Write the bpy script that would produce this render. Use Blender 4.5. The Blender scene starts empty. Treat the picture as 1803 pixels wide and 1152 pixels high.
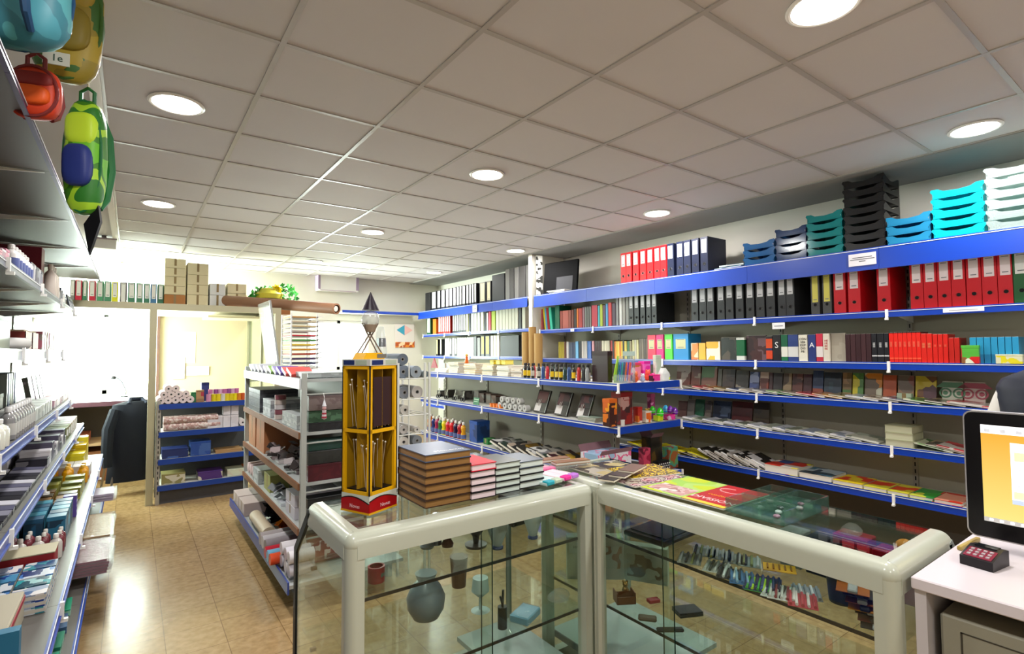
import bpy, bmesh, math, random
import numpy as np
from mathutils import Matrix, Vector, Euler
SC = bpy.context.scene
COL = SC.collection
rnd = random.Random(7)
PI = math.pi
R = math.radians
# ------------------------------------------------------------------ camera, world, exposure
FPX, CH = 928.0, 1.5
YAW, PITCH, ROLL = R(35.815), R(2.57), R(-.33)
def _cam_axes():
    cy, sy, cp, sp = math.cos(YAW), math.sin(YAW), math.cos(PITCH), math.sin(PITCH)
    f = Vector((sy*cp, cy*cp, sp)); r = Vector((cy, -sy, 0)); u = r.cross(f)
    c, s = math.cos(ROLL), math.sin(ROLL)
    return c*r + s*u, -s*r + c*u, f
AR, AU, AF = _cam_axes()
cam = bpy.data.cameras.new('camera'); co = bpy.data.objects.new('camera', cam); COL.objects.link(co)
cam.sensor_width = 36; cam.sensor_fit = 'HORIZONTAL'; cam.lens = FPX/1803*36
cam.clip_start = .02; cam.clip_end = 60
m = Matrix((AR, AU, -AF)).transposed().to_4x4(); m.translation = (0, 0, CH); co.matrix_world = m
SC.camera = co
w = bpy.data.worlds.new('sky'); SC.world = w; w.use_nodes = True
w.node_tree.nodes['Background'].inputs[0].default_value = (.93, .97, 1, 1)
w.node_tree.nodes['Background'].inputs[1].default_value = 6.0
SC.view_settings.view_transform = 'Standard'; SC.view_settings.look = 'None'
SC.view_settings.exposure = 0.2; SC.view_settings.gamma = 1; SC.view_settings.use_curve_mapping = False
SC.cycles.max_bounces = 7; SC.cycles.diffuse_bounces = 4; SC.cycles.glossy_bounces = 3
SC.cycles.transparent_max_bounces = 24; SC.cycles.transmission_bounces = 6
SC.cycles.caustics_reflective = False; SC.cycles.caustics_refractive = False
SC.cycles.sample_clamp_indirect = 6
def ray(x, y):
    return AR*((x-901.5)/FPX) - AU*((y-576)/FPX) + AF
def onx(x, y, X): d = ray(x, y); t = X/d.x; return Vector((X, d.y*t, CH+d.z*t))
def ony(x, y, Y): d = ray(x, y); t = Y/d.y; return Vector((d.x*t, Y, CH+d.z*t))
def onz(x, y, Z): d = ray(x, y); t = (Z-CH)/d.z; return Vector((d.x*t, d.y*t, Z))
def window_light(name, loc, rot, sx, sy, power, color=(1, 1, 1)):   # daylight at a window opening
    l = bpy.data.lights.new(name, 'AREA'); l.shape = 'RECTANGLE'; l.size = sx; l.size_y = sy
    l.energy = power; l.color = color
    o = bpy.data.objects.new(name, l); COL.objects.link(o); o.location = loc; o.rotation_euler = rot
    return o
window_light('daylight_fill', (-.3, 8.95, 1.5), (R(-90), 0, 0), 1.0, 1.0, 110)
window_light('daylight_fill', (2.8, 8.95, 1.6), (R(-90), 0, 0), .9, .75, 80)
window_light('daylight_fill', (-1.06, 8.53, 2.34), (0, R(-90), 0), .5, .45, 520)  # added light at an unseen opening, brightens back wall and ceiling
window_light('daylight_fill', (-1.06, 7.25, 1.45), (0, R(-90), 0), .8, 1.2, 170)  # added light at an unseen opening, brightens the office inside
LAMP_W = 20.0
# ------------------------------------------------------------------ materials
def lin(h):
    h = h.lstrip('#'); c = [int(h[i:i+2], 16)/255 for i in (0, 2, 4)]
    return tuple(x/12.92 if x <= .04045 else ((x+.055)/1.055)**2.4 for x in c) + (1,)
_M = {}
def M(h, rough=.5, metal=0.0, spec=.35, coat=0.0):
    k = (h, rough, metal, spec, coat)
    if k in _M: return _M[k]
    m = bpy.data.materials.new('paint_'+h.lstrip('#')); m.use_nodes = True
    b = m.node_tree.nodes['Principled BSDF']
    b.inputs['Base Color'].default_value = lin(h); b.inputs['Roughness'].default_value = rough
    b.inputs['Metallic'].default_value = metal; b.inputs['Specular IOR Level'].default_value = spec
    b.inputs['Coat Weight'].default_value = coat
    _M[k] = m; return m
def emit(h, s, name='lamp_glow'):
    m = bpy.data.materials.new(name); m.use_nodes = True
    b = m.node_tree.nodes['Principled BSDF']; b.inputs['Base Color'].default_value = (.8, .8, .8, 1)
    b.inputs['Emission Color'].default_value = lin(h); b.inputs['Emission Strength'].default_value = s
    return m
def glassy(name, tint=(.86, .93, .89), rough=.0, ior=1.45, body=0.0, bodycol='#ffffff'):
    if name in _M: return _M[name]
    m = bpy.data.materials.new(name); m.use_nodes = True; nt = m.node_tree; nt.nodes.clear()
    o = nt.nodes.new('ShaderNodeOutputMaterial'); mx = nt.nodes.new('ShaderNodeMixShader')
    t = nt.nodes.new('ShaderNodeBsdfTransparent'); t.inputs[0].default_value = (*tint, 1)
    g = nt.nodes.new('ShaderNodeBsdfGlossy'); g.inputs['Roughness'].default_value = rough
    g.inputs['Color'].default_value = (.95, .98, .96, 1)
    if name == 'plastic_wrap':
        nz = nt.nodes.new('ShaderNodeTexNoise'); nz.inputs['Scale'].default_value = 22; bm = nt.nodes.new('ShaderNodeBump'); bm.inputs['Strength'].default_value = .9; bm.inputs['Distance'].default_value = .02
        nt.links.new(nz.outputs['Fac'], bm.inputs['Height']); nt.links.new(bm.outputs[0], g.inputs['Normal'])
    f = nt.nodes.new('ShaderNodeFresnel'); ge = nt.nodes.new('ShaderNodeNewGeometry'); mr = nt.nodes.new('ShaderNodeMapRange')
    mr.inputs['To Min'].default_value = ior; mr.inputs['To Max'].default_value = 1/ior
    nt.links.new(ge.outputs['Backfacing'], mr.inputs[0]); nt.links.new(mr.outputs[0], f.inputs[0])
    nt.links.new(f.outputs[0], mx.inputs[0]); nt.links.new(g.outputs[0], mx.inputs[2])
    if body:
        d = nt.nodes.new('ShaderNodeBsdfDiffuse'); d.inputs[0].default_value = lin(bodycol)
        m2 = nt.nodes.new('ShaderNodeMixShader'); m2.inputs[0].default_value = body
        nt.links.new(t.outputs[0], m2.inputs[1]); nt.links.new(d.outputs[0], m2.inputs[2])
        nt.links.new(m2.outputs[0], mx.inputs[1])
    else: nt.links.new(t.outputs[0], mx.inputs[1])
    nt.links.new(mx.outputs[0], o.inputs[0]); _M[name] = m; return m
GLASS = glassy('glass_pane'); CLEAR = glassy('clear_plastic', (.93, .95, .95), .08, 1.5, .12, '#dfe8ea')
WRAP = glassy('plastic_wrap', (.95, .95, .95), .12, 1.55, .08, '#ffffff')
def printed(cols, scale=14, seed=0, rough=.35, kind='blocks'):
    """printed cover: patches of a few inks in object space"""
    k = ('printed', tuple(cols), scale, seed, rough, kind)
    if k in _M: return _M[k]
    m = bpy.data.materials.new('printed_cover'); m.use_nodes = True; nt = m.node_tree
    b = nt.nodes['Principled BSDF']; b.inputs['Roughness'].default_value = rough
    tc = nt.nodes.new('ShaderNodeTexCoord'); mp = nt.nodes.new('ShaderNodeMapping')
    mp.inputs['Location'].default_value = (seed*1.37, seed*.71, seed*2.3)
    nt.links.new(tc.outputs['Object'], mp.inputs[0])
    if kind == 'blocks':
        v = nt.nodes.new('ShaderNodeTexVoronoi'); v.distance = 'CHEBYCHEV'; v.inputs['Scale'].default_value = scale
        nt.links.new(mp.outputs[0], v.inputs['Vector']); src = v.outputs['Color']
        s = nt.nodes.new('ShaderNodeSeparateColor'); nt.links.new(src, s.inputs[0]); fac = s.outputs[0]
    else:
        v = nt.nodes.new('ShaderNodeTexNoise'); v.inputs['Scale'].default_value = scale; v.inputs['Detail'].default_value = 1.5
        nt.links.new(mp.outputs[0], v.inputs['Vector']); fac = v.outputs['Fac']
    r = nt.nodes.new('ShaderNodeValToRGB'); r.color_ramp.interpolation = 'CONSTANT'
    n = len(cols); lo, hi = (0, 1) if kind == 'blocks' else (.33, .67)
    while len(r.color_ramp.elements) < n: r.color_ramp.elements.new(.5)
    for i, c in enumerate(cols):
        e = r.color_ramp.elements[i]; e.position = 0 if i == 0 else lo+(hi-lo)*i/n; e.color = lin(c)
    nt.links.new(fac, r.inputs[0]); nt.links.new(r.outputs[0], b.inputs['Base Color'])
    _M[k] = m; return m
# ------------------------------------------------------------------ geometry collector
class G:
    def __init__(s): s.v = []; s.f = []; s.mi = []; s.T = None
    def _add(s, vs, fs, mi):
        n = len(s.v)
        if s.T is not None: vs = [tuple(s.T @ Vector(q)) for q in vs]
        s.v += vs; s.f += [tuple(i+n for i in q) for q in fs]; s.mi += [mi]*len(fs); return s
    def box(s, x0, y0, z0, x1, y1, z1, mi=0):
        v = [(x, y, z) for z in (z0, z1) for y in (y0, y1) for x in (x0, x1)]
        return s._add(v, [(0, 2, 3, 1), (4, 5, 7, 6), (0, 1, 5, 4), (1, 3, 7, 5), (3, 2, 6, 7), (2, 0, 4, 6)], mi)
    def rbox(s, x0, y0, z0, x1, y1, z1, b=.004, mi=0):
        V = []
        X, Y, Z = (x0, x1), (y0, y1), (z0, z1); sg = (1, -1); idx = {}
        for i in (0, 1):
            for j in (0, 1):
                for k in (0, 1):
                    idx[i, j, k, 0] = len(V); V.append((X[i], Y[j]+sg[j]*b, Z[k]+sg[k]*b))
                    idx[i, j, k, 1] = len(V); V.append((X[i]+sg[i]*b, Y[j], Z[k]+sg[k]*b))
                    idx[i, j, k, 2] = len(V); V.append((X[i]+sg[i]*b, Y[j]+sg[j]*b, Z[k]))
        F = []
        for a in (0, 1):
            F.append([idx[a, 0, 0, 0], idx[a, 1, 0, 0], idx[a, 1, 1, 0], idx[a, 0, 1, 0]][::(1 if a else -1)])
            F.append([idx[0, a, 0, 1], idx[1, a, 0, 1], idx[1, a, 1, 1], idx[0, a, 1, 1]][::(-1 if a else 1)])
            F.append([idx[0, 0, a, 2], idx[1, 0, a, 2], idx[1, 1, a, 2], idx[0, 1, a, 2]][::(1 if a else -1)])
        for i in (0, 1):
            for j in (0, 1):
                q = [idx[i, j, 0, 0], idx[i, j, 1, 0], idx[i, j, 1, 1], idx[i, j, 0, 1]]; F.append(q[::(-1 if i == j else 1)][::-1] if False else (q if i != j else q[::-1]))
                q = [idx[i, 0, j, 0], idx[i, 1, j, 0], idx[i, 1, j, 2], idx[i, 0, j, 2]]; F.append(q if i == j else q[::-1])
                q = [idx[0, i, j, 1], idx[1, i, j, 1], idx[1, i, j, 2], idx[0, i, j, 2]]; F.append(q if i != j else q[::-1])
                for k in (0, 1):
                    q = [idx[i, j, k, 0], idx[i, j, k, 1], idx[i, j, k, 2]]; F.append(q if (i+j+k) % 2 else q[::-1])
        return s._add(V, F, mi)
    def quad(s, a, b, c, d, mi=0): return s._add([tuple(a), tuple(b), tuple(c), tuple(d)], [(0, 1, 2, 3)], mi)
    def prism(s, pts, z0, z1, mi=0, axis='z'):
        n = len(pts)
        def q(p, z): return (p[0], p[1], z) if axis == 'z' else ((p[0], z, p[1]) if axis == 'y' else (z, p[0], p[1]))
        v = [q(p, z0) for p in pts] + [q(p, z1) for p in pts]
        f = [tuple(range(n))[::-1], tuple(range(n, 2*n))] + [(i, (i+1) % n, (i+1) % n+n, i+n) for i in range(n)]
        return s._add(v, f, mi)
    def lathe(s, prof, n=14, c=(0, 0, 0), axis='z', mi=0, cap=True):
        v = []
        for r, z in prof:
            for i in range(n):
                a = 2*PI*i/n; x, y = r*math.cos(a), r*math.sin(a)
                p = (x, y, z) if axis == 'z' else ((x, z, -y) if axis == 'y' else (z, x, y))
                v.append((p[0]+c[0], p[1]+c[1], p[2]+c[2]))
        f = [(j*n+i, j*n+(i+1) % n, (j+1)*n+(i+1) % n, (j+1)*n+i) for j in range(len(prof)-1) for i in range(n)]
        if cap: f += [tuple(range(n))[::-1], tuple(range((len(prof)-1)*n, len(prof)*n))]
        return s._add(v, f, mi)
    def cyl(s, c, r, z0, z1, n=14, axis='z', mi=0): return s.lathe([(r, z0), (r, z1)], n, c, axis, mi)
    def tube(s, pts, r, n=6, mi=0, closed=False):
        P = [Vector(p) for p in pts]; rs = r if isinstance(r, (list, tuple)) else [r]*len(P); v = []; m = len(P)
        up = None
        for k, p in enumerate(P):
            d = (P[(k+1) % m]-P[k-1]) if closed else (P[min(k+1, m-1)]-P[max(k-1, 0)])
            d.normalize()
            if up is None: up = d.orthogonal().normalized()
            up = (up-d*up.dot(d)).normalized(); w = d.cross(up)
            for i in range(n):
                a = 2*PI*i/n; v.append(tuple(p+(up*math.cos(a)+w*math.sin(a))*rs[k]))
        f = [(j*n+i, j*n+(i+1) % n, ((j+1) % m)*n+(i+1) % n, ((j+1) % m)*n+i) for j in range(m if closed else m-1) for i in range(n)]
        if not closed: f += [tuple(range(n))[::-1], tuple(range((m-1)*n, m*n))]
        return s._add(v, f, mi)
    def ball(s, c, rx, ry=None, rz=None, n=14, k=8, mi=0):
        ry = ry or rx; rz = rz or rx; v = []; 
        for j in range(k+1):
            t = PI*j/k
            for i in range(n):
                a = 2*PI*i/n; v.append((c[0]+rx*math.sin(t)*math.cos(a), c[1]+ry*math.sin(t)*math.sin(a), c[2]-rz*math.cos(t)))
        return s._add(v, [(j*n+i, j*n+(i+1) % n, (j+1)*n+(i+1) % n, (j+1)*n+i) for j in range(k) for i in range(n)], mi)
    def mesh(s, name, mats, smooth=True, merge=False):
        if not isinstance(mats, (list, tuple)): mats = [mats]
        me = bpy.data.meshes.new(name); me.from_pydata(s.v, [], s.f)
        for q in mats: me.materials.append(q)
        for p, i in zip(me.polygons, s.mi): p.material_index = i
        if merge:
            b = bmesh.new(); b.from_mesh(me); bmesh.ops.remove_doubles(b, verts=b.verts, dist=1e-6); b.to_mesh(me); b.free()
        if smooth:
            me.shade_smooth(); me.set_sharp_from_angle(angle=R(35))
        return me
def link(name, me, parent=None, loc=(0, 0, 0), rot=(0, 0, 0), s=1):
    o = bpy.data.objects.new(name, me); COL.objects.link(o); o.parent = parent
    o.location = loc; o.rotation_euler = rot
    if s != 1: o.scale = (s, s, s) if not isinstance(s, (tuple, list)) else s
    return o
def tag(o, label, cat, group=None):
    o['label'] = label; o['category'] = cat
    if group: o['group'] = group
    n = len(label.replace(',', ' ').split())
    if n < 4 or n > 16: print('LABEL LENGTH', n, label)
    return o
def struct(name, me, **k):
    o = link(name, me, **k); o['kind'] = 'structure'; return o
def place(kit, name, loc, rz, label, cat, group=None, rx=0, ry=0, s=1):
    """kit: a mesh, or a list of (part name, mesh, sub-parts) under an Empty at the thing's base"""
    rot = (rx, ry, rz)
    if isinstance(kit, list):
        o = link(name, None, None, loc, rot, s); o.empty_display_size = .05
        for p in kit:
            c = link(p[0], p[1], o)
            if len(p) > 2 and p[2]:
                for q in p[2]: link(q[0], q[1], c)
            if len(p) > 3: c['label'] = p[3]
    else: o = link(name, kit, None, loc, rot, s)
    return tag(o, label, cat, group)
NTH = ['leftmost', 'second from left', 'third from left', 'fourth from left', 'fifth from left', 'sixth from left', 'seventh from left', 'eighth from left', 'ninth from left', 'tenth from left', 'eleventh from left', 'twelfth from left', '13th from left', '14th from left', '15th from left', '16th from left', '17th from left', '18th from left', '19th from left', '20th from left']
def nth(i, n):
    if n == 1: return 'single'
    if i < (n+1)//2: return (NTH[i] if i < 20 else '%dth from left' % (i+1))
    return (NTH[n-1-i] if n-1-i < 20 else '%dth from left' % (n-i)).replace('left', 'right')
def lvl(i, n, kinds=('bottom', 'top')):
    """i counted from the bottom of a stack of n"""
    if i == 0: return 'lowest'
    if i == n-1: return 'topmost'
    j = ['', 'second', 'third', 'fourth', 'fifth', 'sixth', 'seventh']
    return (j[i]+' from bottom') if i < n/2 else (j[n-1-i]+' from top')
_T = {}
def text_mesh(txt, size, mat, depth=.0004, align='CENTER'):
    k = (txt, size, mat.name, align)
    if k in _T: return _T[k]
    c = bpy.data.curves.new('lettering', 'FONT'); c.body = txt; c.size = size; c.extrude = depth; c.align_x = align; c.align_y = 'CENTER'
    c.resolution_u = 2
    o = bpy.data.objects.new('tmp', c); COL.objects.link(o)
    dg = bpy.context.evaluated_depsgraph_get(); me = bpy.data.meshes.new_from_object(o.evaluated_get(dg))
    bpy.data.objects.remove(o); bpy.data.curves.remove(c); me.materials.clear(); me.materials.append(mat); _T[k] = me
    return me
# ------------------------------------------------------------------ the room
CZ = 2.731
XL, XR, YB, YF = -.87, 4.65, 8.8, -2.6
GX = [.463+.6*k for k in range(-1, 7)]
GY = [-2.12, -1.58, -1.04, -.5, .04, .58, 1.1, 1.655, 2.19, 2.72, 3.26, 3.79, 4.42, 4.96, 5.5, 6.0, 6.54, 7.08, 7.62, 8.16, 8.7]
def wall_mat(name, c1, c2, rough=.75, sc=3):
    m = bpy.data.materials.new(name); m.use_nodes = True; nt = m.node_tree; b = nt.nodes['Principled BSDF']
    tc = nt.nodes.new('ShaderNodeTexCoord'); n = nt.nodes.new('ShaderNodeTexNoise'); n.inputs['Scale'].default_value = sc; n.inputs['Detail'].default_value = 5
    nt.links.new(tc.outputs['Object'], n.inputs['Vector'])
    r = nt.nodes.new('ShaderNodeValToRGB'); r.color_ramp.elements[0].color = lin(c1); r.color_ramp.elements[1].color = lin(c2)
    r.color_ramp.elements[0].position = .3; r.color_ramp.elements[1].position = .7
    nt.links.new(n.outputs['Fac'], r.inputs[0]); nt.links.new(r.outputs[0], b.inputs['Base Color']); b.inputs['Roughness'].default_value = rough
    return m
CEIL = wall_mat('ceiling_tile', '#cdc9c8', '#d2cecd', .8, 1.2); WALL = wall_mat('wall_paint', '#d2cec2', '#d8d4c8', .7, 1.5)
BORDER_SHADE = wall_mat('border_shade', '#8c8c8c', '#939393', .7, 1.5)  # shade of the ceiling border put into a darker grey
def floor_mat():
    m = bpy.data.materials.new('floor_tile'); m.use_nodes = True; nt = m.node_tree; b = nt.nodes['Principled BSDF']; L = nt.links.new
    tc = nt.nodes.new('ShaderNodeTexCoord'); br = nt.nodes.new('ShaderNodeTexBrick')
    br.offset = 0; br.squash = 1; br.inputs['Scale'].default_value = 1; br.inputs['Brick Width'].default_value = .265; br.inputs['Row Height'].default_value = .265
    br.inputs['Mortar Size'].default_value = .0022; br.inputs['Mortar Smooth'].default_value = .3
    mp = nt.nodes.new('ShaderNodeMapping'); mp.inputs['Location'].default_value = (.092, .04, 0)
    L(tc.outputs['Object'], mp.inputs[0]); L(mp.outputs[0], br.inputs['Vector'])
    br.inputs['Color1'].default_value = lin('#a5895f'); br.inputs['Color2'].default_value = lin('#ad926a'); br.inputs['Mortar'].default_value = lin('#7d6344')
    n = nt.nodes.new('ShaderNodeTexNoise'); n.inputs['Scale'].default_value = 26; n.inputs['Detail'].default_value = 6; L(tc.outputs['Object'], n.inputs['Vector'])
    n2 = nt.nodes.new('ShaderNodeTexNoise'); n2.inputs['Scale'].default_value = 2.2; n2.inputs['Detail'].default_value = 3; L(tc.outputs['Object'], n2.inputs['Vector'])
    r = nt.nodes.new('ShaderNodeValToRGB'); r.color_ramp.elements[0].position = .3; r.color_ramp.elements[0].color = (.6, .54, .44, 1); r.color_ramp.elements[1].position = .66; r.color_ramp.elements[1].color = (1.05, 1.03, 1, 1)
    L(n.outputs['Fac'], r.inputs[0])
    mx = nt.nodes.new('ShaderNodeMix'); mx.data_type = 'RGBA'; mx.blend_type = 'MULTIPLY'; mx.inputs[0].default_value = .7
    L(br.outputs['Color'], mx.inputs[6]); L(r.outputs[0], mx.inputs[7])
    r2 = nt.nodes.new('ShaderNodeMapRange'); r2.inputs['To Min'].default_value = .14; r2.inputs['To Max'].default_value = .34; L(n2.outputs['Fac'], r2.inputs[0])
    L(mx.outputs[2], b.inputs['Base Color']); L(r2.outputs[0], b.inputs['Roughness'])
    return m
struct('floor', G().box(XL, YF, -.05, XR, YB, 0).mesh('floor', floor_mat()))
struct('ceiling', G().box(XL, YF, CZ, XR, YB, CZ+.06).mesh('ceiling', CEIL))
struct('trim_1', G().box(4.063, YF, CZ-.012, XR, YB, CZ-.001).mesh('border', BORDER_SHADE))
g = G()
for x in GX: g.box(x-.011, YF, CZ-.006, x+.011, YB, CZ-.0005)
for y in GY: g.box(GX[0], y-.011, CZ-.005, 4.063, y+.011, CZ-.0005)
struct('trim_2', g.mesh('ceiling_grid', M('#b4afaa', .35)))
struct('trim_3', G().box(-.185, YF, CZ-.03, -.14, YB, CZ-.006).mesh('ceiling_edge_profile', M('#e8e4da', .5)))
def wall_with_holes(name, lo, hi, z1, holes, place_pt, thick):
    """a wall with rectangular openings; u runs along the wall"""
    g = G(); us = sorted(set([lo, hi]+[h[0] for h in holes]+[h[1] for h in holes]))
    for a, b in zip(us[:-1], us[1:]):
        hs = [h for h in holes if h[0] <= a+1e-6 and h[1] >= b-1e-6]
        segs = [(0, z1)] if not hs else [(0, hs[0][2]), (hs[0][3], z1)]
        for s0, s1 in segs:
            p = place_pt(a, s0, 0); q = place_pt(b, s1, thick)
            g.box(min(p[0], q[0]), min(p[1], q[1]), s0, max(p[0], q[0]), max(p[1], q[1]), s1)
    struct(name, g.mesh(name, WALL))
W1 = (-.8, .24, .96, 2.03); W2 = (2.3, 3.3, 1.2, 2.02); ADDED_W3 = (6.6, 7.9, 1.0, 1.9); ADDED_W4 = (8.28, 8.77, 2.05, 2.66)  # last two: unseen left-wall openings, added to light the back
wall_with_holes('wall_back', XL, XR, CZ, [W1, W2], lambda u, z, t: (u, YB+t), .15)
wall_with_holes('wall_left', YF, YB, CZ, [ADDED_W3, ADDED_W4], lambda u, z, t: (XL-t, u), .15)
struct('wall_right', G().box(XR, YF, 0, XR+.15, YB, CZ).mesh('wall_right', WALL))
struct('wall_front', G().box(XL, YF-.15, 0, XR, YF, CZ).mesh('wall_front', WALL))
ALU = M('#a8a283', .42, .0, .5); WHT = M('#d9dcd2', .28, 0, .5, .3)
def window(n, w, axis):
    u0, u1, z0, z1 = w; g = G(); t = .05; gl = G(); si = G()
    def bx(G_, a, b, c, d, d0, d1):
        if axis == 'y': G_.box(a, YB+d0, b, c, YB+d1, d)
        else: G_.box(XL-d1, a, b, XL-d0, c, d)
    um = (u0+u1)/2
    for a, b, c, d in ((u0, z0, u0+t, z1), (u1-t, z0, u1, z1), (u0, z0, u1, z0+t), (u0, z1-t, u1, z1), (um-t/2, z0, um+t/2, z1)): bx(g, a, b, c, d, .03, .08)
    bx(gl, u0, z0, u1, z1, .05, .056)
    o = struct('window_%d' % n, g.mesh('window_frame', M('#e6e6e0', .4)))
    link('pane', gl.mesh('pane', GLASS), o)
window(1, W1, 'y'); window(2, W2, 'y'); window(3, ADDED_W3, 'x'); window(4, ADDED_W4, 'x')  # the two on the left wall are unseen, added for their light
struct('trim_4', G().box(-.84, YB-.05, .93, .3, YB+.03, .96).mesh('window_sill', M('#e8e4da', .5)))
# ------------------------------------------------------------------ downlights
RIM = G().lathe([(.1, -.001), (.118, -.002), (.122, -.008), (.112, -.014), (.104, -.012), (.102, -.004)], 36, cap=False).mesh('rim', M('#f0efe9', .3))
DIF = G().lathe([(.103, -.004), (.103, -.009), (.09, -.0115)], 36).mesh('diffuser', emit('#fff8ee', 22.0, 'lamp_diffuser'))
lamp_names = {(.155, .83): 'near left of the camera view', }
rows = [(-1.35, 'behind'), (.83, 'nearest row'), (3.03, 'second row'), (5.18, 'third row'), (7.33, 'far row by the windows')]
for ry, rn in rows:
    for cx, cn in ((.155, 'left'), (1.98, 'middle'), (3.8, 'right')):
        if ry == 7.33 and cx == .155: continue
        lab = 'round white recessed ceiling downlight, %s lamp of the %s' % (cn, rn) if rn != 'behind' else 'round white recessed ceiling downlight, %s lamp of the row behind the camera' % cn
        o = place([('rim', RIM), ('diffuser', DIF)], 'ceiling_downlight', (cx, ry, CZ), 0, lab, 'ceiling light', 'recessed ceiling downlights')
        l = bpy.data.lights.new('downlight_glow', 'AREA'); l.shape = 'DISK'; l.size = .2; l.energy = LAMP_W; l.color = (1, .98, .965)
        lo = bpy.data.objects.new('downlight_glow', l); COL.objects.link(lo); lo.parent = o; lo.location = (0, 0, -.02)
# ------------------------------------------------------------------ shop shelving
BLUE = M('#0f3ca4', .28, 0, .5, 0); GREYB = M('#8f93a0', .35, 0, .5, .2); DECK = M('#c9c9c2', .45); BACKP = M('#a6a190', .55); SLOT = M('#17171a', .6)
UPR = M('#9a958a', .4); CLIP = M('#f2f2ee', .3); STRIP = M('#e2e6ea', .25); WOODE = M('#80563a', .45); BLACKM = M('#26262a', .4)
def shelf_mesh(W, depth, lip, lipmat, strip=True, tilt=False, deck=None):
    g = G(); g.box(0, 0, -.022, W, depth, 0)
    g.box(0, -.006, -lip, W, 0, .002, 1)
    if strip: g.box(0, -.0085, -.009, W, -.006, -.005, 2); g.box(0, -.012, -lip, W, -.006, -lip*.86, 1)
    return g.mesh('shelf', [deck or DECK, lipmat, STRIP])
def clip_mesh(lip):
    g = G(); g.box(-.008, -.018, -lip-.012, .008, -.006, .008); g.box(-.008, -.03, -lip-.02, .008, -.006, -lip-.008)
    return g.mesh('clip', CLIP)
def bracket_mesh(depth):
    return G().prism([(.02, -.024), (depth-.01, -.024), (depth-.01, -.075), (depth-.05, -.07)], -.004, .004, 0, 'x').mesh('bracket', CLIP)
def upright_mesh(h):
    g = G(); g.box(-.016, -.012, 0, .016, .03, h)
    z = .1
    while z < h-.05: g.box(-.004, -.0135, z, .004, -.012, z+.028, 1); z += .05
    return g.mesh('upright', [UPR, SLOT])
def shelving(name, loc, rz, nb, bw, D, H, levels, label, cat, group=None, panel=BACKP, base=None, deck=None, kick=None):
    """levels: (z of deck, depth, lip height, lip material, clips?)"""
    root = tag(link(name, None, None, loc, (0, 0, rz)), label, cat, group)
    pm = G().box(.004, D-.004, .02, bw-.004, D+.004, H-.01).mesh('back_panel', panel)
    um = upright_mesh(H)
    for i in range(nb): link('back_panel', pm, root, (i*bw, 0, 0))
    for i in range(nb+1): link('upright', um, root, (i*bw, D, 0))
    if kick: link('kick_panel', G().box(.0, D-.03, .02, nb*bw, D-.016, kick).mesh('kick_panel', M('#504d49', .6)), root)
    for (z, dep, lip, lm, cl) in levels:
        sm = shelf_mesh(bw-.002, dep-.014, lip, lm, deck=deck); bm = bracket_mesh(dep); cm = clip_mesh(lip)
        for i in range(nb):
            s = link('shelf', sm, root, (i*bw+.001, D-dep, z))
            if cl: link('price_strip_clip', cm, s, (0, 0, 0))
            link('bracket', bm, s, (.02, 0, 0))
    if base:
        link('plinth', G().box(0, 0, 0, nb*bw, D-base, .12).mesh('plinth', BLUE), root, (0, base, 0))
    return root
RWZ = dict(top=2.19, s2=1.76, s3=1.405, s4=1.13, s5=.835, s6=.51)
lv = [(2.19, .52, .15, BLUE, False), (1.76, .42, .045, BLUE, True), (1.405, .42, .05, BLUE, True), (1.13, .42, .05, BLUE, True), (.835, .42, .05, BLUE, True), (.51, .42, .05, BLUE, True)]
shelving('wall_shelving', (4.1, 5.2, 0), R(-90), 7, .945, .52, 2.25, lv, 'long blue-edged metal wall shelving along the right wall, in front of the pillar', 'shelving', kick=.46)
shelving('wall_shelving', (4.1, 8.5, 0), R(-90), 4, .79, .52, 2.25, [(2.19, .52, .13, BLUE, False), (1.79, .42, .04, BLUE, True), (1.42, .42, .04, BLUE, True), (1.1, .42, .04, BLUE, True), (.6, .42, .05, BLUE, True)], 'blue-edged metal wall shelving beyond the white pillar, full of white-labelled files', 'shelving', base=.1)
# shelf board along the back wall
o = struct('trim_5', G().box(2.75, 8.5, 2.13, 4.1, 8.79, 2.15).box(2.75, 8.49, 2.13, 4.1, 8.5, 2.175, 1).mesh('back_wall_board', [DECK, BLUE]))
# left run
LZ = dict(l1=2.19, l2=1.84, l3=1.505, l4=1.135, l5=.865, l6=.57, l7=.23)
LX = -.84
lv = [(2.205, .58, .035, M('#3b3260', .3), False), (1.84, .46, .035, M('#6a6e7c', .35), True), (1.52, .4, .06, M('#a8b0bc', .3), True), (1.135, .455, .045, M('#46589c', .3), True), (.865, .495, .045, M('#46589c', .3), True), (.57, .64, .045, M('#34499a', .3), True), (.23, .66, .06, M('#2a4a9c', .3), False)]
LD = .66
shelving('wall_shelving', (LX+LD, .8, 0), R(90), 6, .9, LD, 2.25, lv, 'tall metal wall shelving along the left wall, crammed with small stationery goods', 'shelving', panel=M('#6a675f', .5), base=.05, deck=M('#5e5b56', .4))
# pillar
struct('trim_6', G().box(4.09, 5.23, 0, 4.62, 5.3, CZ).mesh('pillar', M('#d8d4c8', .6)))
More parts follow.
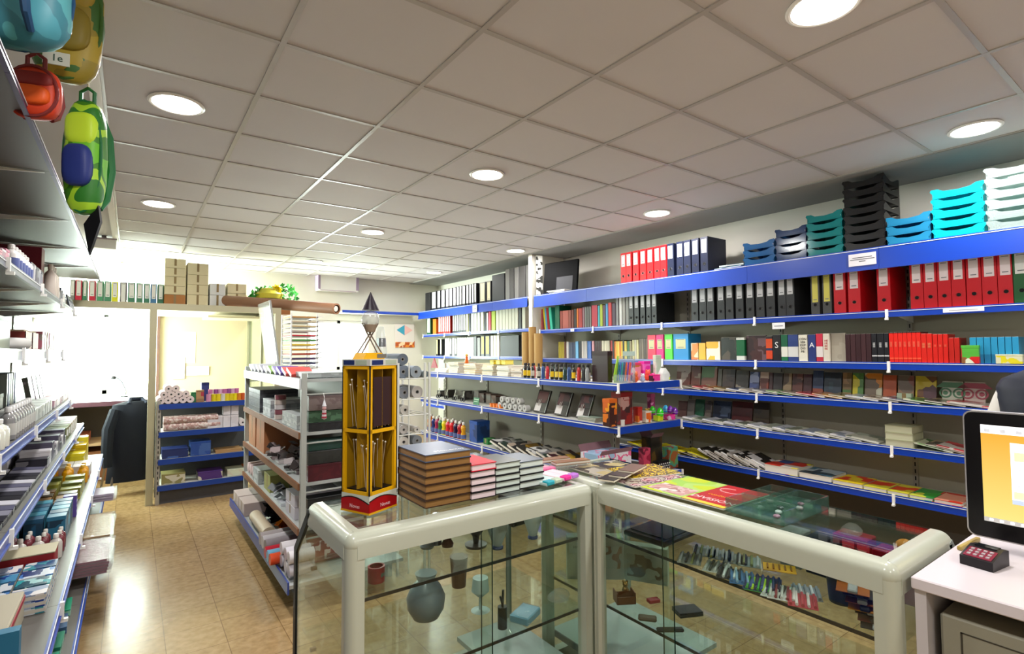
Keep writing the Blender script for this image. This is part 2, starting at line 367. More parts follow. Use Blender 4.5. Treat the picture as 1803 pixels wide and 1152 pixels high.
# ------------------------------------------------------------------ office cubicle of aluminium and glass
CREAM = M('#d8c8a4', .6)
o = struct('wall_office', G().box(-.82, 6.33, 1.93, 1.36, 6.39, 1.995).mesh('beam', ALU))
def ch(n, g, m): return link(n, g.mesh(n, m), o)
ch('post', G().box(.14, 6.33, 0, .2, 6.39, 1.93), ALU)
ch('post', G().box(1.3, 6.33, 0, 1.36, 6.39, 1.93), ALU)
ch('post', G().box(1.3, 8.1, 0, 1.36, 8.16, 1.93), ALU)
ch('post', G().box(1.315, 7.2, 0, 1.345, 7.24, 1.93), ALU)
ch('beam', G().box(1.3, 6.39, 1.93, 1.36, 8.1, 1.99), ALU)
ch('rail', G().box(1.31, 6.39, .9, 1.35, 8.1, .95), ALU)
ch('pane', G().box(1.326, 6.39, .95, 1.332, 8.1, 1.93), GLASS)
ch('lower_panel', G().box(1.32, 6.39, 0, 1.34, 8.1, .9), CREAM)
ch('back_panel', G().box(.26, 8.12, 0, 1.3, 8.14, 2.3), CREAM)
ch('rail', G().box(.7, 6.9, 1.9, 1.3, 7.5, 1.925), M('#efe6c8', .6))
ch('post', G().box(.26, 8.08, 0, .29, 8.12, 2.0), M('#6b4f44', .5))
# gondolas
def gondola_mid():
    t = tag(link('gondola_shelving', None, None, (.85, 3.4, 0)), 'white and wood-edged double shelving island between the aisle and glass counters', 'shelving')
    def p(n, g, m, par=None): return link(n, g.mesh(n, m), par or t)
    L = 1.95; X2 = .56
    WP = M('#a9ada8', .4)
    p('back_panel', G().box(.41, .02, .1, .43, L, 1.3), M('#8a857c', .5))
    for y in (0, L):
        for x in (0, X2): p('post', G().rbox(x-.0, y-.015, 0, x+.035, y+.015, 1.37), WP)
        for z in (1.24, .94, .64, .36): p('cross_rail', G().box(.035, y-.006, z-.008, X2, y+.006, z), WP)
    for z, lip, mt in ((1.33, .06, STRIP), (1.0, .035, WOODE), (.69, .035, WOODE), (.42, .035, WOODE)):
        p('shelf', G().box(.0, .02, z-.02, X2+.03, L, z).box(-.012, .0, z-lip, 0, L, z+.004, 1), [M('#a9adab', .35), mt])
    p('shelf', G().box(-.1, -.2, .16, X2+.03, L, .18).box(-.11, -.2, .13, -.1, L, .2, 1), [M('#a9adab', .35), M('#2a4390', .35)])
    p('plinth', G().box(0, 0, 0, X2, L, .13), M('#3a3a40', .5))
    return t
gondola_mid()
def gondola_right():
    t = tag(link('gondola_shelving', None, None, (2.9, 2.68, 0)), 'low blue-edged shelving island right of centre, with an end shelf facing the counters', 'shelving')
    def p(n, g, m, par=None): return link(n, g.mesh(n, m), par or t)
    L = 3.25
    for i in range(3): p('back_panel', G().box(.345, .37+i*.96, .1, .36, .37+(i+1)*.96-.006, 1.27), M('#8a8478', .55))
    for i in range(4): link('upright', upright_mesh(1.28), t, (.345, .37+i*.96, 0), (0, 0, R(-90)))
    for z in (1.25, .935, .535):
        W = .7
        g = G().box(.0, .0, z-.02, W, L, z).box(-.008, -.008, z-.048, 0, L, z+.003, 1).box(0, -.008, z-.048, W, 0, z+.003, 1).box(W, -.008, z-.048, W+.008, L, z+.003, 1)
        g.box(-.0105, -.01, z-.014, -.008, L, z-.006, 2)
        s = p('shelf', g, [DECK, BLUE, STRIP])
        cm = clip_mesh(.048)
        for y in (.0, .93, 1.85, 2.8): link('price_strip_clip', cm, s, (0.0, y, z), (0, 0, R(-90)))
        link('price_strip_clip', cm, s, (W, 0, z)); 
    p('plinth', G().box(.28, .4, 0, .42, L, .13), M('#3a3a3c', .5))
gondola_right()
# blue shelving in the first cubicle bay
def bay_unit():
    t = tag(link('shelving_unit', None, None, (.235, 6.3, 0)), 'blue-edged open shelving with rolls and boxes, standing behind the beige post', 'shelving')
    W = .8
    link('back_panel', G().box(0, .38, .05, W+.2, .39, 1.0).mesh('back_panel', M('#55585c', .5)), t)
    for x in (0, W+.2): link('upright', upright_mesh(1.02), t, (x, .37, 0))
    link('upright', upright_mesh(1.02), t, (0, .02, 0))
    for z, w in ((.985, W), (.71, W), (.44, W+.17), (.185, W+.1)):
        link('shelf', G().box(.0, .0, z-.02, w, .38, z).box(0, -.01, z-.05, w, 0, z+.002, 1).mesh('shelf', [DECK, M('#1d3f8f', .3)]), t)
    link('plinth', G().box(.02, .04, 0, W, .37, .13).mesh('plinth', M('#4b4b4e', .5)), t)
bay_unit()
# ------------------------------------------------------------------ goods: kits
PAPER = M('#e6e2d6', .7); RING = M('#c4c4c4', .25); BLK = M('#101114', .35); DARK = M('#2a2a30', .4)
_K = {}
def kit(fn):
    def f(*a, **kw):
        k = (fn.__name__,)+a+tuple(sorted(kw.items()))
        if k not in _K: _K[k] = fn(*a, **kw)
        return _K[k]
    return f
@kit
def binder(col, lab='#e4e4e2', w=.075, h=.318, d=.285, lz0=.55, lz1=.93, ring=True):
    t = .003
    cov = G().rbox(-w/2, 0, 0, w/2, t*1.6, h, .0012).box(-w/2, t*1.6, 0, -w/2+t, d, h).box(w/2-t, t*1.6, 0, w/2, d, h)
    m = M(col, .38)
    parts = [('cover', cov.mesh('cover', m)), ('pages', G().box(-w/2+t*1.5, .012, .012, w/2-t*1.5, d-.015, h-.02).mesh('pages', M('#8f8b84' if lab != '#e4e4e3' else '#dcdad2', .7)))]
    if lab: parts.append(('spine_label', G().box(-w*.33, -.0012, h*lz0, w*.33, 0, h*lz1).box(-w*.2, -.0018, h*(lz0+.05), w*.2, -.0012, h*(lz0+.07), 1).box(-w*.24, -.0018, h*(lz1-.035), w*.24, -.0012, h*(lz1-.02), 1).mesh('spine_label', [M(lab, .5), M('#77777c', .6)])))
    if ring:
        g = G(); c = (0, -.0008, h*.24); n = 14; ro, ri = min(.0165, w*.34), min(.0115, w*.24)
        g.lathe([(ri, -.001), (ri, .0015), (ro, .0015), (ro, -.001)], n, c, 'y', cap=False); g.lathe([(.0001, -.0006), (ri, -.0006)], n, c, 'y', 1, cap=False)
        g2 = G(); g2.v = [(x, -abs(y-c[1])+c[1] if False else y, z) for x, y, z in g.v]; g2.f = g.f; g2.mi = g.mi
        parts.append(('finger_ring', g2.mesh('finger_ring', [RING, M('#0c0c0e', .8)])))
    return parts
@kit
def book(col, w, h, d, lab=None, rough=.4):
    """upright book, spine towards -y"""
    t = .0022
    cov = G().rbox(-w/2, 0, 0, w/2, t*1.5, h, min(.001, w/6)).box(-w/2, t*1.5, 0, -w/2+t*.7, d, h).box(w/2-t*.7, t*1.5, 0, w/2, d, h)
    p = [('cover', cov.mesh('cover', M(col, rough) if isinstance(col, str) else printed(col, 16, len(str(col)) % 7))), ('pages', G().box(-w/2+t*.8, t*1.5, .003, w/2-t*.8, d-.003, h-.004).mesh('pages', PAPER))]
    if lab: p.append(('spine_title', G().box(-w*.22, -.0006, h*.5, w*.22, .0, h*.88).box(-w*.22, -.0006, h*.1, w*.22, 0, h*.15).mesh('spine_title', M(lab, .5))))
    return p
@kit
def facebook(cols, w, h, t, seed, kind='blocks', sc=11):
    """book shown face-out: cover towards -y"""
    return [('cover', G().rbox(-w/2, 0, 0, w/2, t, h, .0012).mesh('cover', printed(cols, sc, seed, .35, kind))), ('pages', G().box(-w/2+.002, .0025, h, w/2-.002, t-.0025, h+.001).mesh('pages', PAPER))]
@kit
def flatbook(cols, w, d, t, seed, pages='#e2ded2', sc=9, kind='blocks', rough=.3):
    """lying flat, fore edge towards -y"""
    c = 'x'
    mat = M(cols, rough) if isinstance(cols, str) else printed(cols, sc, seed, rough, kind)
    cc = min(.003, t*.16)
    return [('cover', G().box(-w/2, 0, t-cc, w/2, d, t).box(-w/2, 0, 0, w/2, d, cc).box(-w/2, d-.003, cc, w/2, d, t-cc).mesh('cover', mat)), ('pages', G().box(-w/2+.003, .003, cc, w/2-.003, d-.003, t-cc).mesh('pages', M(pages, .7)))]
@kit
def magazine(cols, w, d, t, seed, kind='blocks', sc=9):
    return G().box(-w/2, 0, t*.2, w/2, d, t*.75, 1).box(-w/2, 0, t*.75, w/2, d, t).box(-w/2, 0, 0, w/2, d, t*.2).mesh('magazine', [printed(cols, sc, seed, .25, kind), M('#c4bfb4', .5)])
@kit
def carton(col, w, d, h, lab=None):
    g = G().rbox(-w/2, 0, 0, w/2, d, h, .002)
    p = [('body', g.mesh('body', M(col, .6)))]
    p.append(('flap_seam', G().box(-w/2+.01, d/2-.0012, h, w/2-.01, d/2+.0012, h+.0006).box(-.012, -.0006, h*.25, .012, 0, h, 0).mesh('flap_seam', M('#8c7650', .5))))
    if lab: p.append(('label', G().box(-w*.3, -.0012, h*.3, w*.2, 0, h*.8).mesh('label', M(lab, .5))))
    return p
@kit
def printbox(cols, w, d, h, seed, sc=14, kind='blocks'):
    return [('body', G().rbox(-w/2, 0, 0, w/2, d, h, .0015).mesh('body', printed(cols, sc, seed, .35, kind))), ('lid', G().rbox(-w/2-.001, -.001, h*.86, w/2+.001, d+.001, h+.0015, .001).mesh('lid', M(cols[0], .4)))]
@kit
def bottle(col, h, r, cap='#f0f0ec', lab=None, neck=.35):
    b = G().lathe([(r*.7, 0), (r*.98, h*.03), (r, h*.1), (r, h*.62), (r*.85, h*.72), (r*neck, h*.82), (r*neck, h*.86)], 12)
    p = [('body', b.mesh('body', M(col, .25, 0, .5, .4)), None), ('cap', G().lathe([(r*neck*1.25, h*.84), (r*neck*1.25, h*.97), (r*neck, h)], 10).mesh('cap', M(cap, .35)))]
    if lab: p.append(('label', G().lathe([(r*1.01, h*.16), (r*1.015, h*.17), (r*1.015, h*.5), (r*1.01, h*.51)], 12, cap=False).mesh('label', M(lab, .5))))
    return p
@kit
def wavybottle(col, h=.19, r=.03):
    b = G().lathe([(r*.85, 0), (r, h*.04), (r, h*.3), (r*.7, h*.45), (r*.95, h*.62), (r*.85, h*.74), (r*.4, h*.82), (r*.4, h*.86)], 12)
    return [('body', b.mesh('body', M(col, .2, 0, .5, .5))), ('label', G().lathe([(r*1.01, h*.06), (r*1.02, h*.07), (r*1.02, h*.28), (r*1.01, h*.29)], 12, cap=False).mesh('label', M('#5b6a9c', .4))), ('cap', G().lathe([(r*.5, h*.85), (r*.5, h*.97), (r*.3, h)], 10).mesh('cap', M('#e8e6e0', .35)))]
@kit
def paperroll(col, L, r, core=.3, axis='y'):
    """roll lying along y, end face at y=0"""
    g = G().lathe([(r*core, 0), (r, 0), (r, L), (r*core, L)], 20, (0, 0, r), 'y', 0, cap=False)
    return [('paper', g.mesh('paper', M(col, .6))), ('core', G().lathe([(r*core, .0), (r*core*.7, 0), (r*core*.7, L), (r*core, L)], 16, (0, 0, r), 'y', 0, cap=False).lathe([(.0001, .02), (r*core*.7, .02)], 12, (0, 0, r), 'y', 1, cap=False).mesh('core', [M('#8a8884', .7), M('#202024', .9)]))]
@kit
def stackroll(col, h, r):
    return G().lathe([(r*.35, 0), (r, .001), (r, h-.001), (r*.35, h), (r*.3, h-.003), (r*.3, .003)], 16, cap=False).mesh('roll', M(col, .45))
@kit
def tray(col, glas=False):
    """letter tray: wavy-cut side walls, scooped front"""
    W, D, H, t = .255, .34, .062, .003; g = G()
    g.box(-W/2, 0, 0.006, W/2, D, .009)
    n = 14
    def side(x0, x1):
        top = []
        for i in range(n+1):
            u = i/n; z = H*(.72+.28*math.cos(u*2*PI)) if True else H; top.append((u*D, z))
        pts = [(D, .0), (0, .0)][::-1]; poly = [(0, 0.0)]+[(D, 0.0)]+top[::-1]
        g.prism(poly, x0, x1, 0, 'x')
    side(-W/2, -W/2+t); side(W/2-t, W/2)
    fr = [(-W/2, 0), (W/2, 0), (W/2-.008, H*.35), (W/2+.012, H*.8), (W/2+.006, H), (W*.38, H*.97), (W*.27, H*.72), (0, H*.62), (-W*.27, H*.72), (-W*.38, H*.97), (-W/2-.006, H), (-W/2-.012, H*.8), (-W/2+.008, H*.35)]
    g.prism(fr, 0, t, 0, 'y'); g.box(-W/2, D-t, 0, W/2, D, H*.9)
    if col == 'clear': m = glassy('clear_tray', (.84, .93, .92), .05, 1.6, .16, '#e8f4f2')
    else:
        m = bpy.data.materials.new('tinted_plastic'); m.use_nodes = True; b = m.node_tree.nodes['Principled BSDF']
        b.inputs['Base Color'].default_value = lin(col); b.inputs['Roughness'].default_value = .3
    if col not in ('clear', '#07080a'): lc = lin(col); m = glassy('tinted_'+col, (.25+.75*lc[0], .25+.75*lc[1], .25+.75*lc[2]), .12, 1.5, .62, col)
    return g.mesh('letter_tray', m)
# ------------------------------------------------------------------ rows along the right wall
RZ = R(-90)
def Yp(px, py, X): return onx(px, py, X).y
def yw(p0, p1, py, X):
    a, b = Yp(p0, py, X), Yp(p1, py, X); return (a+b)/2, abs(a-b)
# top shelf: binders
def bw(c, i, py, X, cap):
    gaps = [abs(Yp(c[j], py, X)-Yp(c[j+1], py, X)) for j in (i-1, i) if 0 <= j < len(c)-1]
    return round(min([cap]+[q*.965 for q in gaps]), 4)
c = [1097, 1106.5, 1118.8, 1131.5, 1144, 1156.5, 1167.5]
for i, p in enumerate(c): place(binder('#d0101a', '#f2f2f0', bw(c, i, 450, 4.13, .075)), 'lever_arch_binder', (4.13, Yp(p, 450, 4.13), 2.19), RZ, 'red lever arch binder, %s of the seven red ones on the top shelf' % nth(i, 7), 'binder', 'red binders on the top shelf')
c = [1180, 1196.6, 1209.4, 1223.8, 1239.4]
for i, p in enumerate(c): place(binder('#141a34', '#f6f6f6', bw(c, i, 440, 4.13, .075)), 'lever_arch_binder', (4.13, Yp(p, 440, 4.13), 2.19), RZ, 'dark navy lever arch binder, %s of five right of the red ones' % nth(i, 5), 'binder', 'dark binders on the top shelf')
# second shelf
X2 = 4.225; Z2 = 1.76
seq = [(949, 953, '#a5504a', .27), (953, 957, '#a24c46', .27), (957, 960, '#7a2f30', .27), (960.5, 963, '#d2c52a', .28), (963, 966, '#58a8c8', .28), (966, 970, '#a01828', .28), (970.5, 975, '#3cc4a8', .28), (976, 984, '#0d6a50', .29),
       (985, 989, '#9a4038', .22), (989, 1000, '#b85a50', .22), (1000, 1004, '#8f4238', .22), (1005, 1009, '#7a3428', .22), (1009.5, 1014, '#281a1c', .23), (1014.5, 1017, '#e87820', .23), (1017.5, 1024, '#a81a20', .23), (1024.5, 1028, '#8a5a68', .24),
       (1028.5, 1032, '#6f6f6c', .24), (1032.5, 1036, '#62625f', .24), (1036.5, 1040, '#747470', .24), (1040.5, 1051, '#b81038', .25), (1051.5, 1055, '#38a0b0', .24), (1055.5, 1060, '#b4c02c', .25), (1060.5, 1065, '#5e3350', .24), (1065.5, 1069.5, '#4898c8', .25), (1070, 1076, '#d01c28', .26), (1076.5, 1083, '#4a3048', .25),
       (1083.5, 1088, '#8c8a8c', .31), (1089.5, 1094, '#e6e2e0', .31), (1095, 1100, '#a29c98', .31), (1101, 1106, '#8c8a86', .31)]
CN = {'#a5504a': 'faded red', '#a24c46': 'faded red', '#7a2f30': 'dark red', '#d2c52a': 'yellow', '#58a8c8': 'light blue', '#a01828': 'crimson', '#3cc4a8': 'turquoise', '#0d6a50': 'dark green', '#9a4038': 'brick red', '#b85a50': 'wide salmon', '#8f4238': 'brick red', '#7a3428': 'brown', '#281a1c': 'black', '#e87820': 'orange', '#a81a20': 'red', '#8a5a68': 'mauve', '#6f6f6c': 'grey', '#62625f': 'grey', '#747470': 'grey', '#b81038': 'wide crimson', '#38a0b0': 'teal', '#b4c02c': 'lime', '#5e3350': 'purple', '#4898c8': 'blue', '#d01c28': 'bright red', '#4a3048': 'dark purple', '#8c8a8c': 'tall grey', '#e6e2e0': 'tall white', '#a29c98': 'tall light grey', '#8c8a86': 'tall grey'}
for i, (a, b, col, h) in enumerate(seq):
    y, wd = yw(a, b, 570, X2); tilt = R(7) if 0 <= i <= 7 and i != 7 else 0
    place(book(col, round(wd*.93, 4), h, .2), 'ring_folder', (X2+.01, y+(.03 if i < 7 else 0), Z2), RZ, '%s folder, %s of the thin folders beside the pillar' % (CN[col], nth(i, len(seq))), 'folder', 'thin folders on the second shelf', ry=-tilt)
for i, p in enumerate([1111, 1120.6, 1131.3, 1141.8, 1151.6]):
    place(binder('#1f2125', '#d8d8dc', bw([1111, 1120.6, 1131.3, 1141.8, 1151.6], i, 545, X2, .06)), 'lever_arch_binder', (X2, Yp(p, 545, X2), Z2), RZ, 'black binder with pale label, %s of five beside the thin coloured folders' % nth(i, 5), 'binder', 'black binders left of the gap')
bl = [1222.8, 1237, 1250.7, 1269, 1284.3, 1302, 1320.5, 1338.4, 1356.6, 1376.7, 1391.5]
for i, p in enumerate(bl):
    w = bw(bl, i, 535, X2, .072)
    kk = binder('#2e2f32', '#d6d6da', w, .318, .285, .6, .99) if i == 4 else binder('#2e2f32', '#d6d6da', w)
    place(kk, 'lever_arch_binder', (X2, Yp(p, 535, X2), Z2), RZ, 'dark grey lever arch binder, %s of eleven in the second shelf middle' % nth(i, 11), 'binder', 'dark grey binders mid shelf')
for i, p in enumerate([1435.3, 1456]): place(binder('#4a4a4a', '#d8cf62', .062, .318, .285, .3, .93), 'lever_arch_binder', (X2, Yp(p, 525, X2), Z2), RZ, 'grey binder with a long yellow spine label, %s one' % ('left' if i == 0 else 'right'), 'binder', 'yellow-labelled binders')
rd = [1478, 1503.7, 1555.9, 1614, 1638, 1662.7, 1687.8, 1715, 1742.8, 1771.5]
for i, p in enumerate(rd):
    l = ('red lever arch binder, %s of the pair beside the yellow-labelled binders' % ('left' if i == 0 else 'right')) if i < 2 else ('red lever arch binder standing alone in a gap on the second shelf' if i == 2 else 'red lever arch binder, %s of seven at the right of the second shelf' % nth(i-3, 7))
    place(binder('#c81220', '#e8d8da', bw(rd, i, 510, X2, .08)), 'lever_arch_binder', (X2, Yp(p, 510, X2), Z2), RZ, l, 'binder', 'red binders on the second shelf')
place(binder('#1c5a2c', '#e0e0dc', .08), 'lever_arch_binder', (X2, Yp(1799, 500, X2), Z2), RZ, 'green lever arch binder cut by the right edge, beyond the red ones', 'binder')
# third shelf: books
X3, Z3 = 4.225, 1.405
cream = '#c8c0a8'
seq = []
def add(a, b, n, col, h, lab=None, d=.15, nm='book'):
    st = (b-a)/n
    for i in range(n): seq.append((a+i*st, a+(i+1)*st, col if isinstance(col, str) else col[i % len(col)], h, lab, d, nm))
add(981, 991, 4, '#a8982a', .2); add(991, 994, 1, '#6a4030', .2); add(995, 999, 1, '#c8c4c0', .2); add(999, 1011, 4, ['#4a5468', '#525c70', '#3c4660'], .19); add(1011, 1016, 1, '#6fa8cc', .2); add(1017, 1022, 1, '#24242a', .2)
add(1022, 1031, 3, ['#c0b8b0', '#a8a4a0'], .2); add(1032, 1038, 2, ['#3c68a8', '#5a7ab8'], .2); add(1040, 1044, 1, '#c08a90', .2); add(1045, 1056, 4, ['#302228', '#38181c'], .2); add(1057, 1071, 5, [cream, '#b8b49c', '#d4cdb4'], .2); add(1073, 1079, 2, ['#a83030', '#241c20'], .2)
add(1079.5, 1094, 5, ['#d07828', '#d8b43c', '#e0c054'], .19); add(1094, 1097, 1, '#1c1c20', .2); add(1097, 1101, 2, ['#c8b040', '#d8c868'], .19); add(1102, 1110, 2, ['#3a6a48', '#8a8060'], .19); add(1111, 1122, 3, ['#c8c490', '#b8b4a0'], .2); add(1123, 1139, 4, ['#6a6054', '#7a7264', '#544c44'], .21)
CNB = {'#a8982a': 'mustard', '#6a4030': 'brown', '#c8c4c0': 'pale grey', '#4a5468': 'slate blue', '#525c70': 'slate blue', '#3c4660': 'dark slate', '#6fa8cc': 'sky blue', '#24242a': 'black', '#c0b8b0': 'light grey', '#a8a4a0': 'grey', '#3c68a8': 'blue', '#5a7ab8': 'blue', '#c08a90': 'pink', '#302228': 'dark plum', '#38181c': 'dark red', cream: 'cream', '#b8b49c': 'beige', '#d4cdb4': 'cream', '#a83030': 'red', '#241c20': 'black', '#d07828': 'orange', '#d8b43c': 'amber', '#e0c054': 'yellow', '#1c1c20': 'black', '#c8b040': 'yellow', '#d8c868': 'pale yellow', '#3a6a48': 'green', '#8a8060': 'olive', '#c8c490': 'pale cream', '#b8b4a0': 'light beige', '#d4cdb4': 'cream', '#6a6054': 'grey brown', '#7a7264': 'taupe', '#544c44': 'dark brown'}
n = len(seq)
for i, (a, b, col, h, lab, d, nm) in enumerate(seq):
    y, wd = yw(a, b, 620, X3)
    lb = nth(i, n)
    place(book(col, round(wd*.92, 4), h, d), 'paperback_book', (X3+.02, y, Z3), RZ, '%s paperback, %s in the book row above the paint bottles' % (CNB[col], lb), 'book', 'paperbacks on the third shelf')
def one(a, b, py, X, Z, kt, name, label, cat, dx=0.0, **k):
    y, wd = yw(a, b, py, X); kk = kt(round(wd*.95, 4)); return place(kk, name, (X+dx, y, Z), RZ, label, cat, **k)
for a, b, col, nm in ((1140, 1154.5, '#e83a58', 'coral red'), (1155, 1168.5, '#d8187c', 'magenta'), (1170, 1184, '#4fd838', 'bright green'), (1185, 1212.5, '#1e88c4', 'blue')):
    one(a, b, 610, X3, Z3, lambda w: binder(col, '#c8c89a', w, .245, .2, .42, .8, False), 'notebook_box', '%s patterned spine notebook binder on the third shelf' % nm, 'binder')
for i, (a, b, cols, h, lab) in enumerate([
    (1214, 1227, ('#d8822c', '#d8d0a8', '#c86a1c'), .155, 'orange small picture book with a cream window'),
    (1227.5, 1240, ('#d8a81c', '#3a2a14', '#d8a81c', '#d8a81c'), .155, 'yellow children book with dark spots, face out'),
    (1240.5, 1266, ('#d8a81c', '#e8dcc8', '#5a1c14', '#d8a81c'), .165, 'yellow comic book with a striped banner, face out'),
    (1266.8, 1296, ('#1e2420', '#2c2c26', '#4a4238', '#1e2420'), .2, 'black hardback with a brown glow, face out'),
    (1311.5, 1348, ('#231418', '#3c1c1c', '#2a1418', '#604850'), .21, 'dark brown large hardback with a faint title'),
    (1461, 1488, ('#a8a090', '#9c9484'), .21, 'beige hardback with a round grey emblem')]):
    one(a, b, 615, X3, Z3, lambda w: facebook(cols, w, h, .02, i), 'hardback_book', lab+', third shelf', 'book', .02)
o = bpy.data.objects[-1]
def spinebook(a, b, h, bands, label, ttl=None, tcol='#e8e8e0', tsz=.02, rot=False):
    y, wd = yw(a, b, 615, X3); w = wd*.95; g = G(); mats = []; z0 = 0
    root = tag(link('hardback_book', None, None, (X3, y, Z3), (0, 0, RZ)), label, 'book')
    for zf, c_ in bands:
        g.box(-w/2, 0, z0*h, w/2, .15, zf*h, len(mats)); mats.append(M(c_, .4)); z0 = zf
    link('cover', g.mesh('cover', mats), root)
    link('pages', G().box(-w/2+.002, .003, h, w/2-.002, .147, h+.0008).mesh('pages', PAPER), root)
    if ttl: link('title', text_mesh(ttl, tsz, M(tcol, .5)), root, (0, -.001, h*.6), (R(90), R(-90) if rot else 0, 0))
spinebook(1296.3, 1311, .195, [(.2, '#c8ccc4'), (.9, '#0f5a34'), (1, '#b8bcb4')], 'thick green book with white band, right of the black hardback')
spinebook(1348.7, 1360, .2, [(.08, '#241c20'), (.42, '#c8401c'), (.52, '#242850'), (.9, '#c8481c'), (1, '#241c20')], 'orange and black banded book on the third shelf')
spinebook(1360.3, 1375, .21, [(1, '#1a181c')], 'black book with white drawing beside the banded orange one', 'S', '#d8d8d8', .07)
spinebook(1375.3, 1387, .21, [(.16, '#1c6a40'), (.54, '#d8d8cc'), (1, '#175a3c')], 'green and white banded tall book on the third shelf')
spinebook(1387.3, 1405.5, .21, [(.16, '#2a3c74'), (.54, '#d0d0cc'), (.98, '#2c3f78'), (1, '#20284c')], 'blue and white banded tall book on the third shelf')
spinebook(1406, 1422, .205, [(1, '#d8d4c4')], 'white book with CON SER EXP lettering down its spine', 'CON\nSER\nEXP\nDO\nMI.', '#1c1c20', .024)
spinebook(1423, 1436.5, .205, [(1, '#26336e')], 'dark blue book with a large white A', 'A', '#e8e8ec', .055)
spinebook(1437, 1449, .21, [(.16, '#b0283c'), (.54, '#d8d0cc'), (1, '#c02c44')], 'red and white banded tall book beside the A book')
spinebook(1449.3, 1460.5, .21, [(1, '#d0c8b8')], 'white book with small red HERE lettering', 'HE\nHE\nRE\nRE', '#b83038', .02)
for i in range(5): spinebook(1488.5+i*9.2, 1497.3+i*9.2, .2, [(1, '#3c2024' if i % 2 else '#33191d')], 'maroon cloth dictionary, %s of five beside the emblem book' % nth(i, 5))
for i, (a, b) in enumerate([(1534.8, 1544), (1544.6, 1556.6), (1557, 1565)]): spinebook(a, b, .2, [(.2, '#15151b'), (.24, '#c8c8c8'), (1, '#15151b')], 'black dictionary with white title, %s of three' % nth(i, 3), 'ESPASA' if i == 9 else 'IIIIIII', '#e0e0e0', .02, True)
for i in range(7): spinebook(1565.8+i*8, 1573.5+i*8, .205, [(.12, '#c81c10'), (.16, '#e85838'), (.97, '#d81c10'), (1, '#2c1414')], 'tall bright red dictionary with orange title, %s of seven' % nth(i, 7), 'IIIIIIIII', '#f08060', .016, True)
for i in range(2): spinebook(1622+i*10, 1631.5+i*10, .19, [(1, '#cc1c10')], 'wide bright red dictionary, %s of the two mid-sized' % ('left' if i == 0 else 'right'), 'IIIIII', '#e89060', .022, True)
for i in range(3): spinebook(1642.5+i*9.2, 1651+i*9.2, .185, [(1, '#c81a10')], 'medium red dictionary, %s of three right of the wide ones' % nth(i, 3), 'IIII', '#e87050', .016, True)
for i in range(2): spinebook(1670.5+i*9.8, 1679.8+i*9.8, .16, [(1, '#b0180f')], 'short dark red dictionary, %s one of the row end pair' % ('left' if i == 0 else 'right'))
for i in range(7): 
    spinebook(1707.5+i*12.5, 1719.3+i*12.5, .16, [(.35, '#186a94'), (1, '#2388b4')], 'blue pocket dictionary, %s of seven at the shelf end' % nth(i, 7))
one(1692, 1724.5, 627, 4.19, Z3, lambda w: printbox(('#4fa838', '#c81c20', '#8a5a30', '#4fa838', '#d8e0c8'), w, .03, .11, 3), 'card_game_box', 'small green and red box standing in front of the blue dictionaries', 'box', dx=0)
one(1752, 1802, 634, 4.19, Z3, lambda w: printbox(('#d0d0b0', '#d0d0b0', '#d8cc20'), w, .03, .055, 1, 20), 'pencil_box', 'low pale box with yellow print at the shelf end', 'box')
# fourth shelf: face-out picture books leaning at the back
X4, Z4 = 4.42, 1.13
DK = ('#2a2428', '#3a2c2c', '#4a3c34', '#221c20')
fo = [(1189, 1214.5, ('#6a2418', '#a09088', '#5a1c14', '#7a3428'), .22, 'reddish picture book with a cartoon face'), (1215, 1232, ('#6a2c20', '#8a7a6a', '#5a2018'), .21, 'red-brown picture book'), (1233, 1261, ('#3a6a2c', '#7a5040', '#305a28', '#8a9a70'), .21, 'green picture book with red arch'), (1262, 1269.5, ('#5a5a50', '#5a5a50'), .19, 'narrow grey book'),
      (1270, 1293, DK, .19, 'black picture book with pale figure'), (1293.5, 1317, ('#2a2824', '#8a8270', '#3a342c', '#2a2824'), .18, 'dark picture book with two eye spots'), (1318, 1335.5, ('#3a4a80', '#8a94b8', '#2c3860'), .175, 'blue picture book with white shapes'), (1336, 1352, ('#8a3c28', '#a89080', '#5a2820'), .175, 'orange-red picture book'), (1352.5, 1359, ('#3a1820', '#3a1820'), .17, 'narrow maroon book'), (1359.5, 1376.5, DK, .17, 'almost black picture book'), (1377, 1392.5, ('#4a3828', '#8a7458', '#2c221c'), .17, 'brown picture book with round figures'),
      (1393, 1412, ('#5a2c24', '#8a6a54', '#3c1c18'), .17, 'russet picture book'), (1412.5, 1428, ('#3c141c', '#3c141c'), .17, 'plain dark maroon book'), (1429, 1448, ('#1c3458', '#283c60', '#8a4028'), .2, 'navy picture book with an orange foot'), (1448.5, 1480.5, ('#1e3040', '#28404c', '#54646c', '#182430'), .19, 'wide navy picture book'), (1481.5, 1498, ('#6a5428', '#8a6a40', '#3c6a28'), .19, 'tan and green picture book'), (1499, 1519, ('#b0a878', '#6a5c3c', '#c0b41c', '#4a7a38'), .19, 'cream picture book with animals'),
      (1520, 1552, ('#c87c1c', '#c87c1c', '#c87c1c', '#b8b8a0', '#6a5a48'), .19, 'orange-yellow comic with white speech cloud'), (1552.5, 1577, ('#b04c18', '#8a3c18', '#a84a18'), .18, 'burnt orange picture book'), (1578.5, 1608, ('#6a5a4c', '#8a6a50', '#7a4438'), .18, 'brownish picture book with a mint box'), (1609, 1648, ('#b8a01c', '#b8a01c', '#6a4428', '#5a3c44'), .18, 'yellow picture book with brown crowd'), (1656, 1694, ('#b0b0a0', '#a0a494'), .15, 'white book with green owl rings'), (1695, 1734, ('#b8a8a0', '#a89890'), .15, 'pale book with pink owl rings')]
